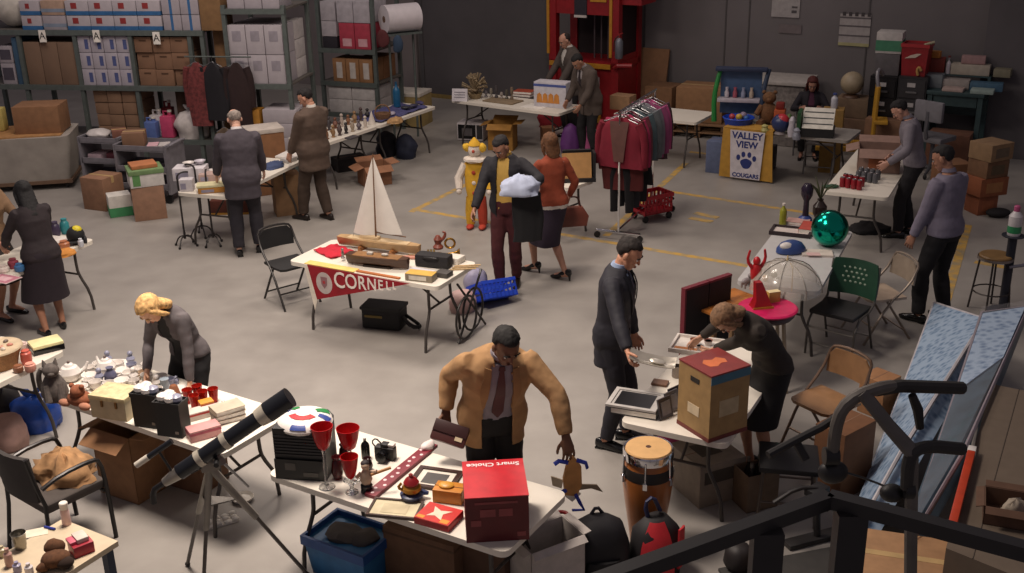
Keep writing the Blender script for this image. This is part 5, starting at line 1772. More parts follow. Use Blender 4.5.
for chh, sz in zip('CORNELL', (.235, .215, .195, .175, .15, .125, .10)):
 wdt = sz * .56
 lettering(chh, sz, K('e0d6cc', .7), t, (x + wdt / 2, -.008, -.015 - .012 * 0 - sz * .40 - (x - .33) * .012), FRONT, 'letter', .0015, .85, .002)
 x += wdt * 1.12
T_penn_z = TZ
sb = on(379, 252) + V((0, .03, 0))
t = thing('model_sailboat', 'model sailboat with two tall white sails on the pennant table', 'boat', sb, -24)
hull = K('a98a62', .5, var=.15)
def hullmesh(b, L, W, H, z0, rake=.0):
 rows = []
 for k in range(9):
  u = k / 8
  w = W / 2 * max(.05, math.sin(PI * min(1, .12 + u * .80)) ** .7)
  x = -L / 2 + L * u
  rows.append([V((x, -w, z0 + H)), V((x, -w * .8, z0 + H * .5)), V((x, -w * .15, z0 + .10 * H * (1 - abs(2 * u - 1)))), V((x, w * .15, z0 + .10 * H * (1 - abs(2 * u - 1)))), V((x, w * .8, z0 + H * .5)), V((x, w, z0 + H))])
 b.loft(rows)
b = B(hull); hullmesh(b, .95, .17, .10, .02); b.obj('hull', t)
b = B(K('c9b08a', .5)); b.box((0, 0, .122), (.70, .10, .006)); b.box((-.1, 0, .14), (.22, .07, .035), bev=.008); b.obj('deck', t)
b = B(K('6a4a30', .5)); b.cyl((-.03, 0, .12), (.0, 0, 1.02), .010, .006, 8); b.cyl((-.03, 0, .20), (.32, 0, .19), .007, n=8); b.obj('mast', t)
sailm = K('d6d0c8', .8, var=.03)
def sail(p0, p1, p2, bow):
 b = B(sailm); g = []
 for i in range(7):
  u = i / 6
  row = []
  for j in range(7):
   v_ = j / 6
   q = V(p0).lerp(V(p1), u).lerp(V(p0).lerp(V(p2), u) if False else V(p2).lerp(V(p1), u), v_)
   q.y += bow * math.sin(PI * v_) * (1 - u)
   row.append(q)
  g.append(row)
 b.sheet(g, .004); return b
sail((-.015, 0, .22), (.0, 0, 1.0), (.30, -.03, .22), -.05).obj('sail', t)
sail((-.04, 0, .17), (-.01, 0, .99), (-.29, .0, .17), -.04).obj('sail', t)
b = B(K('7a7068', .6)); b.cyl((-.30, 0, .13), (-.005, 0, 1.0), .0025, n=5); b.obj('rigging', t)
b = B(wood); b.bx(-.2, -.17, -.09, .09, 0, .05); b.bx(.17, .2, -.09, .09, 0, .05); b.obj('cradle', t)
t = thing('model_ship', 'dark wooden model hull with open deck in front of the sailboat', 'boat', on(379, 268) + V((0, .03, 0)), -20)
b = B(K('4a2f20', .45, var=.2)); hullmesh(b, .66, .19, .11, .01); b.obj('hull', t)
b = B(K('8a6238', .55, var=.2)); b.box((0, 0, .118), (.50, .13, .008)); b.obj('deck', t)
b = B(K('b0aaa2', .4)); b.ell((.08, 0, .135), (.04, .02, .016)); b.box((-.08, .0, .135), (.06, .04, .025), bev=.005); b.obj('deck_fitting', t)
b = B(K('2c1c14', .5)); b.bx(-.15, .15, -.04, .04, 0, .02); b.obj('keel_stand', t)
b = B(K('b8182e', .85)); g_ = []
for j in range(9):
 g_.append([V((-.17 + .34 * i / 8 + .012 * math.sin(j), -.14 + .28 * j / 8, .014 + .010 * math.sin(i * 1.7 + j * 1.1) + .006 * math.sin(i * 3 - j * 2))) for i in range(9)])
b.sheet(g_, .012); b.crumple(.006, 14); single(b, 'red_cloth', 'crumpled red cloth at left of the pennant table', 'cloth', on(341, 252), -50, sharp=1.4)
t = thing('figurine', 'small pewter figurine standing on the red cloth', 'figurine', on(343, 258, TZ + .03), 0)
b = B(K('8a8480', .3, metal=.6)); b.lathe([(.022, 0), (.024, .008), (.01, .02), (.016, .05), (.010, .075)]); b.ell((0, 0, .09), .016); b.obj('figure', t)
b = B(K('dcc070', .7)); b.box((0, 0, .004), (.60, .10, .008)); single(b, 'yardstick', 'long yellow board at front edge of the pennant table', 'board', on(331, 268) + V((0, .04, 0)), YP)
b = B(K('b0693a', .5)); b.box((0, 0, .008), (.50, .035, .016), bev=.003); single(b, 'wooden_strip', 'thin wooden strip in front of the dark hull', 'board', on(378, 276) + V((0, .02, 0)), YP)
t = thing('black_case', 'soft black case at right end of the pennant table', 'case', on(434, 267) + V((0, .03, 0)), -20)
b = B(black_r); b.box((0, 0, .065), (.36, .15, .13), bev=.03); b.obj('case_body', t)
b = B(black); b.tube([(-.08, -.075, .10), (-.06, -.10, .12), (.06, -.10, .12), (.08, -.075, .10)], .008, smooth=1); b.obj('handle', t)
for k, (u, v, c, w, d, lb) in enumerate(((420, 272, 'c9c6cc', .26, .12, 'white papers under the soft black case'), (444, 276, '46423f', .14, .12, 'dark tin beside the yellow box'), (455, 262, 'd6cfc4', .16, .14, 'crumpled white tissue right of the black case'))):
 b = B(K(c, .6)); h = (.02, .05, .06)[k]
 b.box((0, 0, h / 2), (w, d, h), bev=.008)
 if k == 2:
  b.crumple(.02, 18)
 single(b, ['paper_pile', 'tin_box', 'tissue_paper'][k], lb, ['paper', 'box', 'paper'][k], on(u, v), YP)
t = thing('game_box', 'yellow and grey box at front edge of the pennant table', 'box', on(421, 281) + V((0, .04, 0)), -20)
b = B(K('857a68', .6)); b.box((0, 0, .035), (.28, .13, .07), bev=.004); b.obj('box_body', t)
b = B(K('d0a850', .5)); b.bx(-.139, .139, -.064, .064, .068, .072); b.obj('yellow_lid', t)
b = B(K('c9c2b4', .6)); b.bx(-.10, .08, -.067, -.064, .015, .055); b.obj('printed_label', t)
t = thing('trumpet', 'small brass trumpet lying along the back edge of the table', 'instrument', on(426, 257, TZ) + V((0, .02, 0)), 4)
b = B(brass); b.tube([(-.26, 0, .03), (.16, 0, .03)], .008, 8); b.tube([(.16, 0, .03), (.22, 0, .03), (.26, 0, .032)], [.010, .022, .05], 14); b.obj('bell_tube', t)
b = B(brass); b.tube([(-.14, 0, .03), (-.16, .04, .03), (.05, .05, .03), (.08, .02, .03), (.0, 0, .03)], .007, 8, smooth=1); b.obj('bent_tube', t)
for x in (-.06, -.03, 0):
 b = B(K('a08a5a', .3, metal=.8)); b.cyl((x, .02, .008), (x, .02, .075), .011, n=10); b.obj('valve', t)
t = thing('wooden_ornament', 'reddish wooden carved ornament at right back of the pennant table', 'ornament', on(438, 250) + V((0, .05, 0)), 0)
b = B(K('7a3c2c', .5, var=.2)); b.lathe([(.05, 0), (.055, .02), (.03, .05), (.045, .10), (.02, .14)]); b.tube([(.02, 0, .08), (.07, 0, .12), (.08, 0, .17), (.05, 0, .18)], [.022, .02, .016, .008], 8, smooth=1); b.obj('carving', t)
t = thing('brass_ring', 'brass ring ornament beside the carved wooden ornament', 'ornament', on(446, 250) + V((.04, .05, 0)), 0)
b = B(brass); b.tube([(.05 * math.cos(a), 0, .055 + .05 * math.sin(a)) for a in [2 * PI * i / 18 for i in range(19)]], .012, 8); b.obj('ring', t)
b = B(K('c88a78', .5)); b.tube([(-.12, 0, .02), (.12, 0, .02)], .018, 8); single(b, 'pink_tube', 'pinkish rolled paper behind the dark hull', 'paper', on(408, 261) + V((0, .06, 0)), -8)
for k in range(3):
 b = B(K(['b89a6a', 'a88a5c', 'c0a070'][k], .6)); b.tube([(-.13, 0, .010), (.13, 0, .010)], .008, 6)
 single(b, 'wooden_rod', 'wooden rod, %s of three at right end of pennant table' % ['nearest', 'middle', 'farthest'][k], 'rod', on(463, 270) + V((.02 * k, .05 * k, 0)), 4)
folding_chair('black folding chair left of the pennant table', P(292, 302, 0) + V((0, .04, 0)), -142, K('2c2928', .4, metal=.3), K('1d1c1d', .7), K('1d1c1d', .7))
q = P(384, 331, 0) + V((0, .14, 0))
t = thing('equipment_bag', 'black equipment bag on the floor under the pennant table', 'bag', q, -16)
b = B(K('151416', .7)); b.box((0, 0, .115), (.42, .24, .23), bev=.03); b.obj('bag_body', t)
b = B(K('0d0c0e', .6)); b.box((0, 0, .225), (.44, .26, .035), bev=.012); b.obj('top_flap', t)
b = B(K('6a5a30', .4, metal=.5)); b.bx(-.17, .02, -.126, -.12, .13, .155); b.obj('name_plate', t)
b = B(K('151416', .7)); b.tube([(.21, -.05, .14), (.32, -.08, .05), (.40, -.02, .03), (.34, .06, .03), (.21, .05, .12)], .022, 8, .6, 1); b.obj('strap', t)
q = P(458, 338, 0) + V((.17, .10, 0))
t = thing('walking_frame', 'folded dark walking frame with round hoops at right end of the pennant table', 'walker', q, 62)
wm = K('353231', .4, metal=.4)
for k, x in enumerate((-.16, .06)):
 b = B(wm); b.tube([(x + .20 * math.cos(a), .05 * k, .24 + .22 * math.sin(a)) for a in [2 * PI * i / 22 for i in range(23)]], .012, 8); b.obj('hoop', t)
for x0, x1 in ((-.30, .22), (.25, -.26)):
 b = B(wm); b.tube([(x0, .02, 0.01), (x1, .03, .62)], .012, 8); b.obj('leg', t)
q = P(489, 309, 0) + V((.0, .14, 0))
t = thing('plastic_crate', 'bright blue plastic crate on the floor tipped beside the pennant table', 'crate', q + V((0, 0, .05)), 35)
t.rotation_euler = (R(-28), R(6), R(35))
b = B(K('2446c0', .45)); w_, d_, h_ = .42, .30, .20
b.bx(-w_ / 2, w_ / 2, -d_ / 2, d_ / 2, 0, .01)
rect_frame(b, w_, d_, .012, h_ * .3, 0); rect_frame(b, w_ + .02, d_ + .02, .02, .035, h_ - .035); rect_frame(b, w_, d_, .012, .03, h_ * .5)
b.obj('crate_body', t)
for k in range(9):
 x = -w_ / 2 + w_ * k / 8
 b = B(K('2040b4', .45)); b.bx(x - .008, x + .008, -d_ / 2, -d_ / 2 + .012, 0, h_ - .02); b.obj('slat', t)
q = P(466, 315, 0) + V((0, .16, 0))
bag('shopping_bag', 'pale pink bag on the floor beside the blue crate', q, 20, .30, .26, .28, K('c0a09c', .6), 12, False)
q = P(478, 300, 0) + V((.0, .14, 0))
bag('shopping_bag', 'lilac white bag on the floor behind the blue crate', q, 20, .28, .22, .36, K('9c98b0', .5), 14, False)
def grip(p, q):
 return Matrix.Translation(p.loc) @ Matrix.Rotation(R(p.yaw), 4, 'Z') @ p.grip[q]
gp = grip(mar, -1)
cloth_pile('folded_cloth', 'pale blue cloth carried on the arm of the man in maroon trousers', 'cloth', PY(520, 194, 11.10), .40, .26, .20, K('b4bdd4', .9, var=.05), 21, 0, .25)
gp = mar.R0 @ mar.wrist[-1] + mar.loc
hanging_garment('draped_blazer', 'dark blazer draped over the arm of the man in maroon trousers', PY(527, 178, 11.16), 10, .32, .62, K('131316', .85), False, 3, 1.0, 'clothes')
gp = rust.R0 @ rust.wrist[1] + rust.loc
t = thing('handbag', 'brown leather handbag on the arm of the woman in rust cardigan', 'bag', gp + V((.04, .02, -.36)), 10)
b = B(K('6a3426', .5)); b.loft([[V((x * .15, y * .06, 0)) for x, y in ((-1, -1), (1, -1), (1, 1), (-1, 1))], [V((x * .17, y * .07, .12)) for x, y in ((-1, -1), (1, -1), (1, 1), (-1, 1))], [V((x * .11, y * .035, .22)) for x, y in ((-1, -1), (1, -1), (1, 1), (-1, 1))]]); b.obj('bag_body', t)
b = B(K('4a241a', .5)); b.tube([(-.09, 0, .21), (-.06, 0, .34), (.06, 0, .34), (.09, 0, .21)], .010, 8, smooth=2); b.obj('strap', t)
q = P(477, 230, 0) + V((0, .10, 0))
t = thing('clown_doll', 'child sized clown doll in yellow, red and white behind the maroon trousers', 'doll', q, 170)
t.scale = (.9, .9, .9)
yy, rr_, ww = K('d0a028', .8), K('b03020', .8), K('cfc4b8', .8)
rr_ = K('a83a26', .8)
b = B(yy); b.ell_rings([(V((0, 0, z)), V((1, 0, 0)), V((0, 1, 0)), a, c) for z, a, c in ((.42, .12, .10), (.60, .15, .12), (.80, .16, .12), (.96, .15, .10), (1.02, .06, .06))], 16); b.obj('torso', t)
for s in (-1, 1):
 b = B(yy if s > 0 else rr_); b.tube([(s * .07, 0, .46), (s * .09, .01, .25), (s * .09, 0, .06)], [.075, .072, .062], 10); b.obj('leg', t)
 b = B(ww if s > 0 else yy); b.tube([(s * .14, 0, .94), (s * .24, .03, .74), (s * .22, .10, .60)], [.06, .06, .05], 10); b.obj('arm', t)
 b = B(rr_); b.ell((s * .09, .06, .035), (.055, .11, .036)); b.obj('shoe', t)
 b = B(ww); b.ell((s * .22, .12, .57), (.04, .04, .045)); b.obj('glove', t)
b = B(ww)
b.lathe([(.10, .98), (.17, 1.01), (.16, 1.04), (.07, 1.06)]); b.crumple(.02, 20); b.obj('ruff', t)
b = B(ww); b.ell((0, 0, 1.15), (.095, .095, .11)); b.obj('head', t)
for s in (-1, 1):
 b = B(K('c8a030', .9)); b.ell((s * .11, 0, 1.18), (.06, .06, .06)); b.crumple(.02, 25); b.obj('hair_tuft', t)
b = B(yy); b.lathe([(.09, 1.22), (.075, 1.26), (.01, 1.33)]); b.obj('hat', t)
b = B(rr_); b.ell((0, .095, 1.15), .022); b.obj('nose', t)
for z in (.55, .70, .85):
 b = B(rr_ if z != .70 else ww); b.ell((0, .125, z), (.03, .012, .03)); b.obj('pompom', t)
YBt = 70
for k, (u, v, w, d, h, c, lb) in enumerate(((190, 180, .40, .26, .16, 'c9c4c8', 'white carton of china at left end of the bald man table'), (186, 192, .16, .14, .15, 'bdb8bc', 'small white carton at near left corner of bald man table'), (208, 182, .24, .2, .10, 'a99088', 'pinkish carton in the middle of the white cartons'), (213, 193, .38, .18, .07, 'b07a34', 'orange edged flat box by the near edge'))):
 q = on(u, v) + V((0, .08, 0))
 carton(lb, q, 0 + 4 * k, w, d, h, K(c, .75), 'plain', name='small_carton', label_rect=(K('8a8698', .7), .1, .5, .2, .7))
 if k == 3:
  b = B(K('d0c9a0', .6)); b.box((0, 0, .016), (.36, .19, .03), bev=.005); single(b, 'game_board', 'cream board lying on the orange edged flat box', 'board', q + V((0, 0, .071)), 12)
for k, (u, v, c, lb) in enumerate(((190, 175, 'd0c9c4', 'white bowl on top of the white carton of china'), (196, 174, 'b9b4bc', 'grey white bowl beside the white one on the carton'), (204, 172, 'c9c2be', 'pale bowl behind the two bowls on the bald man table'), (183, 174, 'a9a6b8', 'lilac bowl at the far left of bald man table'))):
 jarlike('china_bowl', lb, 'bowl', [(.03, 0), (.05, .02), (.075, .05), (.07, .05), (.02, .012)], K(c, .3), on(u, v + 6) + V((0, .15, .163 if k < 2 else 0)))
jarlike('dark_mug', 'dark mug at the near edge of the bald man table', 'cup', [(.035, 0), (.04, .09), (.035, .09), (.03, .02)], K('4a4648', .4), on(225, 192) + V((0, .06, 0)))
jarlike('tall_pot', 'brown pink tall pot behind the orange edged flat box', 'pot', [(.05, 0), (.07, .06), (.06, .14), (.045, .16)], K('9a7460', .6), on(216, 178))
cloth_pile('folded_cloth', 'dark blue cloth on the right part of the bald man table', 'cloth', on(276, 166), .34, .24, .07, K('3d4a6c', .85), 31, 70)
b = B(K('d2ccc6', .6)); b.box((0, 0, .015), (.34, .30, .03), bev=.005); single(b, 'paper_pile', 'thick pile of white papers at the far end of bald man table', 'paper', on(291, 156), 70)
b = B(K('bfb9b4', .6)); b.box((0, 0, .03), (.2, .14, .06), bev=.015); single(b, 'white_packet', 'white packet beside the dark blue cloth', 'packet', on(287, 162), 60)
q = P(284, 152, TZ) + V((-.30, .42, 0))
carton('brown carton with white papers on its top behind bald man table', V((q.x - .1, q.y + .2, 0)), 24, .50, .42, .95, K('8a6040', .85), 'plain', lid=K('c0b6ac', .8))
q = P(286, 217, 0) + V((.0, .20, 0))
carton('tall brown carton on the floor under the bald man table', q, 20, .36, .30, .56, K('8a6a4c', .85), 'seam')
q = P(228, 217, 0) + V((.0, .25, 0))
t = thing('instrument_case', 'dark red brown case with yellow trim under the bald man table', 'case', q, 0)
b = B(K('5a2a1c', .6)); b.box((0, 0, .10), (.52, .3, .2), bev=.02); b.obj('case_body', t)
b = B(K('b0802c', .5)); b.bx(-.262, .262, -.152, -.148, .0, .03); b.obj('trim_band', t)
def quad_cane(label, loc, yaw, tilt):
 t = thing('quad_cane', label, 'cane', loc, yaw)
 bl_ = K('302c2c', .4, metal=.3)
 b = B(bl_); b.tube([(0, 0, .16), (0, 0, .84), (.0, 0, .90), (.03, 0, .94), (.10, 0, .95), (.14, 0, .94)], .012, 8, smooth=1); b.obj('shaft', t)
 b = B(bl_); b.cyl((0, 0, .10), (0, 0, .18), .016); b.obj('hub', t)
 for q in ((.12, .09), (-.10, .09), (.12, -.09), (-.10, -.09)):
  b = B(bl_); b.tube([(0, 0, .14), (q[0] * .6, q[1] * .6, .12), (q[0], q[1], .015)], .009, 6, smooth=1); b.obj('foot_leg', t)
  b = B(black); b.cyl((q[0], q[1], 0), (q[0], q[1], .025), .016, n=8); b.obj('rubber_foot', t)
 return t
quad_cane('black four footed cane, left one before the bald man table', P(186, 246, 0), 30, 0)
quad_cane('black four footed cane, right one before the bald man table', P(214, 245, 0), 100, 0)
quad_cane('black four footed cane standing behind the two others', P(203, 236, 0), 160, 0)
fig_cols = ['7a5238', '8a6a48', '4a3a38', '2a2628', '9a8a78', '5a5058', 'c0b4a8', '3a3438', '6a4030', 'a89a90']
for k in range(14):
 u = 332 + (k % 7) * 6.4 + (2 if k >= 7 else 0)
 v = 140 - (k % 7) * 1.9 - (9 if k >= 7 else 0)
 q = on(u, v) + V((-.08, .06, 0))
 hh = .15 + .06 * ((k * 7) % 5) / 4
 b = B(K(fig_cols[k % 10], .5))
 b.lathe([(.03, 0), (.032, .012), (.018, .02), (.030 + .006 * (k % 3), hh * .4), (.022, hh * .7), (.010, hh * .76)], n=12)
 b.ell((0, 0, hh * .88), (.026, .026, hh * .14), 10, 7)
 if k % 2:
  b.tube([(-.025, 0, hh * .6), (-.05, 0, hh * .45)], .009, 6)
 single(b, 'figurine', 'small %s figurine, %s in the %s row on the table behind brown suit' % ({'7a5238': 'brown', '8a6a48': 'tan', '4a3a38': 'dark brown', '2a2628': 'black', '9a8a78': 'beige', '5a5058': 'grey', 'c0b4a8': 'pale', '3a3438': 'charcoal', '6a4030': 'russet', 'a89a90': 'stone'}[fig_cols[k % 10]], ordinal(k % 7, 7), 'front' if k < 7 else 'back'), 'figurine', q, 30 * k, 'figurines on the table behind the man in brown')
b = B(K('c9c0b6', .6)); b.lathe([(.06, 0), (.045, .06), (.004, .20)], n=14); single(b, 'paper_cone', 'white cone ornament right of the figurines', 'ornament', on(372, 124))
t = thing('wicker_basket', 'small brown wicker basket beside the white cone', 'basket', on(379, 121) + V((.05, .1, 0)), 10)
b = B(K('7a5a40', .9, var=.3, scale=60)); b.lathe([(.10, 0), (.13, .10), (.12, .10), (.09, .02)], n=18); b.obj('basket_body', t)
b = B(K('7a5a40', .9)); b.tube([(-.12, 0, .1), (-.09, 0, .2), (0, 0, .24), (.09, 0, .2), (.12, 0, .1)], .010, 6, smooth=1); b.obj('handle', t)
b = B(K('4a4648', .6)); b.box((0, 0, .01), (.2, .12, .02), bev=.004); single(b, 'dark_notebook', 'dark notebook at near edge of the figurine table', 'book', on(352, 138), 59)
b = B(K('4a4a74', .9, var=.35, scale=30)); g_ = []
for j in range(10):
 g_.append([V((-.62 + 1.24 * i / 12, -.30 + .6 * j / 9, .012 + .012 * math.sin(i * 2.1 + j) + .008 * math.sin(i * .9 - j * 1.9))) for i in range(13)])
b.sheet(g_, .010); bc = single(b, 'patterned_cloth', 'blue and white patterned cloth spread on the far left table', 'cloth', V((-1.96, 16.64, TZ + .008)) + V((math.cos(R(59)), math.sin(R(59)), 0)) * .78 + V((-math.sin(R(59)), math.cos(R(59)), 0)) * .37, 59, sharp=1.4)
t = thing('bottle', 'teal bottle standing on the patterned cloth', 'bottle', on(397, 109) + V((0, .05, .03)))
b = B(); bottle(b, (0, 0, 0), .06, .40, K('1f5a80', .3), K('1a4a6a', .3), .3); b.obj('bottle_body', t)
for k, (u, v, c) in enumerate(((405, 112, '2a2a30'), (413, 110, '3a3850'), (392, 118, 'b0a8b8'), (420, 107, '4a4468'))):
 b = B(K(c, .5)); b.ell((0, 0, .03), (.07 + .01 * k, .05, .03)); b.tube([(.05, 0, .03), (.12, .03, .02)], [.02, .008])
 single(b, 'trinket', ['black', 'slate', 'silver', 'violet'][k] + ' small trinket on the patterned cloth', 'trinket', on(u, v) + V((0, .05, .03)), 40 * k)
cloth_pile('wrapped_scarf', 'tan and white scarf hanging over the near edge of blue cloth table', 'cloth', on(392, 124) + V((.05, .03, .02)), .3, .2, .08, K('a8845a', .9, var=.3, scale=25), 41, 59)
bag('duffel_bag', 'dark navy bag under the patterned cloth table, left one', P(388, 158, 0) + V((-.02, .15, 0)), 0, .36, .30, .48, K('15151f', .7), 51, False)
bag('duffel_bag', 'dark blue bag under the patterned cloth table, right one', P(404, 160, 0) + V((.02, .15, 0)), 0, .34, .32, .46, K('1e2438', .7), 52, False)
carton('brown open carton on the floor in front of the dark bags', P(372, 186, 0) + V((.03, .15, 0)), 25, .42, .34, .30, K('8a5f44', .85), 'open')
carton('small dark carton under the figurine table', P(345, 172, 0) + V((.05, .2, 0)), 30, .5, .3, .2, K('2e2a2a', .8), 'seam')
g = on(460, 102) + V((0, .1, 0))
t = thing('sign_card', 'folded white sign card at left end of the far table', 'sign', g, -12)
b = B(K('c9c4c8', .7)); b.sheet([[V((-.13, -.05, 0)), V((.13, -.05, 0))], [V((-.13, 0, .20)), V((.13, 0, .20))], [V((-.13, .05, 0)), V((.13, .05, 0))]], .004); b.obj('card', t)
b = B(K('8a8690', .7))
for z in (.06, .10, .14):
 b.bx(-.09, .09, -.056 + z * .25, -.050 + z * .25, z, z + .012)
b.obj('printed_lines', t)
q = on(475, 100) + V((0, .15, 0))
t = thing('dried_arrangement', 'round tangle of dried twigs in a basket on the far table', 'plant', q)
b = B(K('8a785a', .9)); b.lathe([(.09, 0), (.13, .09), (.12, .09), (.08, .01)], n=16); b.obj('basket', t)
tw = K('8f7d62', .9)
b = B(tw)
random.seed(5)
for k in range(60):
 a, e = random.uniform(0, 2 * PI), random.uniform(-.3, 1.4)
 d = V((math.cos(a) * math.cos(e), math.sin(a) * math.cos(e), math.sin(e)))
 r = random.uniform(.18, .26)
 s_ = V((-d.y, d.x, 0)) * random.uniform(-.1, .1)
 b.tube([V((0, 0, .10)), V((0, 0, .18)) + d * r * .6 + s_, V((0, 0, .18)) + d * r], [.006, .007, .016], 5)
o = b.obj('twigs', t); o['kind'] = 'stuff'
b = B(K('86745c', .7)); b.box((0, 0, .012), (.60, .34, .02), bev=.004); single(b, 'cork_board', 'brown board lying flat on the far table', 'board', on(503, 103) + V((0, .12, 0)), -36)
for k in range(6):
 u, v = 486 + 5.2 * k, 100.5 + .5 * k
 hh = .10 + .05 * (k % 3)
 b = B(K(['6a6468', '8a8478', '4a4648', '9a9088', '5a564c', '7a6a58'][k], .4)); b.lathe([(.028, 0), (.03, hh * .1), (.012, hh * .3), (.03, hh * .6), (.02, hh), (.012, hh)], n=12)
 single(b, 'candlestick', 'small %s candlestick, %s in the line on the far table' % (['grey', 'beige', 'charcoal', 'stone', 'olive', 'brown'][k], ordinal(k, 6)), 'candlestick', on(u, v) + V((0, .2, .023)), 0, 'candlesticks on the far table')
for k in range(2):
 book(['dark red book, lower one at the back of far table', 'orange red book lying on the dark red book'][k], on(525, 101) + V((0, .45, .045 * k)), -30 + 6 * k, .34, .24, .04, K(['6a2a26', 'a0442c'][k], .6))
b = B(paper); b.box((0, 0, .004), (.40, .34, .006)); single(b, 'paper_sheet', 'large white sheet at right part of the far table', 'paper', on(536, 108) + V((0, .1, 0)), -36)
q = on(552, 107) + V((.02, .08, 0))
t = thing('gift_bag', 'white box printed with orange cups at right end of far table', 'box', q, -26)
b = B(K('c9c6cc', .6)); b.box((0, 0, .20), (.56, .26, .40), bev=.006); b.obj('box_body', t)
for k in range(4):
 b = B(K('c8843a', .6)); b.prism([(-.05, -.09), (.05, -.09), (.038, .04), (.0, .07), (-.038, .04)], 0, .004, FR, (-.18 + .10 * k, -.131, .16)); b.obj('printed_cup', t)
b = B(K('4a5a9a', .6)); b.bx(-.28, .28, -.1325, -.13, .33, .37); b.obj('printed_band', t)
q = P(473, 141, 0) + V((0, .16, 0))
t = thing('microwave_oven', 'white microwave with black door on the floor below far table', 'microwave', q, -16)
b = B(K('b9b3b4', .5)); b.box((0, 0, .16), (.46, .34, .30), bev=.012); b.obj('housing', t)
b = B(gloss_black); b.bx(-.21, .10, -.175, -.168, .04, .28); dk = b.obj('door', t)
b = B(K('5a5658', .4)); b.bx(-.14, .04, -.178, -.175, .09, .22); b.obj('door_window', dk)
b = B(K('2c2a2c', .4)); b.bx(.12, .22, -.173, -.168, .04, .28); b.obj('control_panel', t)
for x in (-.19, .19):
 b = B(black); b.cyl((x, -.12, 0), (x, -.12, .012), .016, n=8); b.cyl((x, .12, 0), (x, .12, .012), .016, n=8); b.obj('foot', t)
q = P(503, 150, 0) + V((0, .12, 0))
carton('orange yellow open carton on the floor below the far table', q, -14, .42, .34, .44, K('94692a', .7), 'open')
bag('plastic_bag', 'red bag on the floor below the right end of far table', P(556, 130, 0) + V((.0, .3, 0)), 0, .45, .3, .40, K('8a1420', .6), 61, False)
carton('tan carton on the floor in front of the orange carton', P(548, 142, 0) + V((-.0, .1, 0)), 10, .22, .2, .24, K('9a6a48', .8), 'seam')
g0, g1 = P(549, 101, 0), P(634, 107, 0)
g0 = PV(549, 60, W0 - va * 1.25, RA); g1 = PV(636, 60, W0 - va * 1.25, RA)
wB = (g1 - g0).dot(ua)
oB = W0 - va * 1.25 + ua * ((g0 - W0).dot(ua))
t = thing('red_booth', 'tall red steel booth with yellow edges against the back wall', 'booth', (oB.x, oB.y, 0), RA)
BR = K('86121a', .45)
YE = K('b07a20', .5)
def zB_(v, u=590):
 return PV(u, v, oB, RA).z
zc, zt_ = zB_(62), zB_(15)
ztop = 4.6
W1 = wB * .72
for x in (.0, W1):
 for y in (0, .8):
  b = B(BR); b.bx(x, x + .14, y, y + .14, 0, ztop); b.obj('post', t)
for x in (-.03, W1 - .03):
 b = B(YE); b.bx(x, x + .05, -.02, .0, zc + .1, ztop); b.obj('yellow_edge', t)
b = B(BR); b.bx(.14, W1, .02, .10, zt_, ztop); b.obj('upper_panel', t)
b = B(K('26222c', .5)); b.bx(wB * .30, wB * .44, .0, .02, zt_ - .02, ztop); b.obj('dark_sign', t)
b = B(K('c0b8b4', .5)); b.bx(wB * .30, wB * .44, -.01, .02, zt_ - .05, zt_ - .01); b.obj('sign_edge', t)
b = B(YE); b.bx(wB * .48, wB * .66, .0, .02, zt_ + .22, ztop); b.obj('yellow_sign', t)
b = B(BR); b.bx(0, W1 + .14, 0.0, .9, zc - .10, zc); b.obj('counter', t)
b = B(YE); b.bx(.02, W1, -.03, .0, zc - .10, zc - .02); b.obj('counter_edge', t)
b = B(BR); b.bx(.14, W1, .05, .12, 0, zc - .10); lower = b.obj('lower_panel', t)
b = B(K('5a0c12', .5)); b.bx(.5, wB * .62, .03, .05, .25, zc - .55); b.obj('recess', lower)
b = B(K('a8a0a0', .5)); b.bx(wB * .48, wB * .58, .02, .05, zc - .42, zc - .26); b.obj('white_plate', lower)
b = B(YE); b.bx(wB * .45, wB * .60, .02, .05, zc - 1.05, zc - .9); b.obj('yellow_plate', lower)
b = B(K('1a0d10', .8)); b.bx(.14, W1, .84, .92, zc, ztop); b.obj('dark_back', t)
for k in range(4):
 x = wB * (.40 + .08 * k)
 b = B(K('5a5054', .4, metal=.4)); b.cyl((x, .45, zc), (x, .45, zt_ + .3), .016, n=8); b.obj('rod', t)
b = B(BR); b.bx(W1 + .06, W1 + .12, .14, .8, 0, zc + .1); b.obj('side_panel', t)
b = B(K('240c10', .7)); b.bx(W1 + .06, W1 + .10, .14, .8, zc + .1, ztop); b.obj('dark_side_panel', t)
b = B(BR); b.bx(W1 + .14, W1 + .5, .1, .7, zB_(4), ztop); b.obj('upper_side_box', t)
b = B(BR); b.tube([(W1 + .1, -.06, zc - .06), (W1 + .2, -.14, zc), (W1 + .42, -.06, zc)], .04, 8); b.obj('side_arm', t)
q = PV(619, 48, oB - va * .12, RA)
t2 = thing('fire_extinguisher', 'grey cylinder with red valve hung on the red booth', 'extinguisher', V((q.x, q.y, q.z - .18)), RA)
t2.scale = (.8, .8, .8)
b = B(K('6c6e76', .4, metal=.4)); b.lathe([(.07, 0), (.085, .03), (.085, .36), (.05, .42), (.02, .44)]); b.obj('cylinder', t2)
b = B(K('8a2020', .5)); b.cyl((0, 0, .44), (0, 0, .52), .022, n=10); b.tube([(0, 0, .50), (.09, -.02, .54)], .012); b.obj('valve', t2)
b = B(black); b.tube([(0, -.02, .48), (-.09, -.05, .40), (-.09, -.06, .15)], .012, smooth=1); b.obj('hose', t2)
s = wpt(655, 80)
t = thing('plywood_board', 'tall brown board leaning on the back wall right of red booth', 'board', W0 + ua * s - va * .35, RA)
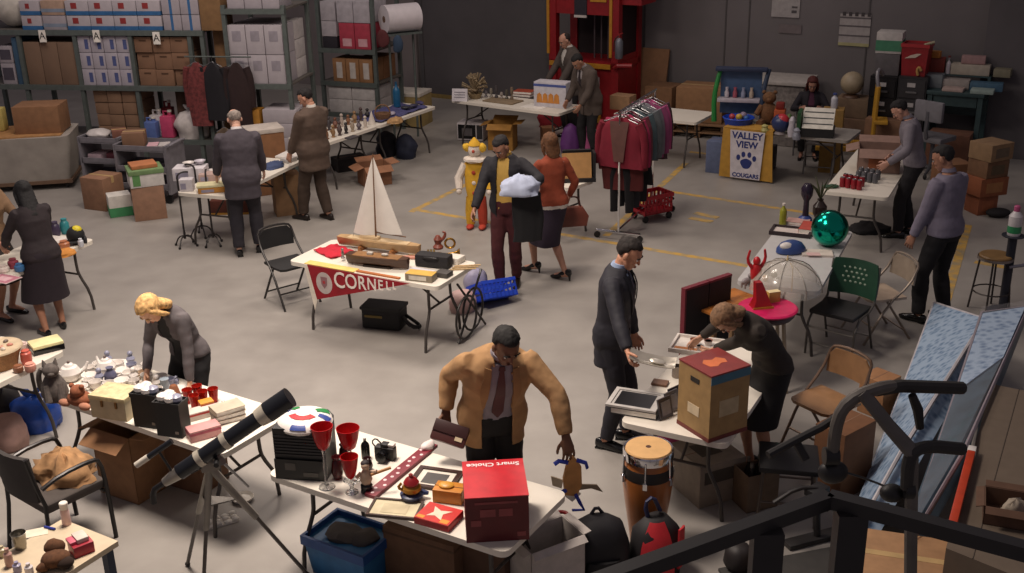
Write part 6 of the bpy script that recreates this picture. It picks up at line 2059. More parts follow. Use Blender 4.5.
zt2 = PV(652, 50, W0 + ua * s - va * .25, RA).z
b = B(K('7f5c40', .8, var=.1)); hw = .30
b.loft([[V((-hw, -.02, 0)), V((hw, -.02, 0)), V((hw, .02, 0)), V((-hw, .02, 0))], [V((-hw, .26, zt2)), V((hw, .26, zt2)), V((hw, .30, zt2)), V((-hw, .30, zt2))]]); b.obj('board', t)
q = P(700, 134, 0) + va * .12
pal = thing('wooden_pallet', 'wooden pallet stack under the large brown carton by the wall', 'pallet', q, RA + 8)
for z in (0, .13):
 for x in (-.45, 0, .45):
  b = B(K('6f5238', .85, var=.2)); b.bx(x - .05, x + .05, -.42, .42, z, z + .085); b.obj('stringer', pal)
 for y in (-.38, -.19, 0, .19, .38):
  b = B(K('7f6044', .85, var=.2)); b.bx(-.52, .52, y - .06, y + .06, z + .085, z + .105); b.obj('deck_board', pal)
carton('large brown carton on the wooden pallet by the wall', q + V((.0, .02, .236)), RA + 6, .80, .62, .58, K('8f6a49', .85), 'tape')
q2 = q - ua * .78 + va * .1
carton('brown carton left behind the large one on the pallet', q2, RA, .5, .5, .75, K('7a583c', .85), 'seam')
b = B(K('a9a49c', .6)); b.lathe([(.10, 0), (.12, .02), (.02, .10), (.03, .14)], n=16); single(b, 'lampshade', 'pale lampshade on the white topped table behind the rack', 'lampshade', on(641, 112) + V((.0, .2, 0)))
for k, (u, v, c, lb) in enumerate(((628, 112, '8a6a4c', 'tan carton on the table behind the clothes rack'), (650, 116, '8a4040', 'reddish small carton on the table behind the clothes rack'))):
 carton(lb, on(u, v) + V((0, .25, 0)), RA, .34 - .1 * k, .26, .22 - .06 * k, K(c, .8), 'seam')
q = on(582, 183) + V((-.01, .13, 0))
t = thing('display_case', 'black case with a tan panel facing out on the small table', 'case', q, 4)
b = B(K('17161a', .5)); b.bx(-.20, .20, -.12, .14, 0, .05); b.bx(-.19, .20, .08, .14, .05, .36); b.bx(.17, .20, -.10, .14, .05, .36); b.obj('case_body', t)
b = B(K('b08450', .6)); m = Matrix.Rotation(R(-12), 3, 'X'); b.box((-.03, -.05, .20), (.36, .02, .31), rot=m); b.obj('tan_panel', t)
for k, (u, v, r) in enumerate(((529, 158, .075), (538, 157, .065), (533, 162, .05))):
 t = thing('pumpkin', ['larger orange pumpkin left of the rust cardigan', 'smaller orange pumpkin nearest the rust cardigan', 'tiny orange pumpkin in front of the others'][k], 'pumpkin', V((.25 + (.0, .14, .03)[k], 13.76 - (.0, .06, .13)[k], TZ + .0005)))
 b = B(K('b0602a', .6))
 rings = []
 for j in range(9):
  ph = -PI / 2 + .05 + (PI - .1) * j / 8
  rings.append([V((r * math.cos(ph) * math.cos(a) * (1 + .08 * math.cos(8 * a)), r * math.cos(ph) * math.sin(a) * (1 + .08 * math.cos(8 * a)), r * .78 * (1 + math.sin(ph)))) for a in [2 * PI * i / 32 for i in range(32)]])
 b.loft(rings); b.obj('fruit', t)
 b = B(K('5a5a30', .8)); b.tube([(0, 0, r * 1.5), (.01, 0, r * 1.9)], [.012, .008], 6); b.obj('stem', t)
bag('gift_bag', 'purple bag behind the black display case', P(573, 168, 0) + V((.0, .75, .0)), 0, .3, .2, .62, K('5a2a6a', .6), 71, False)
bag('gift_bag', 'pink bag behind the black display case on the right', P(589, 168, 0) + V((.06, .75, .0)), 0, .24, .2, .66, K('a04a78', .6), 72, False)
ra, rb = V((1.34, 13.20, 0)), V((1.92, 14.46, 0))
dr_ = (rb - ra); Lr = dr_.length; yr = math.degrees(math.atan2(dr_.y, dr_.x))
zr = 1.62
t = thing('garment_rack', 'chrome rolling garment rack full of clothes', 'rack', ra, yr)
b = B(chrome); b.tube([(-.05, 0, zr), (Lr + .05, 0, zr)], .014); b.obj('hanging_rail', t)
for x in (0, Lr):
 b = B(chrome); b.tube([(x, 0, .10), (x, 0, zr)], .014); b.obj('post', t)
 b = B(chrome); b.tube([(x, -.29, .10), (x, .29, .10)], .016); b.obj('foot_bar', t)
 for y in (-.28, .28):
  b = B(black); b.cyl((x - .012, y, .04), (x + .012, y, .04), .04, n=12); b.cyl((x, y, .05), (x, y, .10), .01, n=6); b.obj('castor', t)
b = B(chrome); b.tube([(0, 0, .13), (Lr, 0, .13)], .012); b.obj('lower_rail', t)
GARM = [(.06, .52, .62, '741428', 'crimson red jacket with pink sleeves hanging nearest on the rack', True, '5a3a34'), (.16, .46, .92, '521a1a', 'brick red long top second from near end of the rack', True, None), (.28, .48, .66, '942048', 'bright pink red jacket third from near end of the rack', True, None),
 (.42, .36, .98, '17151a', 'long black dress in the near half of the rack', False, None), (.56, .40, .72, '6a2e3a', 'wine coloured blouse in the near half of the rack', True, None), (.72, .42, .66, '48585e', 'teal grey jacket in the middle of the rack', True, None), (.88, .40, .98, '1b191d', 'long black coat in the middle of the rack', False, None),
 (1.04, .42, .70, '5c6064', 'grey cardigan right of the middle of the rack', True, None), (1.20, .42, .66, '6e6a72', 'light grey jacket towards the far end of rack', True, None), (1.38, .44, .72, '8a4068', 'mauve pink jacket towards the far end of the rack', True, None), (1.54, .44, .66, 'a04070', 'pink jacket hanging second from far end of rack', True, None), (1.68, .40, .80, '4a3038', 'plum coat hanging at the far end of the rack', True, None)]
for k, (x, w, h, c, lb, sl_, ln) in enumerate(GARM):
 p_ = ra + dr_.normalized() * x * .76 + V((0, 0, zr - .022))
 hanging_garment('hanging_garment', lb, p_, yr - 90 + (6 if k % 2 else -5), w, h, K(c, .9, var=.1), sl_, k, 1.12, 'clothes', K(ln, .8) if ln else None)
for k, x in enumerate((.12, .36, .66)):
 p_ = ra + dr_.normalized() * x + V((0, 0, .88))
 t2 = thing('hanging_trousers', 'pair of %s trousers hanging low under the jackets, %s from near end' % (['black', 'dark grey', 'charcoal'][k], ['first', 'second', 'third'][k]), 'clothes', p_, yr - 90)
 b = B(K(['141216', '26242a', '1c1a1e'][k], .9));
 for q in (-.09, .09):
  b.tube([(q * .6, 0, .10), (q, 0, -.1), (q * 1.1, 0, -.55)], [.07, .075, .055], 10, .5)
 b.box((0, 0, .10), (.20, .05, .08), bev=.01); b.obj('trouser_body', t2)
 b = B(chrome); b.tube([(-.12, 0, .14), (0, 0, .20), (.12, 0, .14)], .004, 5); b.tube([(0, 0, .20), (0, 0, .72)], .003, 5); b.obj('clothes_hanger', t2)
q = P(650, 222, 0) + V((-.02, .10, 0))
t = thing('shopping_trolley_basket', 'red plastic basket on wheels under the garment rack', 'basket', q, 30)
rp = K('b01c2c', .45)
w_, d_, h_, z0 = .44, .30, .26, .10
b = B(rp); b.bx(-w_ / 2, w_ / 2, -d_ / 2, d_ / 2, z0, z0 + .015); rect_frame(b, w_ + .03, d_ + .03, .02, .05, z0 + h_ - .05); rect_frame(b, w_, d_, .012, .03, z0 + h_ * .45); rect_frame(b, w_, d_, .012, .05, z0); b.obj('basket_frame', t)
for k in range(8):
 x = -w_ / 2 + .01 + (w_ - .02) * k / 7
 b = B(rp); b.bx(x - .012, x + .012, -d_ / 2, -d_ / 2 + .012, z0, z0 + h_); b.obj('slat', t)
 b = B(rp); b.bx(x - .012, x + .012, d_ / 2 - .012, d_ / 2, z0, z0 + h_); b.obj('slat', t)
for k in range(5):
 y = -d_ / 2 + .02 + (d_ - .04) * k / 4
 b = B(rp); b.bx(w_ / 2 - .012, w_ / 2, y - .012, y + .012, z0, z0 + h_); b.obj('slat', t)
for x in (-.19, .19):
 for y in (-.12, .12):
  b = B(black); b.cyl((x, y - .012, .045), (x, y + .012, .045), .045, n=12); b.cyl((x, y, .05), (x, y, .11), .010, n=6); b.obj('wheel', t)
b = B(black); b.tube([(w_ / 2, -.08, z0 + h_ - .05), (w_ / 2 + .10, -.08, z0 + h_ - .14), (w_ / 2 + .10, .08, z0 + h_ - .14), (w_ / 2, .08, z0 + h_ - .05)], .012, smooth=1); b.obj('handle', t)
YT = -31
eT = V((math.cos(R(YT)), math.sin(R(YT)), 0)); nT = V((eT.y, -eT.x, 0))
AT = V(P(722, 128, TZ)); AT.z = 0
q = AT + eT * .04 + nT * .03 + V((0, 0, TZ + .03))
t = thing('paw_banner', 'yellow edged white banner lettered VALLEY VIEW with blue paw hanging off toy table', 'banner', q, YT)
wB2, hB2 = .74, .74
yb, wb, bb_ = K('b08434', .85), K('c4bec2', .85), K('24306c', .8)
b = B(yb); g_ = []
for j in range(7):
 u = j / 6
 ww_ = wB2 * (1 + .10 * u)
 g_.append([V((wB2 / 2 + (i / 6 - .5) * ww_, -.01 - .02 * math.sin(u * 3) + .008 * math.sin(i * 1.6), -hB2 * u)) for i in range(7)])
b.sheet(g_, .006); b.obj('yellow_cloth', t)
b = B(wb); b.prism([(wB2 * .16, -.02), (wB2 * .86, -.02), (wB2 * .80, -hB2 * .98), (wB2 * .20, -hB2 * .98)], .046, .050, FR); b.obj('white_panel', t)
lettering('VALLEY', .135, bb_, t, (wB2 * .51, -.052, -.095), FRONT, 'letters_valley', .0015, 1.0, .004)
lettering('VIEW', .135, bb_, t, (wB2 * .51, -.052, -.225), FRONT, 'letters_view', .0015, 1.0, .004)
lettering('COUGARS', .085, bb_, t, (wB2 * .51, -.052, -.68), FRONT, 'letters_small', .0015, 1.0, .003)
b = B(bb_)
cx, cz = wB2 * .51, -.50
b.prism([(cx + .085 * math.cos(a) * (1 + .12 * math.cos(3 * a - PI / 2)), cz + .075 * math.sin(a)) for a in [2 * PI * i / 24 for i in range(24)]], .050, .052, FR); b.obj('paw_pad', t)
for (dx, dz) in ((-.12, .085), (-.045, .135), (.045, .135), (.12, .085)):
 b = B(bb_); b.prism([(cx + dx + .030 * math.cos(a), cz + dz + .042 * math.sin(a)) for a in [2 * PI * i / 16 for i in range(16)]], .050, .052, FR); b.obj('paw_toe', t)
b = B(yb); b.bx(0, wB2, -.015, .35, -.004, .004); b.obj('cloth_fold', t)
tt = lambda u, v: on(u, v)
q = tt(742, 124) + V((.0, .22, 0))
t = thing('toy_playset', 'green framed toy playset with blue shelf behind the banner', 'toy', q, -16)
gg = K('1f7a34', .45)
for x in (-.36, .34):
 b = B(gg if x < 0 else K('2a3850', .5)); b.tube([(x, -.10, 0), (x - .02, -.08, .35), (x + .02, -.02, .62), (x + .06, .02, .78)], [.04, .05, .045, .03], 10, 1, 1); b.obj('side_frame', t)
b = B(K('26304a', .5)); b.box((0, .0, .77), (.76, .14, .06), bev=.02); b.obj('canopy', t)
b = B(K('3f587c', .5)); b.bx(-.30, .30, .06, .08, .10, .72); b.obj('back_panel', t)
b = B(K('b0a8b0', .5)); b.box((-.02, -.02, .32), (.62, .20, .05), bev=.01); b.obj('shelf', t)
for k in range(4):
 b = B(K(['c0b8c0', 'a05060', '8a90a8', 'b0a090'][k], .5)); b.lathe([(.03, .35), (.035, .42), (.02, .46), (.025, .50)], (-.2 + .12 * k, 0, 0), 10); b.obj('toy_pot', t)
q = tt(743, 127) + V((0, .06, 0))
t = thing('toy_tub', 'round bright blue toy tub at the front of the toy table', 'toy', q)
b = B(K('1c44b0', .4)); b.lathe([(.19, 0), (.22, .10), (.235, .12), (.22, .13), (.19, .08), (.02, .06)], n=28); b.obj('tub_body', t)
for k, (x, y, c, r) in enumerate(((0, -.02, 'c0a030', .05), (.08, .06, '8a7a90', .055), (-.09, .04, 'b04040', .045), (.10, -.06, '3060a0', .04))):
 b = B(K(c, .4)); b.ell((x, y, .075 + r), r); b.obj('ball', t)
t = thing('plush_bear', 'brown plush bear sitting right of the blue toy tub', 'toy', tt(765, 128) + V((.02, .16, 0)), -16 + 180)
bb2 = K('6a4a30', .95, var=.25, scale=40)
b = B(bb2); b.ell((0, 0, .17), (.13, .11, .17)); b.obj('body', t)
b = B(bb2); b.ell((0, .01, .40), (.10, .09, .09)); b.ell((-.08, 0, .48), .03); b.ell((.08, 0, .48), .03); b.ell((0, .09, .38), (.04, .03, .03)); b.obj('head', t)
for s in (-1, 1):
 b = B(bb2); b.tube([(s * .10, .02, .28), (s * .17, .08, .16)], [.045, .04]); b.obj('arm', t)
 b = B(bb2); b.tube([(s * .08, .05, .05), (s * .12, .18, .05)], [.055, .05]); b.obj('leg', t)
t = thing('toy_blocks', 'orange red toy block stack beside the plush bear', 'toy', tt(774, 131) + V((.03, .2, 0)), -20)
b = B(K('b0502a', .5)); b.box((0, 0, .14), (.16, .16, .28), bev=.02); b.obj('block', t)
b = B(K('7a2018', .5)); b.box((0, 0, .33), (.12, .12, .10), bev=.02); b.obj('top_block', t)
t = thing('toy_ball', 'dark blue and red ball on a stand on the toy table', 'ball', tt(781, 135) + V((0, .1, 0)))
b = B(K('27345e', .35)); b.ell((0, 0, .15), .13, 20, 14); b.obj('ball_body', t)
b = B(K('b02c38', .35)); b.ell((.01, -.01, .18), (.11, .11, .105), 20, 14); b.obj('red_cap', t)
b = B(K('8a8080', .5)); b.lathe([(.09, 0), (.06, .04)]); b.obj('stand', t)
for k, (u, v, h, c, lb) in enumerate(((762, 133, .12, 'a8a060', 'small yellow green ball jar beside the banner'), (793, 138, .28, 'b5b0b8', 'white figurine with greenery right of the ball'), (798, 141, .16, '8a8c98', 'grey blue figurine near the front of the toy table'), (790, 132, .24, '5a7040', 'green leafy ornament behind the white figurine'))):
 b = B(K(c, .5)); b.lathe([(.05, 0), (.06, h * .3), (.04, h * .6), (.05, h * .8), (.02, h)], n=14); b.crumple(.008, 20, k)
 single(b, 'figurine', lb, 'figurine', tt(u, v) + V((0, .1, 0)))
q = tt(818, 138) + V((.0, .18, 0))
t = thing('game_case', 'green and black case with white printed sheets on toy table', 'case', q, -20)
b = B(K('1e4a28', .5)); b.bx(-.24, -.19, -.18, .16, 0, .34); b.obj('green_side', t)
b = B(K('17181a', .5)); b.bx(-.19, .26, -.16, .16, 0, .12); b.obj('case_base', t)
b = B(K('d0ccc0', .7)); m = Matrix.Rotation(R(42), 3, 'X'); b.box((.04, -.02, .24), (.42, .36, .02), rot=m); b.obj('printed_sheet', t)
b = B(K('3a3c3c', .7))
for j in (-.10, .0, .10):
 p_ = V((.04, -.02, .24)) + m @ V((0, j, .012))
 b.box(p_, (.40, .018, .003), rot=m)
b.obj('printed_lines', t)
t = thing('helmet', 'white and green helmet behind the printed sheets', 'helmet', tt(819, 126) + V((0, .28, 0)))
b = B(K('bdbab4', .4)); b.ell((0, 0, .10), (.15, .12, .11), 18, 10); b.obj('shell', t)
b = B(K('2a7a48', .4)); b.lathe([(.14, .03), (.165, .05), (.155, .08), (.14, .09)], n=20); b.obj('green_band', t)
folding_chair('grey folding chair pushed up to the front of the toy table', P(820, 172, 0) + V((0, .1, 0)), -20, K('6a6664', .4, metal=.4), K('8a8684', .6), K('8a8684', .6))
folding_chair('folding chair under the woman with red hair', (4.75, 17.33, 0), 166, K('4a4646', .4), K('5a5654', .6), K('5a5654', .6))
carton('blue grey carton on the floor left of the paw banner', P(716, 174, 0) + V((.05, .2, 0)), -28, .26, .34, .48, K('5a6480', .7), 'seam')
carton('dark small carton on the floor right of the paw banner', P(762, 172, 0) + V((.05, .2, 0)), -28, .34, .3, .36, K('3a3638', .8), 'seam')
q = W0 + ua * wpt(781, 100) - va * .55
_pp = PV(781, 100, W0 - va * .55, RA); q = V((_pp.x, _pp.y, 0))
t = thing('wrapped_counter', 'pale counter wrapped in clear plastic in front of back wall', 'counter', q - va * .12, RA + 4)
b = B(K('7d7672', .35, var=.35, scale=18)); b.box((0, 0, .50), (.95, .70, 1.0), bev=.02); b.crumple(.02, 9); b.obj('wrapped_body', t, sharp=1.3)
b = B(K('aba59f', .5)); b.box((0, 0, 1.03), (1.06, .80, .06), bev=.01); b.obj('counter_top', t)
_pp = PV(852, 100, W0 - va * .55, RA); q = V((_pp.x, _pp.y, 0))
carton('brown carton under the pale globe by the back wall', q, RA + 6, .6, .5, .50, K('6f5644', .85), 'seam')
carton('upper brown carton carrying the pale globe', q + V((.05, .03, .506)), RA + 3, .5, .42, .30, K('75604c', .85), 'seam')
t = thing('globe', 'large pale globe on the cartons by the back wall', 'globe', q + V((-.02, 0, .812)))
b = B(K('a8987e', .5, var=.25, scale=4)); b.ell((0, 0, .22), .18, 24, 16); b.obj('sphere', t)
b = B(K('5a4030', .5)); b.lathe([(.14, 0), (.12, .03), (.03, .05)]); b.obj('base', t)
q = P(850, 160, 0) + V((-.05, -.22, 0))
t = thing('platform_truck', 'yellow steel platform truck between toy table and can table', 'truck', q + V((.0, .35, 0)), -16)
yw = K('b5872a', .5)
for y in (-.22, .22):
 b = B(yw); b.box((-.05, y, .20), (.8, .10, .07), bev=.01); b.obj('fork', t)
b = B(yw); b.box((.34, 0, .22), (.16, .6, .14), bev=.02); b.obj('cross_frame', t)
for y in (-.14, .14):
 b = B(yw); b.tube([(.38, y, .2), (.40, y, 1.15)], .035, 8); b.obj('upright', t)
b = B(yw); b.box((.48, -.05, .62), (.20, .36, .05), bev=.01); b.obj('ledge', t)
b = B(K('8a888c', .4, metal=.5)); b.tube([(.40, -.10, 1.1), (.36, -.06, 1.35), (.40, 0, 1.40), (.46, .06, 1.30)], .03, 8, smooth=1); b.obj('handle', t)
for x in (.40, -.35):
 for y in (-.22, .22):
  b = B(black); b.cyl((x, y - .03, .09), (x, y + .03, .09), .09, n=14); b.obj('wheel', t)
t = thing('bottle', 'white and blue bottle on the yellow brown carton by the globe', 'bottle', P(834, 108, .95) + V((0, 0, -.0)))
b = B(); bottle(b, (0, 0, 0), .05, .22, K('b8b8c0', .4), K('3a4a8a', .4), .6); b.obj('bottle_body', t)
q_ = P(834, 108, .95)
carton('yellow brown tall carton under the white and blue bottle', V((q_.x, q_.y, 0)), -20, .30, .28, .945, K('8a6a34', .8), 'plain')
def wall_sheet(label, u0, v0, u1, v1, m, name, lines, cat='paper'):
 a = PV(u0, v0, W0 - va * .02, RA); c = PV(u1, v1, W0 - va * .02, RA)
 w = (c - a).dot(ua); h = a.z - c.z
 t = thing(name, label, cat, W0 - va * .012 + ua * ((a - W0).dot(ua) + w / 2) + V((0, 0, c.z)), RA)
 b = B(m); b.bx(-w / 2, w / 2, -.006, .0, 0, h); b.obj('sheet', t)
 lines(t, w, h)
def cal_lines(t, w, h):
 b = B(K('5a5456', .7))
 for z in (.30, .60, .86):
  b.bx(-w / 2, w / 2, -.009, -.006, h * z, h * z + .025)
 b.obj('grid_line', t)
 b = B(K('a09a70', .7)); b.bx(-w / 2, w / 2, -.009, -.006, 0, .05); b.obj('foot_band', t)
 for k in range(5):
  b = B(K('3a3436', .6)); b.bx(-w * .42 + w * .2 * k, -w * .42 + w * .2 * k + .05, -.012, -.006, h - .03, h + .03); b.obj('binder_clip', t)
def note_lines(t, w, h):
 b = B(K('4a4648', .7)); b.bx(w * .22, w * .40, -.009, -.006, h * .2, h * .32); b.bx(w * .22, w * .42, -.009, -.006, h * .42, h * .50); b.obj('printed_mark', t)
wall_sheet('white wall calendar with three panels on the back wall', 840.5, 13.5, 868.5, 47, K('9c9694', .7), 'wall_calendar', cal_lines, 'calendar')
wall_sheet('white notice sheet high on the back wall', 772.5, -6, 799, 18, K('9a9594', .7), 'wall_notice', note_lines)
wall_sheet('pinkish faded poster below the notice on the back wall', 779, 24, 801, 34, K('6a6162', .75), 'wall_poster', lambda t, w, h: None)
def bp(u, v, off):
 return PV(u, v, W0 - va * off, RA)
def place(u, off):
 q = bp(u, 100, off)
 return V((q.x, q.y, 0))
zcab = bp(895, 76, .95).z
for k, (u0, u1, c, lb) in enumerate(((868, 895, '151417', 'black filing cabinet, left of the pair by the back wall'), (896, 925, '2e2d30', 'dark grey filing cabinet, right of the pair by back wall'))):
 a, c_ = place(u0, .95), place(u1, .95)
 w = (c_ - a).length
 t = thing('filing_cabinet', lb, 'cabinet', (a + c_) / 2 + va * .3, RA)
 h = zcab * (1.0 if k else .98)
 b = B(K(c, .45, metal=.2)); b.bx(-w / 2, w / 2, -.28, .3, 0, h); b.obj('cabinet_body', t)
 for j in range(4):
  d_ = B(K(c, .4)); d_.bx(-w / 2 + .02, w / 2 - .02, -.30, -.28, h * .03 + h * .24 * j, h * .03 + h * .24 * j + h * .22); dd_ = d_.obj('drawer', t)
  b = B(K('a9a5a4', .4)); b.bx(-.07, .05, -.306, -.30, h * .03 + h * .24 * j + h * .13, h * .03 + h * .24 * j + h * .18); b.obj('label_holder', dd_)
  b = B(K('77777a', .3, metal=.7)); b.bx(-.08, .08, -.325, -.30, h * .03 + h * .24 * j + h * .06, h * .03 + h * .24 * j + h * .08); b.obj('handle', dd_)
 if k == 0:
  c1 = t.location.copy()
 else:
  c2 = t.location.copy()
q = V((c1.x + .0, c1.y, zcab * .98 + .001))
t = carton('grey lower carton on the black filing cabinet', q, RA, .36, .32, .32, K('5a5658', .8), 'plain')
t = carton('white and green carton on top of the black filing cabinet', q + V((.03, 0, .326)), RA + 4, .38, .34, .32, K('b5b0ac', .7), 'plain', stripe=(K('3f7a5c', .6), .12, .62), text=None)
q = V((c2.x, c2.y - .02, zcab + .001))
t = thing('red_bin', 'bright red plastic bin on the dark grey filing cabinet', 'bin', q, RA)
b = B(K('8a1a20', .45)); b.loft([[V((x * .17, y * .14, 0)) for x, y in ((-1, -1), (1, -1), (1, 1), (-1, 1))], [V((x * .20, y * .17, .46)) for x, y in ((-1, -1), (1, -1), (1, 1), (-1, 1))]]); b.obj('bin_body', t)
b = B(K('a0242a', .45)); rect_frame(b, .42, .36, .02, .05, .43); b.obj('rim', t)
b = B(K('c0b0a0', .5)); b.prism([(-.14, -.02), (.02, .0), (.10, .06), (.03, .06), (-.06, .03)], 0, .004, FR, (.0, -.168, .28)); b.obj('white_print', t)
b = B(K('b08a50', .5)); b.tube([(.08, -.17, .02), (.06, -.18, .10), (.09, -.18, .15), (.12, -.17, .09)], .022, 8, smooth=1); b.obj('tan_grip', t)
b = B(K('9a9478', .5)); b.tube([(.12, -.1, .47), (.20, -.14, .50), (.26, -.12, .52)], .02, 8); b.obj('stick_out', t)
a, c_ = place(926, .9), place(984, .9)
w = (c_ - a).length
zd = bp(955, 92, .9).z
t = thing('work_desk', 'dark teal metal work desk with shelf in the right corner', 'desk', (a + c_) / 2 + va * .3, RA)
td = K('35484a', .45, metal=.2)
b = B(td); b.box((0, 0, zd - .03), (w, .66, .06), bev=.008); b.obj('desktop', t)
for x in (-w / 2 + .05, w / 2 - .05):
 for y in (-.27, .27):
  b = B(td); b.bx(x - .035, x + .035, y - .035, y + .035, 0, zd - .06); b.obj('leg', t)
b = B(td); b.bx(-w / 2 + .02, w / 2 - .02, .25, .30, zd - .45, zd - .06); b.obj('back_panel', t)
b = B(td); b.bx(-w / 2 + .1, w / 2 - .1, -.28, .25, zd - .22, zd - .06); b.obj('drawer_box', t)
zs = bp(955, 77, .7).z
b = B(td); b.bx(-w / 2, w / 2, .10, .32, zs - .02, zs); b.obj('upper_shelf', t)
for x in (-w / 2 + .02, w / 2 - .02):
 b = B(td); b.bx(x - .02, x + .02, .10, .32, zd, zs - .02); b.obj('shelf_support', t)
O_ = t.location.copy()
def ondesk(x, y, z):
 return O_ + ua * x + va * y + V((0, 0, z))
for k, (x, y, z, w2, d2, h2, c, lb) in enumerate(((-.50, -.02, zd, .36, .24, .20, '6a7074', 'grey machine at left end of the work desk'), (-.10, .0, zd, .40, .2, .14, '98908a', 'pale box at the middle back of the work desk'), (.34, .0, zd, .46, .2, .12, '3c5c72', 'blue grey tray at right end of the work desk'), (-.05, -.2, zd, .30, .22, .05, 'a8948c', 'pile of pinkish papers on the work desk'), (.36, -.2, zd, .32, .24, .06, '8a9a94', 'pile of greenish papers at right of the work desk'),
 (-.46, .21, zs, .40, .2, .22, '7a2c20', 'dark red carton on the upper desk shelf'), (-.48, .17, zs + .225, .26, .12, .10, 'a86a28', 'orange tin on the dark red carton of the desk shelf'), (.06, .21, zs, .55, .2, .16, 'a39a8c', 'cream box in the middle of the upper desk shelf'), (.12, .21, zs + .165, .34, .14, .12, '9a7a78', 'pinkish basket box on the cream box of desk shelf'), (.55, .21, zs, .24, .2, .12, '75705c', 'olive box at right end of the upper desk shelf'))):
 b = B(K(c, .6)); b.box((0, 0, h2 / 2 + .0005), (w2, d2, h2), bev=.012); single(b, 'desk_box' if k not in (3, 4) else 'paper_pile', lb, 'box' if k not in (3, 4) else 'paper', ondesk(x, y, z), RA + 3 * (k % 3))
b = B(); bottle(b, (0, 0, 0), .04, .26, K('3a4a38', .3), K('6a2a28', .4), .5); single(b, 'bottle', 'dark bottle between boxes on the upper desk shelf', 'bottle', ondesk(-.21, .21, zs))
b = B(); bottle(b, (0, 0, 0), .035, .24, K('b0aab0', .3), K('8a8a90', .4), .5); single(b, 'bottle', 'white bottle beside the dark bottle on desk shelf', 'bottle', ondesk(-.245, .13, zs))
q = place(938, 1.75)
t = thing('office_chair', 'grey swivel chair in front of the work desk', 'chair', q, RA + 180 + 160)
b = B(K('77757a', .7)); b.box((0, -.2, .98), (.44, .07, .30), bev=.03); b.obj('backrest', t)
b = B(K('6a686c', .7)); b.box((0, .02, .56), (.46, .44, .08), bev=.03); b.obj('seat', t)
b = B(K('6a6a70', .4, metal=.4)); b.tube([(0, -.22, .98), (0, -.24, .62), (0, -.05, .50)], .03, 8, smooth=1); b.obj('back_arm', t)
b = B(K('5a5a60', .4, metal=.4)); b.cyl((0, 0, .10), (0, 0, .53), .03); b.obj('column', t)
for k in range(5):
 a = 2 * PI * k / 5
 b = B(K('4a4a4e', .4)); b.tube([(0, 0, .13), (.28 * math.cos(a), .28 * math.sin(a), .08)], [.03, .02], 8); b.obj('foot_spoke', t)
 b = B(black); b.ell((.28 * math.cos(a), .28 * math.sin(a), .04), (.03, .03, .04), 8, 6); b.obj('castor', t)
carton('brown carton on the floor under the work desk', place(955, 1.0) + V((0, 0, 0)), RA, .6, .4, .5, K('6a4634', .85), 'seam')
carton('brown carton standing left of the grey swivel chair', P(884, 157, 0) + V((.0, .1, 0)), RA, .62, .4, .62, K('7a5a44', .85), 'seam')
q = P(986, 216, 0) + V((.0, .18, 0))
zz = 0
for k, (w, d, h, c, band) in enumerate(((.28, .30, .26, '8a5034', '9a5a38'), (.42, .36, .24, '8a4f30', '9c6a40'), (.36, .34, .22, '6f5038', '5a4a34'), (.40, .36, .22, '8a6e50', '6a5a48'))):
 carton('brown carton, %s of the stack of four on the right' % ['lowest', 'second', 'third', 'topmost'][k], q + V((.01 * k, 0, zz)), 12 + 5 * k, w, d, h, K(c, .8), 'seam', label_rect=(K(band, .7), .2, .8, .2, .75))
 zz += h + .003
b = B(K('1d1b1c', .8)); b.ell((0, 0, .06), (.16, .10, .06)); single(b, 'dark_cloth', 'small dark cloth on the floor right of the carton stack', 'cloth', P(1000, 219, 0) + V((0, .1, 0)))
for k in range(1):
 carton('brown carton behind the man in pale purple shirt', P(962, 200, 0) + V((-.05, .35, 0)), 10, .40, .36, .45, K('7a5438', .85), 'seam')
YK = 63
sil = K('a8a6a8', .25, metal=.8)
for k in range(8):
 for j, (u0, v0, m, nm) in enumerate(((843, 187, K('8a1a24', .35), 'red'), (858, 180.5, K('5a5a5e', .35), 'grey'))):
  r_, c_ = divmod(k, 4)
  u = u0 + 5.0 * c_ + 2.6 * r_ + (0 if j == 0 else .6 * c_)
  v = v0 + .9 * c_ - 3.6 * r_
  t = thing('soda_can', '%s soda can, %s from left in the %s row on the can table' % (nm, ordinal(c_, 4), ['near', 'far'][r_]), 'can', on(u, v), 0, nm + ' soda cans')
  b = B(m); b.lathe([(.026, 0), (.033, .008), (.033, .105), (.027, .118)], n=14); b.obj('can_body', t)
  b = B(sil); b.lathe([(.027, .117), (.027, .122), (.024, .119)], n=14); b.obj('can_top', t)
q = on(880, 174) + V((.04, .22, 0))
carton('open brown carton with red print on the can table', q, -16, .50, .38, .30, K('8a6e62', .8), 'open', label_rect=(K('9a5a38', .7), .25, .65, .2, .75))
b = B(K('2a4a34', .7)); b.ell((0, 0, .02), (.10, .05, .02)); b.crumple(.01, 30); single(b, 'green_sprig', 'small green sprig at the near left corner of can table', 'plant', on(832, 189) + V((0, .05, 0)))
cloth_pile('dark_cloth', 'dark cloth hanging pile on the floor under the can table', 'cloth', P(874, 236, 0) + V((0, .2, 0)), .5, .4, .12, K('1b191b', .9), 81)
t = thing('green_ball', 'shiny metallic green ball on the grey table', 'ball', on(831, 249) + V((0, .10, 0)))
b = B(M('green_chrome', (20, 158, 132), .16, 1.0, var=.15, scale=2)); b.ell((0, 0, .19), .185, 32, 20); b.obj('ball_body', t)
b = B(K('2a6a5a', .3, metal=.5)); b.lathe([(.05, 0), (.06, .012), (.05, .025)]); b.obj('ring_base', t)
t = thing('bottle', 'yellow green bottle with white cap on the grey table', 'bottle', on(787, 224))
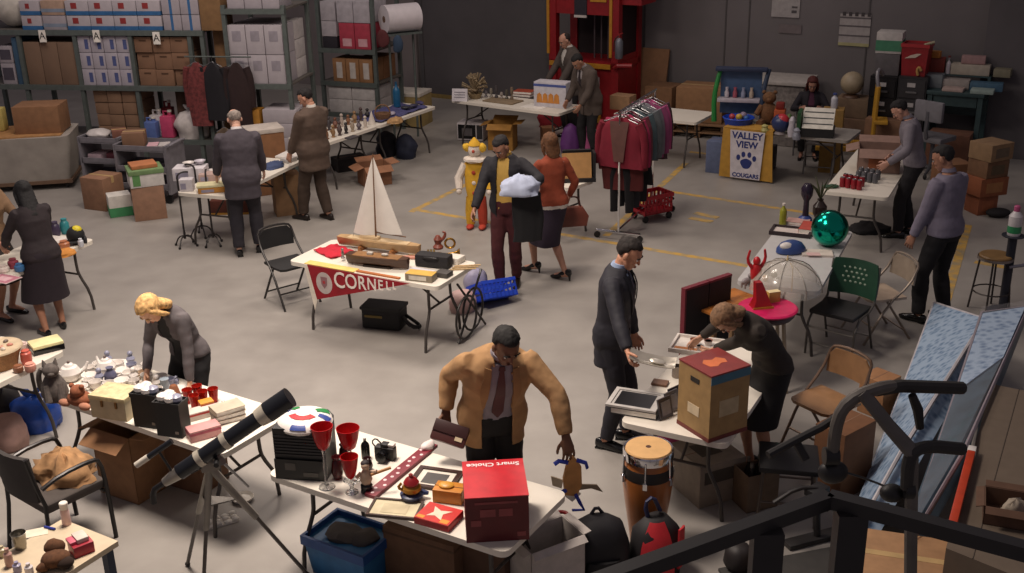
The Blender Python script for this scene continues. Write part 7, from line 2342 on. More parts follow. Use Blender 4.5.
b = B(); bottle(b, (0, 0, 0), .038, .24, K('8a8a28', .3), K('cdc6bc', .5), .45); b.obj('bottle_body', t)
t = thing('serving_tray', 'dark framed tray with white papers on the grey table', 'tray', on(790, 234) + V((.02, .03, 0)), -24)
b = B(K('2a1e22', .5)); rect_frame(b, .42, .26, .022, .04); b.obj('frame', t)
b = B(K('c4b8b2', .7)); b.bx(-.19, .19, -.11, .11, .0, .018); b.obj('tray_base', t)
book('red book standing under the tray beside the green ball', on(806, 232) + V((.03, .05, 0)), -24, .16, .30, .06, K('b0483c', .6))
book('pink covered book at the far end of the grey table', on(800, 224) + V((0, .06, 0)), -24, .24, .16, .03, K('b89088', .6))
t = thing('bicycle_helmet', 'blue and white bicycle helmet on the grey table', 'helmet', on(792, 254) + V((.0, .05, 0)), 10)
b = B(K('30467c', .4))
b.ell_rings([(V((0, 0, .01)), V((1, 0, 0)), V((0, 1, 0)), .155, .10), (V((0, 0, .05)), V((1, 0, 0)), V((0, 1, 0)), .15, .10), (V((0, 0, .10)), V((1, 0, 0)), V((0, 1, 0)), .11, .075), (V((.0, 0, .125)), V((1, 0, 0)), V((0, 1, 0)), .05, .035)], 22); b.obj('shell', t)
b = B(K('c9c4c0', .4)); b.ell((-.06, -.03, .085), (.075, .05, .035)); b.obj('white_panel', t)
for k in range(3):
 b = B(black); b.ell((.02 + .04 * k, -.055 + .01 * k, .085 - .012 * k), (.014, .02, .012)); b.obj('vent', t)
b = B(K('cabfb4', .8)); b.bx(-.15, .15, -.09, .09, 0, .02); b.use(K('c0a8a0', .8)); single(b, 'paper_pile', 'pile of white leaflets beside the blue helmet', 'paper', on(817, 254), -10)
b = B(K('c9a8a4', .8)); b.bx(-.10, .03, -.05, .04, 0, .003); single(b, 'leaflet', 'pinkish leaflet on the pile of white leaflets', 'paper', on(817, 254, TZ + .0205), -4)
for k, (u, v) in enumerate(((847, 228), (852, 234))):
 b = B(K('b5aeae', .5)); b.lathe([(.025, 0), (.03, .03), (.018, .06), (.024, .08), (.004, .10)], n=12)
 single(b, 'figurine', ['small white figurine right of the green ball', 'tiny white figurine at right edge of grey table'][k], 'figurine', on(u, v) + V((-.06, .02, 0)))
t = thing('dark_vase', 'dark brown vase with leaves at far end of grey table', 'vase', on(818, 219) + V((-.02, .03, 0)))
b = B(K('2c1f1c', .3)); b.lathe([(.05, 0), (.075, .05), (.075, .13), (.03, .19), (.035, .21)]); b.obj('vase_body', t)
b = B(K('54583c', .8))
for k in range(7):
 a = k * .9
 b.tube([(0, 0, .2), (.06 * math.cos(a), .06 * math.sin(a), .32), (.16 * math.cos(a), .14 * math.sin(a), .38 + .03 * (k % 3))], [.006, .02, .004], 6, .4)
b.obj('leaves', t)
t = thing('purple_bottle', 'tall dark purple bottle on blue base at far end of grey table', 'bottle', on(804, 221) + V((-.0, .0, 0)))
b = B(K('241a2c', .25)); b.lathe([(.035, .05), (.03, .14), (.03, .22), (.06, .28), (.065, .36), (.035, .41)]); b.obj('bottle_body', t)
b = B(K('2a3c7a', .4)); b.lathe([(.075, 0), (.07, .03), (.04, .055)]); b.obj('base', t)
q = on(790, 300) + V((.02, .26, 0))
t = thing('dome_umbrella', 'open clear dome umbrella lying on the grey table', 'umbrella', q, 20)
dm = M('clear_vinyl', (214, 208, 196), .12, 0, 0, alpha=.30)
rb_ = K('8a847c', .4, metal=.4)
b = B(dm)
n = 16
g_ = []
for j in range(8):
 ph = (PI / 2) * j / 7 * .98
 g_.append([V((.33 * math.cos(ph) * math.cos(2 * PI * i / n), .33 * math.cos(ph) * math.sin(2 * PI * i / n), .012 + .27 * math.sin(ph))) for i in range(n + 1)])
b.sheet(g_, .002); b.obj('canopy', t, sharp=1.2)
for i in range(8):
 a = 2 * PI * i / 8
 b = B(rb_); b.tube([V((.335 * math.cos(p) * math.cos(a), .335 * math.cos(p) * math.sin(a), .012 + .274 * math.sin(p))) for p in [PI / 2 * j / 6 for j in range(7)]], .004, 5); b.obj('rib', t)
b = B(K('c9b48a', .3)); b.tube([(0, 0, .28), (0, 0, .33)], [.012, .006], 8); b.obj('tip', t)
b = B(K('d8c090', .3)); b.tube([(0, -.10, .02), (-.02, -.12, .25), (.0, -.05, .27)], .006, 6); b.obj('shaft', t)
t = thing('red_figure', 'bright red figure with raised arms on the grey table', 'figurine', on(757, 292) + V((0, .08, 0)), 10)
rd = K('b01c24', .35)
b = B(rd); b.lathe([(.055, 0), (.05, .03), (.03, .06), (.05, .12), (.055, .19), (.03, .24)]); b.ell((0, 0, .27), (.035, .035, .045)); b.obj('body', t)
for s in (-1, 1):
 b = B(rd); b.tube([(s * .04, 0, .21), (s * .09, .01, .28), (s * .07, 0, .38)], [.02, .018, .010], 8, smooth=1); b.obj('arm', t)
for k, (u, v, r, c, lb) in enumerate(((767, 275, .035, '2f3c66', 'small dark blue ball behind the red figure'), (765, 281, .03, 'c0842c', 'small orange ball beside the red figure'), (774, 278, .03, '6a6658', 'small olive ball in front of the umbrella'), (748, 283, .03, 'b9b4b4', 'small white ball left of the red figure'))):
 b = B(K(c, .35)); b.ell((0, 0, r), r, 14, 10); single(b, 'small_ball', lb, 'ball', on(u, v))
t = thing('toy_animal', 'small grey toy animal at left edge of the grey table', 'toy', on(744, 288) + V((.02, .02, 0)), 40)
b = B(K('8a8486', .5)); b.ell((0, 0, .06), (.06, .03, .032)); b.ell((.06, 0, .10), (.028, .022, .024)); b.obj('body', t)
for x in (-.035, .035):
 for y in (-.02, .02):
  b = B(K('8a8486', .5)); b.cyl((x, y, 0), (x, y, .05), .009, n=6); b.obj('leg', t)
q = P(768, 307, .76)
t = thing('pink_stool', 'round pink topped stool between the two right tables', 'stool', (q.x, q.y, 0))
pk = K('c81e5a', .35)
b = B(pk); b.lathe([(.20, .715), (.255, .74), (.26, .755), (.245, .765), (.01, .758)], n=36); b.obj('stool_top', t)
b = B(K('3a2a30', .4)); b.lathe([(.21, .67), (.235, .70), (.235, .725), (.2, .725)], n=30); b.obj('under_ring', t)
for k in range(4):
 a = PI / 4 + PI / 2 * k
 b = B(K('9a8a74', .5)); b.tube([(.16 * math.cos(a), .16 * math.sin(a), .70), (.24 * math.cos(a), .24 * math.sin(a), 0)], .018, 8); b.obj('leg', t)
z_ = .7585
t2 = thing('red_ornament', 'red wedge shaped ornament standing on the pink stool', 'ornament', P(763, 309, z_) + V((0, .06, 0)), 10)
b = B(K('9a141c', .4)); b.loft([[V((x * .09, y * .06, 0)) for x, y in ((-1, -1), (1, -1), (1, 1), (-1, 1))], [V((x * .06, y * .04, .08)) for x, y in ((-1, -1), (1, -1), (1, 1), (-1, 1))], [V((x * .03 - .04, y * .03, .24)) for x, y in ((-1, -1), (1, -1), (1, 1), (-1, 1))]]); b.obj('wedge', t2)
b = B(K('b0822c', .5)); b.bx(-.095, .095, -.066, -.06, 0, .02); b.obj('gold_edge', t2)
t2 = thing('yellow_carton', 'small yellow carton leaning by the red ornament on pink stool', 'box', P(775, 305, z_) + V((0, .08, 0)), 16)
b = B(K('c0a050', .5)); b.box((0, 0, .05), (.11, .06, .10), bev=.004); b.obj('box_body', t2)
b = B(K('e0cfa0', .5)); b.bx(-.056, .056, -.031, .031, .098, .102); b.obj('lid', t2)
p0, p1 = P(685, 288, .95), P(731, 273, .95)
p0.z = p1.z = 0
dv = (p1 - p0)
t = thing('display_screen', 'dark folding screen with maroon edge between the two right tables', 'screen', p0, math.degrees(math.atan2(dv.y, dv.x)))
Ls = dv.length
for k in range(2):
 x0, x1 = Ls * k / 2, Ls * (k + 1) / 2 - .01
 b = B(K('1a1517', .7)); b.bx(x0, x1, -.02, .02, 0, .93); b.obj('panel', t)
 b = B(K('6a1828', .5)); b.bx(x0, x1, -.025, .025, .93, .95); b.obj('top_edge', t)
b = B(K('6a1828', .5)); b.bx(-.02, .0, -.025, .025, 0, .95); b.obj('end_edge', t)
q = P(712, 298, .70);
t = thing('wooden_stand', 'small orange wooden side table beside the dark screen', 'table', (q.x + .10, q.y - .08, 0), math.degrees(math.atan2(dv.y, dv.x)))
ow = K('a8682e', .45, var=.2)
b = B(ow); b.box((0, 0, .69), (.62, .34, .025), bev=.004); b.obj('tabletop', t)
for x in (-.28, .28):
 for y in (-.14, .14):
  b = B(K('8a6a48', .5)); b.bx(x - .02, x + .02, y - .02, y + .02, 0, .68); b.obj('leg', t)
q = on(641, 416) + V((.02, .10, 0))
YM = -22
t = thing('photo_album', 'thick dark album under the framed photograph', 'book', q, YM)
b = B(K('26262c', .5)); b.box((0, 0, .03), (.34, .28, .06), bev=.006); b.obj('cover', t)
b = B(paper); b.bx(-.165, .165, -.142, -.138, .012, .048); b.obj('pages', t)
picture('white mounted dark photograph lying on the thick album', q + V((-.01, 0, .0605)), YM, .37, .30, K('b4b0ac', .5), K('b0aca8', .6), K('1c1b1e', .3), .03, .016, pf=.36)
for k, (u, v, c) in enumerate(((663, 418, '4a464a'), (668, 415, '6a686c'), (671, 410, '35333a'))):
 t = thing('framed_picture', 'upright dark frame, %s of three beside the album' % ['nearest', 'middle', 'farthest'][k], 'picture', on(u, v) + V((-.02 + .03 * k, .06, 0)), 40)
 b = B(K(c, .3, metal=.4)); m = Matrix.Rotation(R(-14), 3, 'X'); b.box((0, 0, .076), (.13, .016, .15), rot=m); b.obj('frame_body', t)
 b = B(K('8a8a92', .25, metal=.3)); b.box((0, -.010, .078), (.09, .004, .10), rot=m); b.obj('frame_glass', t)
b = B(K('d5d0cc', .7)); b.box((0, 0, .004), (.20, .28, .008)); single(b, 'paper_pile', 'white papers between the frames and the printed carton', 'paper', on(684, 402), YM)
t = thing('silver_mug', 'small silver mug right of the silver tray', 'cup', on(674, 378) + V((.02, .02, 0)))
b = B(K('8a8078', .25, metal=.8)); b.lathe([(.032, 0), (.036, .01), (.034, .09), (.037, .095), (.032, .095), (.028, .02)], n=18); b.obj('mug_body', t)
b = B(K('8a8078', .25, metal=.8)); b.tube([(.034, 0, .08), (.065, 0, .07), (.06, 0, .03), (.034, 0, .02)], .006, 6, smooth=1); b.obj('handle', t)
b = B(K('7a5a48', .6)); b.box((0, 0, .01), (.12, .09, .02), bev=.004); single(b, 'brown_coaster', 'flat brown coaster box under the silver tray', 'box', on(660, 384), YM)
gA = Matrix.Translation(suit.loc) @ Matrix.Rotation(R(suit.yaw), 4, 'Z') @ suit.grip[1]
t = thing('silver_tray', 'long silver tray held out by the man in navy suit', 'tray', gA + V((.12, -.02, .0)), -12)
t.rotation_euler = (R(10), R(10), R(-12))
b = B(K('c2bbae', .3, metal=.7)); g_ = []
for j in range(5):
 g_.append([V((-.17 + .34 * i / 8, -.07 + .14 * j / 4, .02 * (abs(i - 4) / 4) ** 3 + .02 * (abs(j - 2) / 2) ** 3)) for i in range(9)])
b.sheet(g_, .005); b.obj('tray_body', t)
b = B(K('d6d0c4', .3, metal=.6)); b.ell((.04, 0, .02), (.06, .03, .012)); b.obj('embossing', t)
q = on(698, 350) + V((0, .05, 0))
t = thing('tea_tray', 'white tray with orange pattern by the bending woman', 'tray', q, YM)
b = B(K('d6cec6', .5)); b.bx(-.19, .19, -.15, .15, 0, .012); rect_frame(b, .40, .32, .018, .035); b.obj('tray_body', t)
b = B(K('b06a30', .5)); b.bx(-.17, .02, -.13, -.05, .012, .014); b.bx(-.05, .03, -.02, .03, .012, .014); b.obj('orange_pattern', t)
for k, (x, y, c, lb) in enumerate(((-.03, .03, '8a4a30', 'brown rimmed small cup on the white tray, left'), (.08, .05, '7a4030', 'brown rimmed small cup on the white tray, right'), (.04, -.07, 'c0b8b4', 'white small cup at front of the white tray'))):
 m = Matrix.Rotation(R(YM), 3, 'Z')
 b = B(K('cfc6c0', .4)); b.lathe([(.025, 0), (.035, .04), (.03, .04)], n=14); b.use(K(c, .4)).lathe([(.030, .036), (.036, .046), (.026, .04)], n=14)
 single(b, 'small_cup', lb, 'cup', q + m @ V((x, y, .013)))
q = on(712, 440) + V((.03, .19, 0))
t = thing('printed_carton', 'large beige printed carton with maroon lid on the right table', 'box', q, 30)
w_, d_, h_ = .34, .34, .49
b = B(K('9a7c50', .7, var=.12, scale=14)); b.bx(-w_ / 2, w_ / 2, -d_ / 2, d_ / 2, 0, h_); b.obj('box_body', t)
b = B(K('7a2826', .5)); b.bx(-w_ / 2 - .003, w_ / 2 + .003, -d_ / 2 - .003, d_ / 2 + .003, h_, h_ + .012); lp = b.obj('lid', t)
b = B(K('c86a3a', .5)); b.prism([(-.08, -.05), (-.03, -.07), (.02, -.04), (.07, -.05), (.09, .0), (.05, .05), (.0, .03), (-.05, .06), (-.09, .02)], h_ + .012, h_ + .0135); b.obj('flame_print', lp)
b = B(K('3f6a80', .6)); b.bx(-w_ / 2 + .0, w_ / 2 + .003, -d_ / 2 - .003, -d_ / 2, h_ - .06, h_); b.bx(w_ / 2, w_ / 2 + .003, -d_ / 2, d_ / 2, h_ - .06, h_); b.obj('blue_band', t)
b = B(K('6a2c26', .6)); b.bx(-w_ / 2 - .003, w_ / 2 + .003, -d_ / 2 - .003, d_ / 2 + .003, 0, .03); b.obj('foot_band', t)
b = B(K('26201c', .7)); b.bx(-w_ / 2 - .004, -w_ / 2, -.05, .04, h_ * .80, h_ * .80 + .035); b.obj('hand_hole', t)
b = B(K('c9b89a', .6)); b.bx(-w_ / 2 - .003, -w_ / 2, -.06, .06, h_ * .30, h_ * .45); b.obj('faded_print', t)
b = B(K('b5a280', .6)); b.bx(-.09, .08, -d_ / 2 - .003, -d_ / 2, h_ * .35, h_ * .6); b.obj('faded_print', t)
q = P(708, 505, 0) + V((.02, .22, 0))
t = carton('grey brown carton with white side label under the right table', q, 24, .40, .42, .34, K('8a7e70', .8), 'seam', label_rect=(K('4a443c', .7), .1, .9, .55, .85))
b = B(K('c9c4ba', .7)); b.bx(.20, .203, -.18, .18, .06, .28); b.obj('white_label', t)
b = B(K('4a443c', .7)); b.bx(-.10, .08, -.08, .10, .339, .342); b.obj('top_print', t)
bag('shopping_bag', 'fuchsia bag standing under the right table by the drum', P(676, 470, 0) + V((.0, .40, 0)), 20, .22, .18, .55, K('8a1c50', .6), 91, False)
q = P(758, 512, 0) + V((.0, .12, 0))
t = thing('bottle_carton', 'open slim carton of dark bottles on the floor by black stool', 'box', q, 20)
b = B(K('75604c', .8)); b.bx(-.13, .13, -.10, .10, 0, .01); rect_frame(b, .26, .20, .006, .30); b.obj('box_body', t)
for k, (x, y) in enumerate(((-.07, -.04), (.0, -.04), (.07, -.04), (-.04, .05), (.05, .05))):
 b = B(); bottle(b, (x, y, .012), .032, .36, K('2a2420', .25), K('6a6258', .4), .4); b.obj('glass_bottle', t)
q = P(647, 548, 0) + V((.0, .06, 0))
t = thing('conga_drum', 'tall wooden conga drum with chrome rim at the near right table', 'drum', q, 0)
t.scale = (.95, .95, .93)
cw = K('a05f2c', .35, var=.2, scale=4, coat=.3)
zt3 = .82
b = B(cw); b.lathe([(.115, 0), (.125, .10), (.165, .40), (.185, .58), (.165, .74), (.155, .76)], n=32); b.obj('shell', t)
b = B(chrome); b.lathe([(.168, .735), (.180, .745), (.182, .80), (.176, .815), (.163, .81), (.160, .75)], n=32); b.obj('rim', t)
b = B(K('cfa46c', .6, var=.08)); b.lathe([(.164, .80), (.160, .818), (.01, .822)], n=32); b.obj('drum_head', t)
b = B(K('4a2a1a', .6)); b.lathe([(.02, .8222), (.018, .824), (.002, .824)], n=14); b.obj('head_mark', t)
b = B(K('1a1614', .5)); b.lathe([(.178, .60), (.184, .61), (.178, .68), (.172, .69)], n=32); b.obj('tuning_band', t)
for k in range(6):
 a = 2 * PI * k / 6 + .3
 b = B(chrome); b.tube([(.190 * math.cos(a), .190 * math.sin(a), .60), (.186 * math.cos(a), .186 * math.sin(a), .78)], .007, 6); b.box((.188 * math.cos(a), .188 * math.sin(a), .60), (.03, .03, .05), a); b.obj('tuning_lug', t)
q = P(604, 600, 0) + V((.0, .22, 0))
t = thing('backpack', 'black rounded backpack on the floor at the bottom beside the drum', 'bag', q, 10)
b = B(K('17151a', .75)); b.ell_rings([(V((0, 0, z)), V((1, 0, 0)), V((0, 1, 0)), a, c) for z, a, c in ((0, .16, .12), (.10, .20, .15), (.30, .20, .15), (.42, .16, .12), (.48, .08, .06))], 20, 2.6); b.crumple(.012, 8); b.obj('bag_body', t, sharp=1.2)
b = B(K('0e0d10', .7)); b.ell_rings([(V((0, -.13, z)), V((1, 0, 0)), V((0, 1, 0)), a, c) for z, a, c in ((.03, .11, .05), (.14, .14, .07), (.24, .11, .05))], 16, 2.6); b.obj('front_pocket', t)
b = B(K('22202a', .6)); b.tube([(-.05, .05, .46), (0, .06, .53), (.05, .05, .46)], .012, 8, smooth=1); b.obj('carry_handle', t)
q = P(650, 592, 0) + V((.0, .20, 0))
t = thing('sports_bag', 'red and black sports bag on the floor in front of the drum', 'bag', q, 20)
t.scale = (1.2, 1.1, 1.15)
b = B(K('1c191b', .7)); b.ell_rings([(V((0, 0, z)), V((1, 0, 0)), V((0, 1, 0)), a, c) for z, a, c in ((0, .13, .11), (.14, .15, .13), (.30, .13, .10), (.38, .06, .05))], 18, 2.5); b.crumple(.012, 9); b.obj('bag_body', t, sharp=1.2)
b = B(K('b8202a', .6))
g_ = []
for j in range(6):
 z = .05 + .32 * j / 5
 r = .165 - .10 * (j / 5) ** 3
 g_.append([V((r * .98 * math.sin(a), -r * .9 * math.cos(a), z)) for a in (-1.0, -.6, -.2, .3)])
b.sheet(g_, .012); b.obj('red_panel', t, sharp=1.2)
b = B(K('b8202a', .6)); g_ = []
for j in range(5):
 z = .08 + .26 * j / 4
 g_.append([V((.16 * math.sin(a), -.145 * math.cos(a), z)) for a in (.5, .7, .9)])
b.sheet(g_, .012); b.obj('red_stripe', t, sharp=1.2)
b = B(K('20264a', .6)); b.tube([(-.04, .02, .36), (-.06, .03, .46), (-.01, .03, .50), (.03, .02, .40)], .018, 8, .6, 1); b.obj('carry_handle', t)
t = thing('stacking_chair', 'steel framed chair with green perforated back and black seat', 'chair', P(838, 352, 0) + V((-.0, .02, 0)), 140)
fr = K('5a5652', .4, metal=.5)
b = B(K('1b1a1c', .6)); b.box((0, .02, .44), (.44, .42, .04), bev=.015); b.obj('seat', t)
gp_ = K('143c2a', .45)
g_ = []
for j in range(7):
 z = .50 + .34 * j / 6
 g_.append([V((.24 * x * (1 - .12 * (j / 6) ** 4), -.20 - .06 * (j / 6) - .07 * (1 - x * x), z)) for x in (-1, -.75, -.5, -.25, 0, .25, .5, .75, 1)])
b = B(gp_); b.sheet(g_, .012); b.use(K('8a9a88', .5))
for i in range(5):
 for j in range(4):
  x = -.10 + .05 * i + .025 * (j % 2)
  z = .62 + .045 * j
  xx = x / .24
  y = -.20 - .06 * ((z - .5) / .34) - .07 * (1 - xx * xx)
  b.ell((x, y + .008, z), (.014, .004, .012), 8, 5)
b.obj('backrest', t, sharp=1.2)
for s in (-1, 1):
 b = B(fr); b.tube([(s * .23, .22, 0), (s * .23, .20, .42), (s * .23, -.18, .42), (s * .235, -.24, .60), (s * .23, -.27, .82)], .012, 8, smooth=1); b.obj('frame_tube', t)
 b = B(fr); b.tube([(s * .22, -.10, .42), (s * .23, -.26, 0)], .012, 8); b.obj('leg', t)
for y, z in ((.21, .12), (-.22, .14), (.21, .28)):
 b = B(K('9a9690', .3, metal=.7)); b.tube([(-.225, y, z), (.225, y, z)], .010); b.obj('stretcher', t)
folding_chair('beige metal folding chair right of the green backed chair', P(888, 338, 0) + V((-.11, .10, 0)), 104, K('85786c', .4, metal=.4), K('a89684', .5), K('8d7f70', .5))
folding_chair('brown metal folding chair nearest the mattresses', P(838, 446, 0) + V((-.16, -.06, 0)), 124, K('6a5444', .4, metal=.4), K('8f6a48', .45), K('8f6a48', .45))
t = thing('utility_stool', 'steel legged chair with black padded seat beside the right table', 'chair', P(790, 524, 0) + V((.0, .16, 0)), 168)
b = B(K('1a191b', .5)); b.box((0, 0, .44), (.42, .40, .045), bev=.018); b.obj('seat', t)
for x in (-.18, .18):
 for y in (-.17, .17):
  b = B(K('6a6058', .35, metal=.6)); b.tube([(x, y, .42), (x * 1.12, y * 1.12, 0)], .013, 8); b.obj('leg', t)
for y in (-.185, .185):
 b = B(K('6a6058', .35, metal=.6)); b.tube([(-.195, y, .18), (.195, y, .18)], .009); b.obj('stretcher', t)
t = thing('bar_stool', 'tall stool with thin dark legs at the right edge', 'stool', P(990, 312, 0) + V((.0, .05, 0)), 15)
b = B(K('8a6a40', .5)); b.lathe([(.15, .58), (.16, .59), (.16, .605), (.15, .615), (.01, .615)], n=24); b.obj('seat', t)
b = B(K('8a8078', .35, metal=.6)); b.lathe([(.165, .565), (.175, .57), (.17, .595), (.16, .585)], n=24); b.obj('seat_ring', t)
for k in range(4):
 a = PI / 4 + k * PI / 2
 b = B(K('3a3432', .4, metal=.3)); b.tube([(.14 * math.cos(a), .14 * math.sin(a), .58), (.20 * math.cos(a), .20 * math.sin(a), 0)], .011, 6); b.obj('leg', t)
b = B(K('3a3432', .4, metal=.3)); b.tube([(.18 * math.cos(a), .18 * math.sin(a), .22) for a in [2 * PI * i / 16 for i in range(17)]], .008, 6); b.obj('foot_ring', t)
q = P(1002, 312, 0)
t = thing('steel_post', 'dark upright post with a clamp at the right edge', 'post', q)
zt4 = PY(1014, 236, q.y).z
b = B(K('2b2d38', .4, metal=.3)); b.cyl((0, 0, .02), (0, 0, zt4), .045, n=12); b.obj('post_tube', t)
b = B(K('2b2d38', .4)); b.lathe([(.16, 0), (.15, .02), (.05, .03)], n=20); b.obj('base', t)
b = B(K('8a8890', .3, metal=.7)); b.tube([(-.02, -.05, zt4 * .62), (.10, -.06, zt4 * .64), (.22, -.02, zt4 * .66)], .018, 8); b.obj('clamp', t)
b = B(K('2b2d38', .4)); b.cyl((0, 0, zt4), (0, 0, zt4 + .01), .11, n=18); b.obj('top_plate', t)
t2 = thing('spray_bottle', 'white bottle with green and pink label on top of the post', 'bottle', V((q.x, q.y, zt4 + .011)))
b = B(K('c9c4c6', .4)); b.lathe([(.06, 0), (.065, .02), (.065, .20), (.03, .25)]); b.obj('bottle_body', t2)
b = B(K('2f8a58', .4)); b.lathe([(.066, .03), (.067, .05), (.066, .10)]); b.obj('green_label', t2)
b = B(K('b0507a', .4)); b.lathe([(.03, .25), (.03, .30), (.02, .31)]); b.obj('cap', t2)
quilt = bpy.data.materials.new('quilted_blue')
quilt.use_nodes = True
nt = quilt.node_tree
pb = nt.nodes['Principled BSDF']
pb.inputs['Roughness'].default_value = .6
tc = nt.nodes.new('ShaderNodeTexCoord'); mp = nt.nodes.new('ShaderNodeMapping'); mp.inputs['Rotation'].default_value = (.3, .4, .78)
vo = nt.nodes.new('ShaderNodeTexVoronoi'); vo.inputs['Scale'].default_value = 16
cr = nt.nodes.new('ShaderNodeValToRGB')
cr.color_ramp.elements[0].color = (.07, .14, .26, 1); cr.color_ramp.elements[1].color = (.30, .40, .53, 1)
cr.color_ramp.elements[0].position = .05; cr.color_ramp.elements[1].position = .6
nt.links.new(tc.outputs['Object'], mp.inputs['Vector']); nt.links.new(mp.outputs['Vector'], vo.inputs['Vector']); nt.links.new(vo.outputs['Distance'], cr.inputs['Fac']); nt.links.new(cr.outputs['Color'], pb.inputs['Base Color'])
def slab_thing(name, label, cat, quad, th, m, edge, edge_name):
 o = sum(quad, V((0, 0, 0))) / 4
 o.z = 0
 qd = [p - o for p in quad]
 t = thing(name, label, cat, o)
 b = B(m)
 n = (qd[1] - qd[0]).cross(qd[3] - qd[0]).normalized()
 n = n if n.z > 0 else -n
 b.sheet([[qd[0].lerp(qd[3], j / 10).lerp(qd[1].lerp(qd[2], j / 10), i / 5) - n * (th / 2) for i in range(6)] for j in range(11)], th)
 b.obj('mattress_body', t)
 b = B(edge)
 lo = qd + [qd[0]]
 b.tube([p - n * .01 for p in lo], .016, 6)
 b.obj(edge_name, t)
 return t, qd, n
q1 = [P(934, 302, .30), P(984, 318, .62), P(902, 448, .62), P(838, 560, .12)]
q1 = [V(p) for p in q1]
t, qd, n = slab_thing('mattress', 'long blue quilted mattress leaning on the right', 'mattress', q1, .16, quilt, K('b8b4b8', .5), 'piping')
q2 = [V(P(982, 312, .80)), V(P(1028, 306, .84)), V(P(964, 450, .84)), V(P(900, 560, .60))]
t, qd, n = slab_thing('mattress', 'blue grey mattress wrapped in clear plastic behind the quilted one', 'mattress', q2, .10, K('3c4e5c', .3, var=.25, scale=6), K('8a8088', .4), 'wrap_edge')  # slate body colour stands for shadow over the near half of the quilt
pl = M('clear_film', (215, 212, 218), .06, 0, 0, alpha=.04)
b = B(quilt); b.sheet([[qd[0].lerp(qd[3], u).lerp(qd[1].lerp(qd[2], u), w_) + n * .012 for w_ in (.04, .35, .65, .96)] for u in (.02, .12, .22, .32, .42)], .008); b.obj('quilted_panel', t)  # lighter quilt sheet on the far end, left clear of the painted shadow
b = B(pl)
g_ = []
for j in range(12):
 u = j / 11 * .97
 a_, c_ = qd[0].lerp(qd[3], u), qd[1].lerp(qd[2], u)
 g_.append([a_.lerp(c_, i / 7) + n * (.05 + .010 * mnoise.noise(V((i * .9, j * .8, 3)))) for i in range(8)])
b.sheet(g_, .002); b.obj('plastic_film', t, sharp=1.2)
carton('brown tall carton standing against the quilted mattress', P(862, 496, 0) + V((-.10, .16, 0)), 38, .38, .26, .56, K('6f4a30', .85), 'seam')
carton('tan carton behind the tall brown carton by the mattress', P(896, 410, 0) + V((-.16, -.05, 0)), 38, .24, .24, .34, K('9a6e4a', .85), 'seam')
cq = [P(u, v, .80) for u, v in ((992, 384), (946, 548), (1075, 600), (1120, 410))]
co = sum(cq, V((0, 0, 0))) / 4; co.z = 0
t = thing('flat_carton', 'large grey brown carton standing at the right edge', 'box', co)
b = B(K('64574a', .85, var=.06)); b.prism([tuple((p - co)[:2]) for p in cq], 0, .80); b.obj('box_body', t)
b = B(K('4a3f36', .85)); e0_, e1_ = cq[0].lerp(cq[3], .22) - co, cq[1].lerp(cq[2], .22) - co; b.tube([e0_, e1_], .004, 5); b.obj('lid_seam', t)
q = P(1006, 520, .8005)
carton('small open carton with pale cloth on the large grey brown carton', q + V((.03, .02, 0)), -22, .30, .24, .12, K('5a4030', .85), 'open', flap=.2)
cloth_pile('pale_cloth', 'pale cloth inside the small open carton at right edge', 'cloth', q + V((.05, .02, .008)), .16, .12, .12, K('a09484', .9), 95)
a, c_ = P(972, 458, .8005), P(953, 532, .8005)
b = B(K('b23a1c', .4)); d = c_ - a
b.box((0, 0, .03), (d.length, .05, .06), bev=.01)
yo = math.degrees(math.atan2(d.y, d.x))
t = thing('orange_level', 'long bright orange strip lying on the large grey brown carton', 'tool', (a + c_) / 2 + V((-.01, 0, 0)), yo)
o = b.obj('strip', t)
b = B(K('d0ccc8', .4)); b.box((-d.length / 2 - .03, 0, .03), (.08, .052, .058), bev=.01); b.obj('white_tip', t)
b = B(K('8a8680', .4, metal=.4)); b.tube([(-d.length / 2 - .06, 0, .03), (-d.length / 2 - .42, -.01, .02)], .012, 6); b.obj('rod', t)
q = P(914, 590, .55)
carton('large tan carton on the floor at bottom right below the railing', V((q.x - .04, q.y + .24, 0)), -18, .64, .50, .62, K('a07a56', .85), 'tape')
yg = 4.75
t = thing('exercise_machine', 'grey and black exercise machine with curved handles at lower right', 'exercise machine', V((PY(868, 395, yg).x, yg, 0)), 0)
og = t.location.copy()
G = lambda u, v, dy=0: PY(u, v, yg + dy) - og
gy = K('5c5752', .5, metal=.1)
b = B(gy); b.tube([G(862, 392), G(888, 425, -.05), G(912, 452, -.1)], [.04, .04, .045], 10, .6); b.tube([G(912, 452, -.1), G(911, 520, -.12), G(910, 640, -.12), V((G(912, 452).x, -.15, .02))], .042, 10, .7); b.obj('main_post', t)
b = B(gy); b.tube([G(832, 462), G(835, 430), G(842, 408), G(858, 395), G(878, 388, .03), G(892, 386, .1)], .031, 10, smooth=1); b.obj('left_arm', t)
b = B(K('2a2827', .7)); b.tube([G(876, 390, .06), G(900, 386, .12), G(962, 388, .3)], .033, 10); b.obj('upper_grip', t)
b = B(K('2a2827', .7)); b.tube([G(907, 488, -.12), G(908, 462, -.12), G(914, 450, -.1), G(930, 446, -.05), G(962, 449, .05)], .032, 10, smooth=1); b.obj('lower_grip', t)
b = B(K('1c1a1a', .6)); b.tube([G(768, 455, -.1), G(800, 438, -.02), G(828, 424, .04), G(852, 404, .1)], .020, 8, smooth=1); b.obj('foot_lever', t)
b = B(K('1c1a1a', .6)); b.tube([G(795, 440), G(806, 460, -.05)], .022, 8); b.obj('lever_stub', t)
b = B(black); b.ell(G(833, 472, .02), (.075, .05, .062)); b.obj('pulley', t)
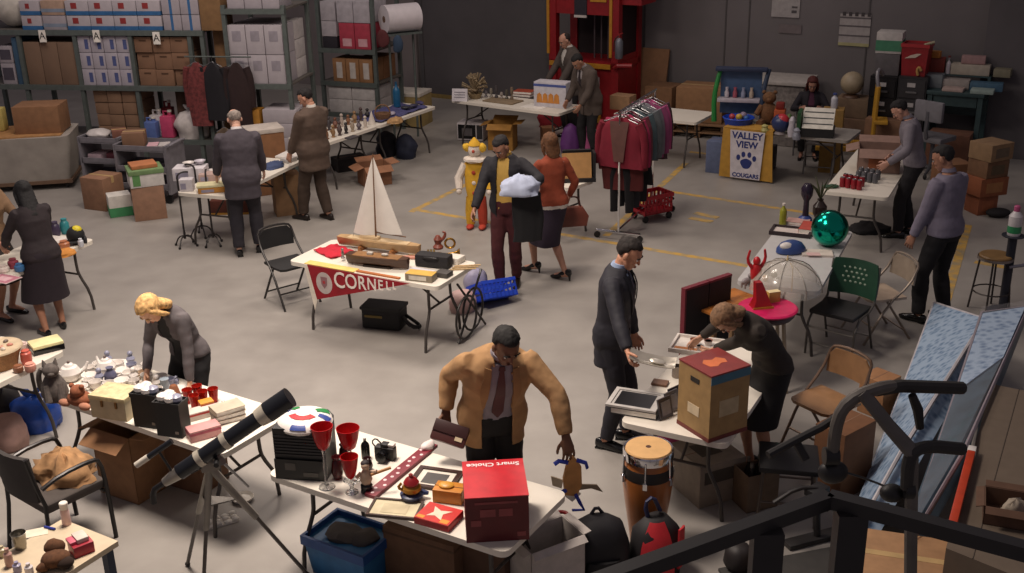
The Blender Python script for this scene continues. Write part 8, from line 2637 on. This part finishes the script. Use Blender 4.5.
b = B(black); b.cyl(G(824, 456), G(838, 456), .045, n=14); b.obj('end_cap', t)
b = B(black); b.cyl(G(904, 490, -.12), G(913, 490, -.12), .042, n=14); b.obj('end_cap', t)
b = B(black); b.tube([G(838, 470, .02), G(870, 480, 0), G(898, 492, -.1)], .006, 5, smooth=1); b.obj('cable', t)
b = B(K('1a1818', .6)); b.tube([G(912, 395, .1), G(918, 410, .1), G(920, 428, .1)], [.02, .026, .02], 8); b.obj('hanging_handle', t)
b = B(black); b.ell(G(892, 493, -.08), (.06, .05, .045)); b.obj('lower_pulley', t)
b = B(gy); b.box((.1, .2, .04), (.9, .10, .08), bev=.01); b.box((.15, -.05, .04), (.10, .7, .08), bev=.01); b.obj('base_frame', t)
t = thing('exercise_bike_pedal', 'black pedal assembly on a dark arm under the railing', 'pedal', P(820, 560, 0) + V((.0, .2, 0)), 20)
b = B(black); b.box((0, 0, .42), (.16, .10, .05), .3, .01); b.box((.06, -.03, .34), (.10, .08, .10), .5, .01); b.obj('pedal', t)
b = B(K('2c2a2a', .5)); b.tube([(-.3, .06, .36), (-.14, .03, .46), (.0, 0, .44)], .016, 8, smooth=1); b.tube([(0, 0, .42), (.05, .02, .02)], .024, 8); b.obj('arm', t)
b = B(K('2c2a2a', .5)); b.box((.05, .02, .02), (.5, .10, .04), bev=.01); b.obj('foot_plate', t)
t = thing('floor_mat', 'dark mat lying on the floor below the railing', 'mat', P(800, 590, 0) + V((0, .12, 0)), 15)
b = B(K('3a3836', .8)); b.box((0, 0, .012), (.9, .46, .024), bev=.006); b.obj('mat_body', t)
t = thing('dark_ornament', 'dark rounded ornament hanging low beside the left rail post', 'ornament', P(738, 570, 0), 0)
b = B(K('211c1c', .6)); b.lathe([(.07, 0), (.10, .06), (.09, .16), (.05, .20)]); b.crumple(.012, 18); b.obj('ornament_body', t, sharp=1.2)
zr_ = 2.62
c0_, c1_, c2_ = P(520, 612, zr_), P(829, 499, zr_), P(1080, 566, zr_)
t = thing('guard_railing', 'thick black steel railing across the lower right corner', 'railing', (c1_.x, c1_.y, 0))
oo = V((c1_.x, c1_.y, 0))
rm = K('242222', .5)
def bar(a, c, w=.046, h=.046):
 d = (c - a); L = d.length; m = d.normalized()
 s_ = m.cross(V((0, 0, 1))).normalized()
 up_ = s_.cross(m)
 b.loft([[p + s_ * (sx * w / 2) + up_ * (sz * h / 2) for sx, sz in ((-1, -1), (1, -1), (1, 1), (-1, 1))] for p in (a, c)])
b = B(rm); bar(c0_ - oo, c1_ - oo); b.obj('top_rail', t)
b = B(rm); bar(c1_ - oo, c2_ - oo); b.obj('top_rail', t)
for (u, v) in ((768, 524), (852, 506)):
 p_ = P(u, v, zr_) - oo
 b = B(rm); b.bx(p_.x - .045, p_.x + .045, p_.y - .03, p_.y + .03, 0, zr_ - .02); b.obj('post', t)
b = B(K('2a2928', .4)); p_ = P(862, 508, zr_ - .04) - oo; b.box(p_ + V((0, 0, 0)), (.16, .05, .03), -.3); b.obj('bracket', t)
NUDGE = 'backpack,-0.019,0.001;book.005,0.002,-0.012;book.006,-0.015,-0.025;bottle.003,-0.016,0.009;bottle.004,0.029,-0.009;bottle.005,-0.052,-0.016;bubble_wrap_roll,0.008,0.009;cake_box,0.012,-0.001;cap.006,0.018,0.03;cardboard_box,-0.02,-0.082;cardboard_box.002,0.044,-0.072;cardboard_box.003,0.044,-0.072;cardboard_box.004,0.044,-0.072;cardboard_box.005,0.024,-0.037;cardboard_box.016,0.003,0.014;cardboard_box.017,0.016,0.008;cardboard_box.018,-0.006,-0.088;cardboard_box.020,0.083,0.012;cardboard_box.029,-0.052,0.015;cardboard_box.030,0.01,-0.028;cardboard_box.037,-0.033,0.026;cardboard_box.039,0.017,-0.088;cardboard_box.040,-0.006,0.01;cardboard_box.047,-0.03,-0.037;cardboard_box.048,-0.008,0.035;china_bowl,-0.048,0.009;china_bowl.001,0.028,-0.031;china_bowl.002,-0.002,0.005;china_bowl.003,0.011,-0.049;china_bowl.004,-0.038,-0.042;china_bowl.005,-0.03,-0.019;china_bowl.006,0.03,0.019;china_bowl.007,0.06,0.059;china_bowl.008,-0.064,0.055;china_carrier.001,-0.058,0.013;china_figurine,-0.033,0.02;china_figurine.001,0.008,-0.004;china_figurine.002,-0.009,0.047;china_figurine.003,0.04,-0.012;china_figurine.004,0.013,0.033;china_vase,0.021,-0.025;china_vase.001,0.005,0.005;china_vase.002,-0.003,-0.018;dark_cloth,0.006,-0.01;dark_mug,0.084,0.008;dark_vase,0.047,0.026;desk_box,0.078,-0.032;desk_box.001,0.042,-0.005;desk_box.002,0.039,-0.002;desk_box.003,-0.01,0.028;desk_box.005,0.032,-0.016;display_case,-0.023,0.005;duffel_bag,-0.011,0.005;duffel_bag.001,0.011,-0.005;figurine,-0.037,-0.066;figurine.016,0.044,-0.071;folded_cloth,-0.046,-0.055;folded_cloth.001,-0.003,-0.024;folded_cloth.004,-0.02,-0.037;framed_picture,-0.005,0.011;framed_picture.001,-0.004,-0.081;framed_picture.003,-0.035,0.022;framed_picture.004,0.034,-0.047;framed_picture.005,0.026,0.009;game_board,-0.024,-0.002;game_box,-0.012,-0.001;gift_wrap,0.028,0.08;glass_vase.001,0.023,0.007;helmet,-0.046,0.012;lampshade,0.042,0.013;model_ship,-0.011,0.005;paper_pile,-0.016,-0.053;paper_pile.001,0.011,-0.005;paper_pile.002,-0.001,0.012;paper_pile.003,-0.004,-0.011;paper_pile.004,-0.008,-0.016;photo_album,-0.025,0.016;pink_tube,-0.006,-0.001;plastic_bag,0.045,-0.077;plastic_bag.002,0.009,0.029;plastic_bag.003,-0.084,-0.005;plastic_crate,0.057,-0.002;plastic_jug,0.04,-0.08;plastic_jug.001,-0.004,0.054;plastic_jug.002,-0.009,-0.014;plastic_ring_toy,0.016,0.052;plush_bear,0.016,-0.007;plush_bear.001,0.069,0.057;plush_cat,-0.016,0.007;purple_bottle,0.018,0.027;red_bin,-0.049,-0.01;red_box,0.027,-0.01;red_cloth,-0.072,-0.002;red_glass,-0.008,-0.009;red_glass.001,-0.017,-0.005;red_glass.002,-0.009,0.001;red_glass.003,0.015,0.009;red_glass.004,0.008,0.009;red_goblet.002,-0.012,-0.002;red_ornament,-0.009,-0.008;round_basket,-0.018,-0.003;salt_shaker.002,0.002,0.006;shopping_bag,-0.009,-0.029;shopping_bag.002,-0.038,-0.029;shopping_bag.003,-0.018,0.031;shopping_trolley_basket,0.06,0.059;small_jar,0.018,0.003;small_jar.003,-0.012,0.001;small_jar.004,0.012,0.021;small_jar.005,-0.034,0.048;small_jar.006,-0.006,-0.023;small_jar.007,0.021,-0.021;small_jar.008,0.006,-0;small_plate,0.003,0.018;soda_can,-0.009,0.008;soda_can.002,-0.004,0.004;soda_can.004,0.004,-0.004;soda_can.006,0.009,-0.008;soda_can.008,-0.004,0.004;soda_can.010,-0.004,0.004;soda_can.014,0.009,-0.008;sports_bag,0.059,0.013;storage_bin,-0.083,0.01;tall_pot,0.04,0.074;teacup,-0.009,-0.037;teacup.001,0.001,-0.04;teacup.002,0.002,0.006;teacup.003,0.027,0.028;teacup.004,0.022,0.02;teacup.005,0.02,0.004;teacup.006,0.021,0.02;teacup.007,-0.024,0.016;teacup.008,0.022,0.011;teacup.009,0.016,0.001;teacup.010,-0.006,0.03;teacup.011,0.001,-0.055;teacup.012,-0.019,-0.026;teacup.013,0.032,0.043;teacup.014,-0.009,-0.022;teacup.015,-0.009,0.035;teapot,-0.079,-0.034;teapot.001,0.008,0.052;toy_ball,0.009,-0.008;toy_blocks,0.084,-0.02;toy_tub,-0.044,0.066;trumpet,0.085,-0.028;white_packet.001,0.02,0.025'
for rec in NUDGE.split(';'):
 k, dx, dy = rec.split(',')
 if k in bpy.data.objects:
  bpy.data.objects[k].location += V((float(dx), float(dy), 0))
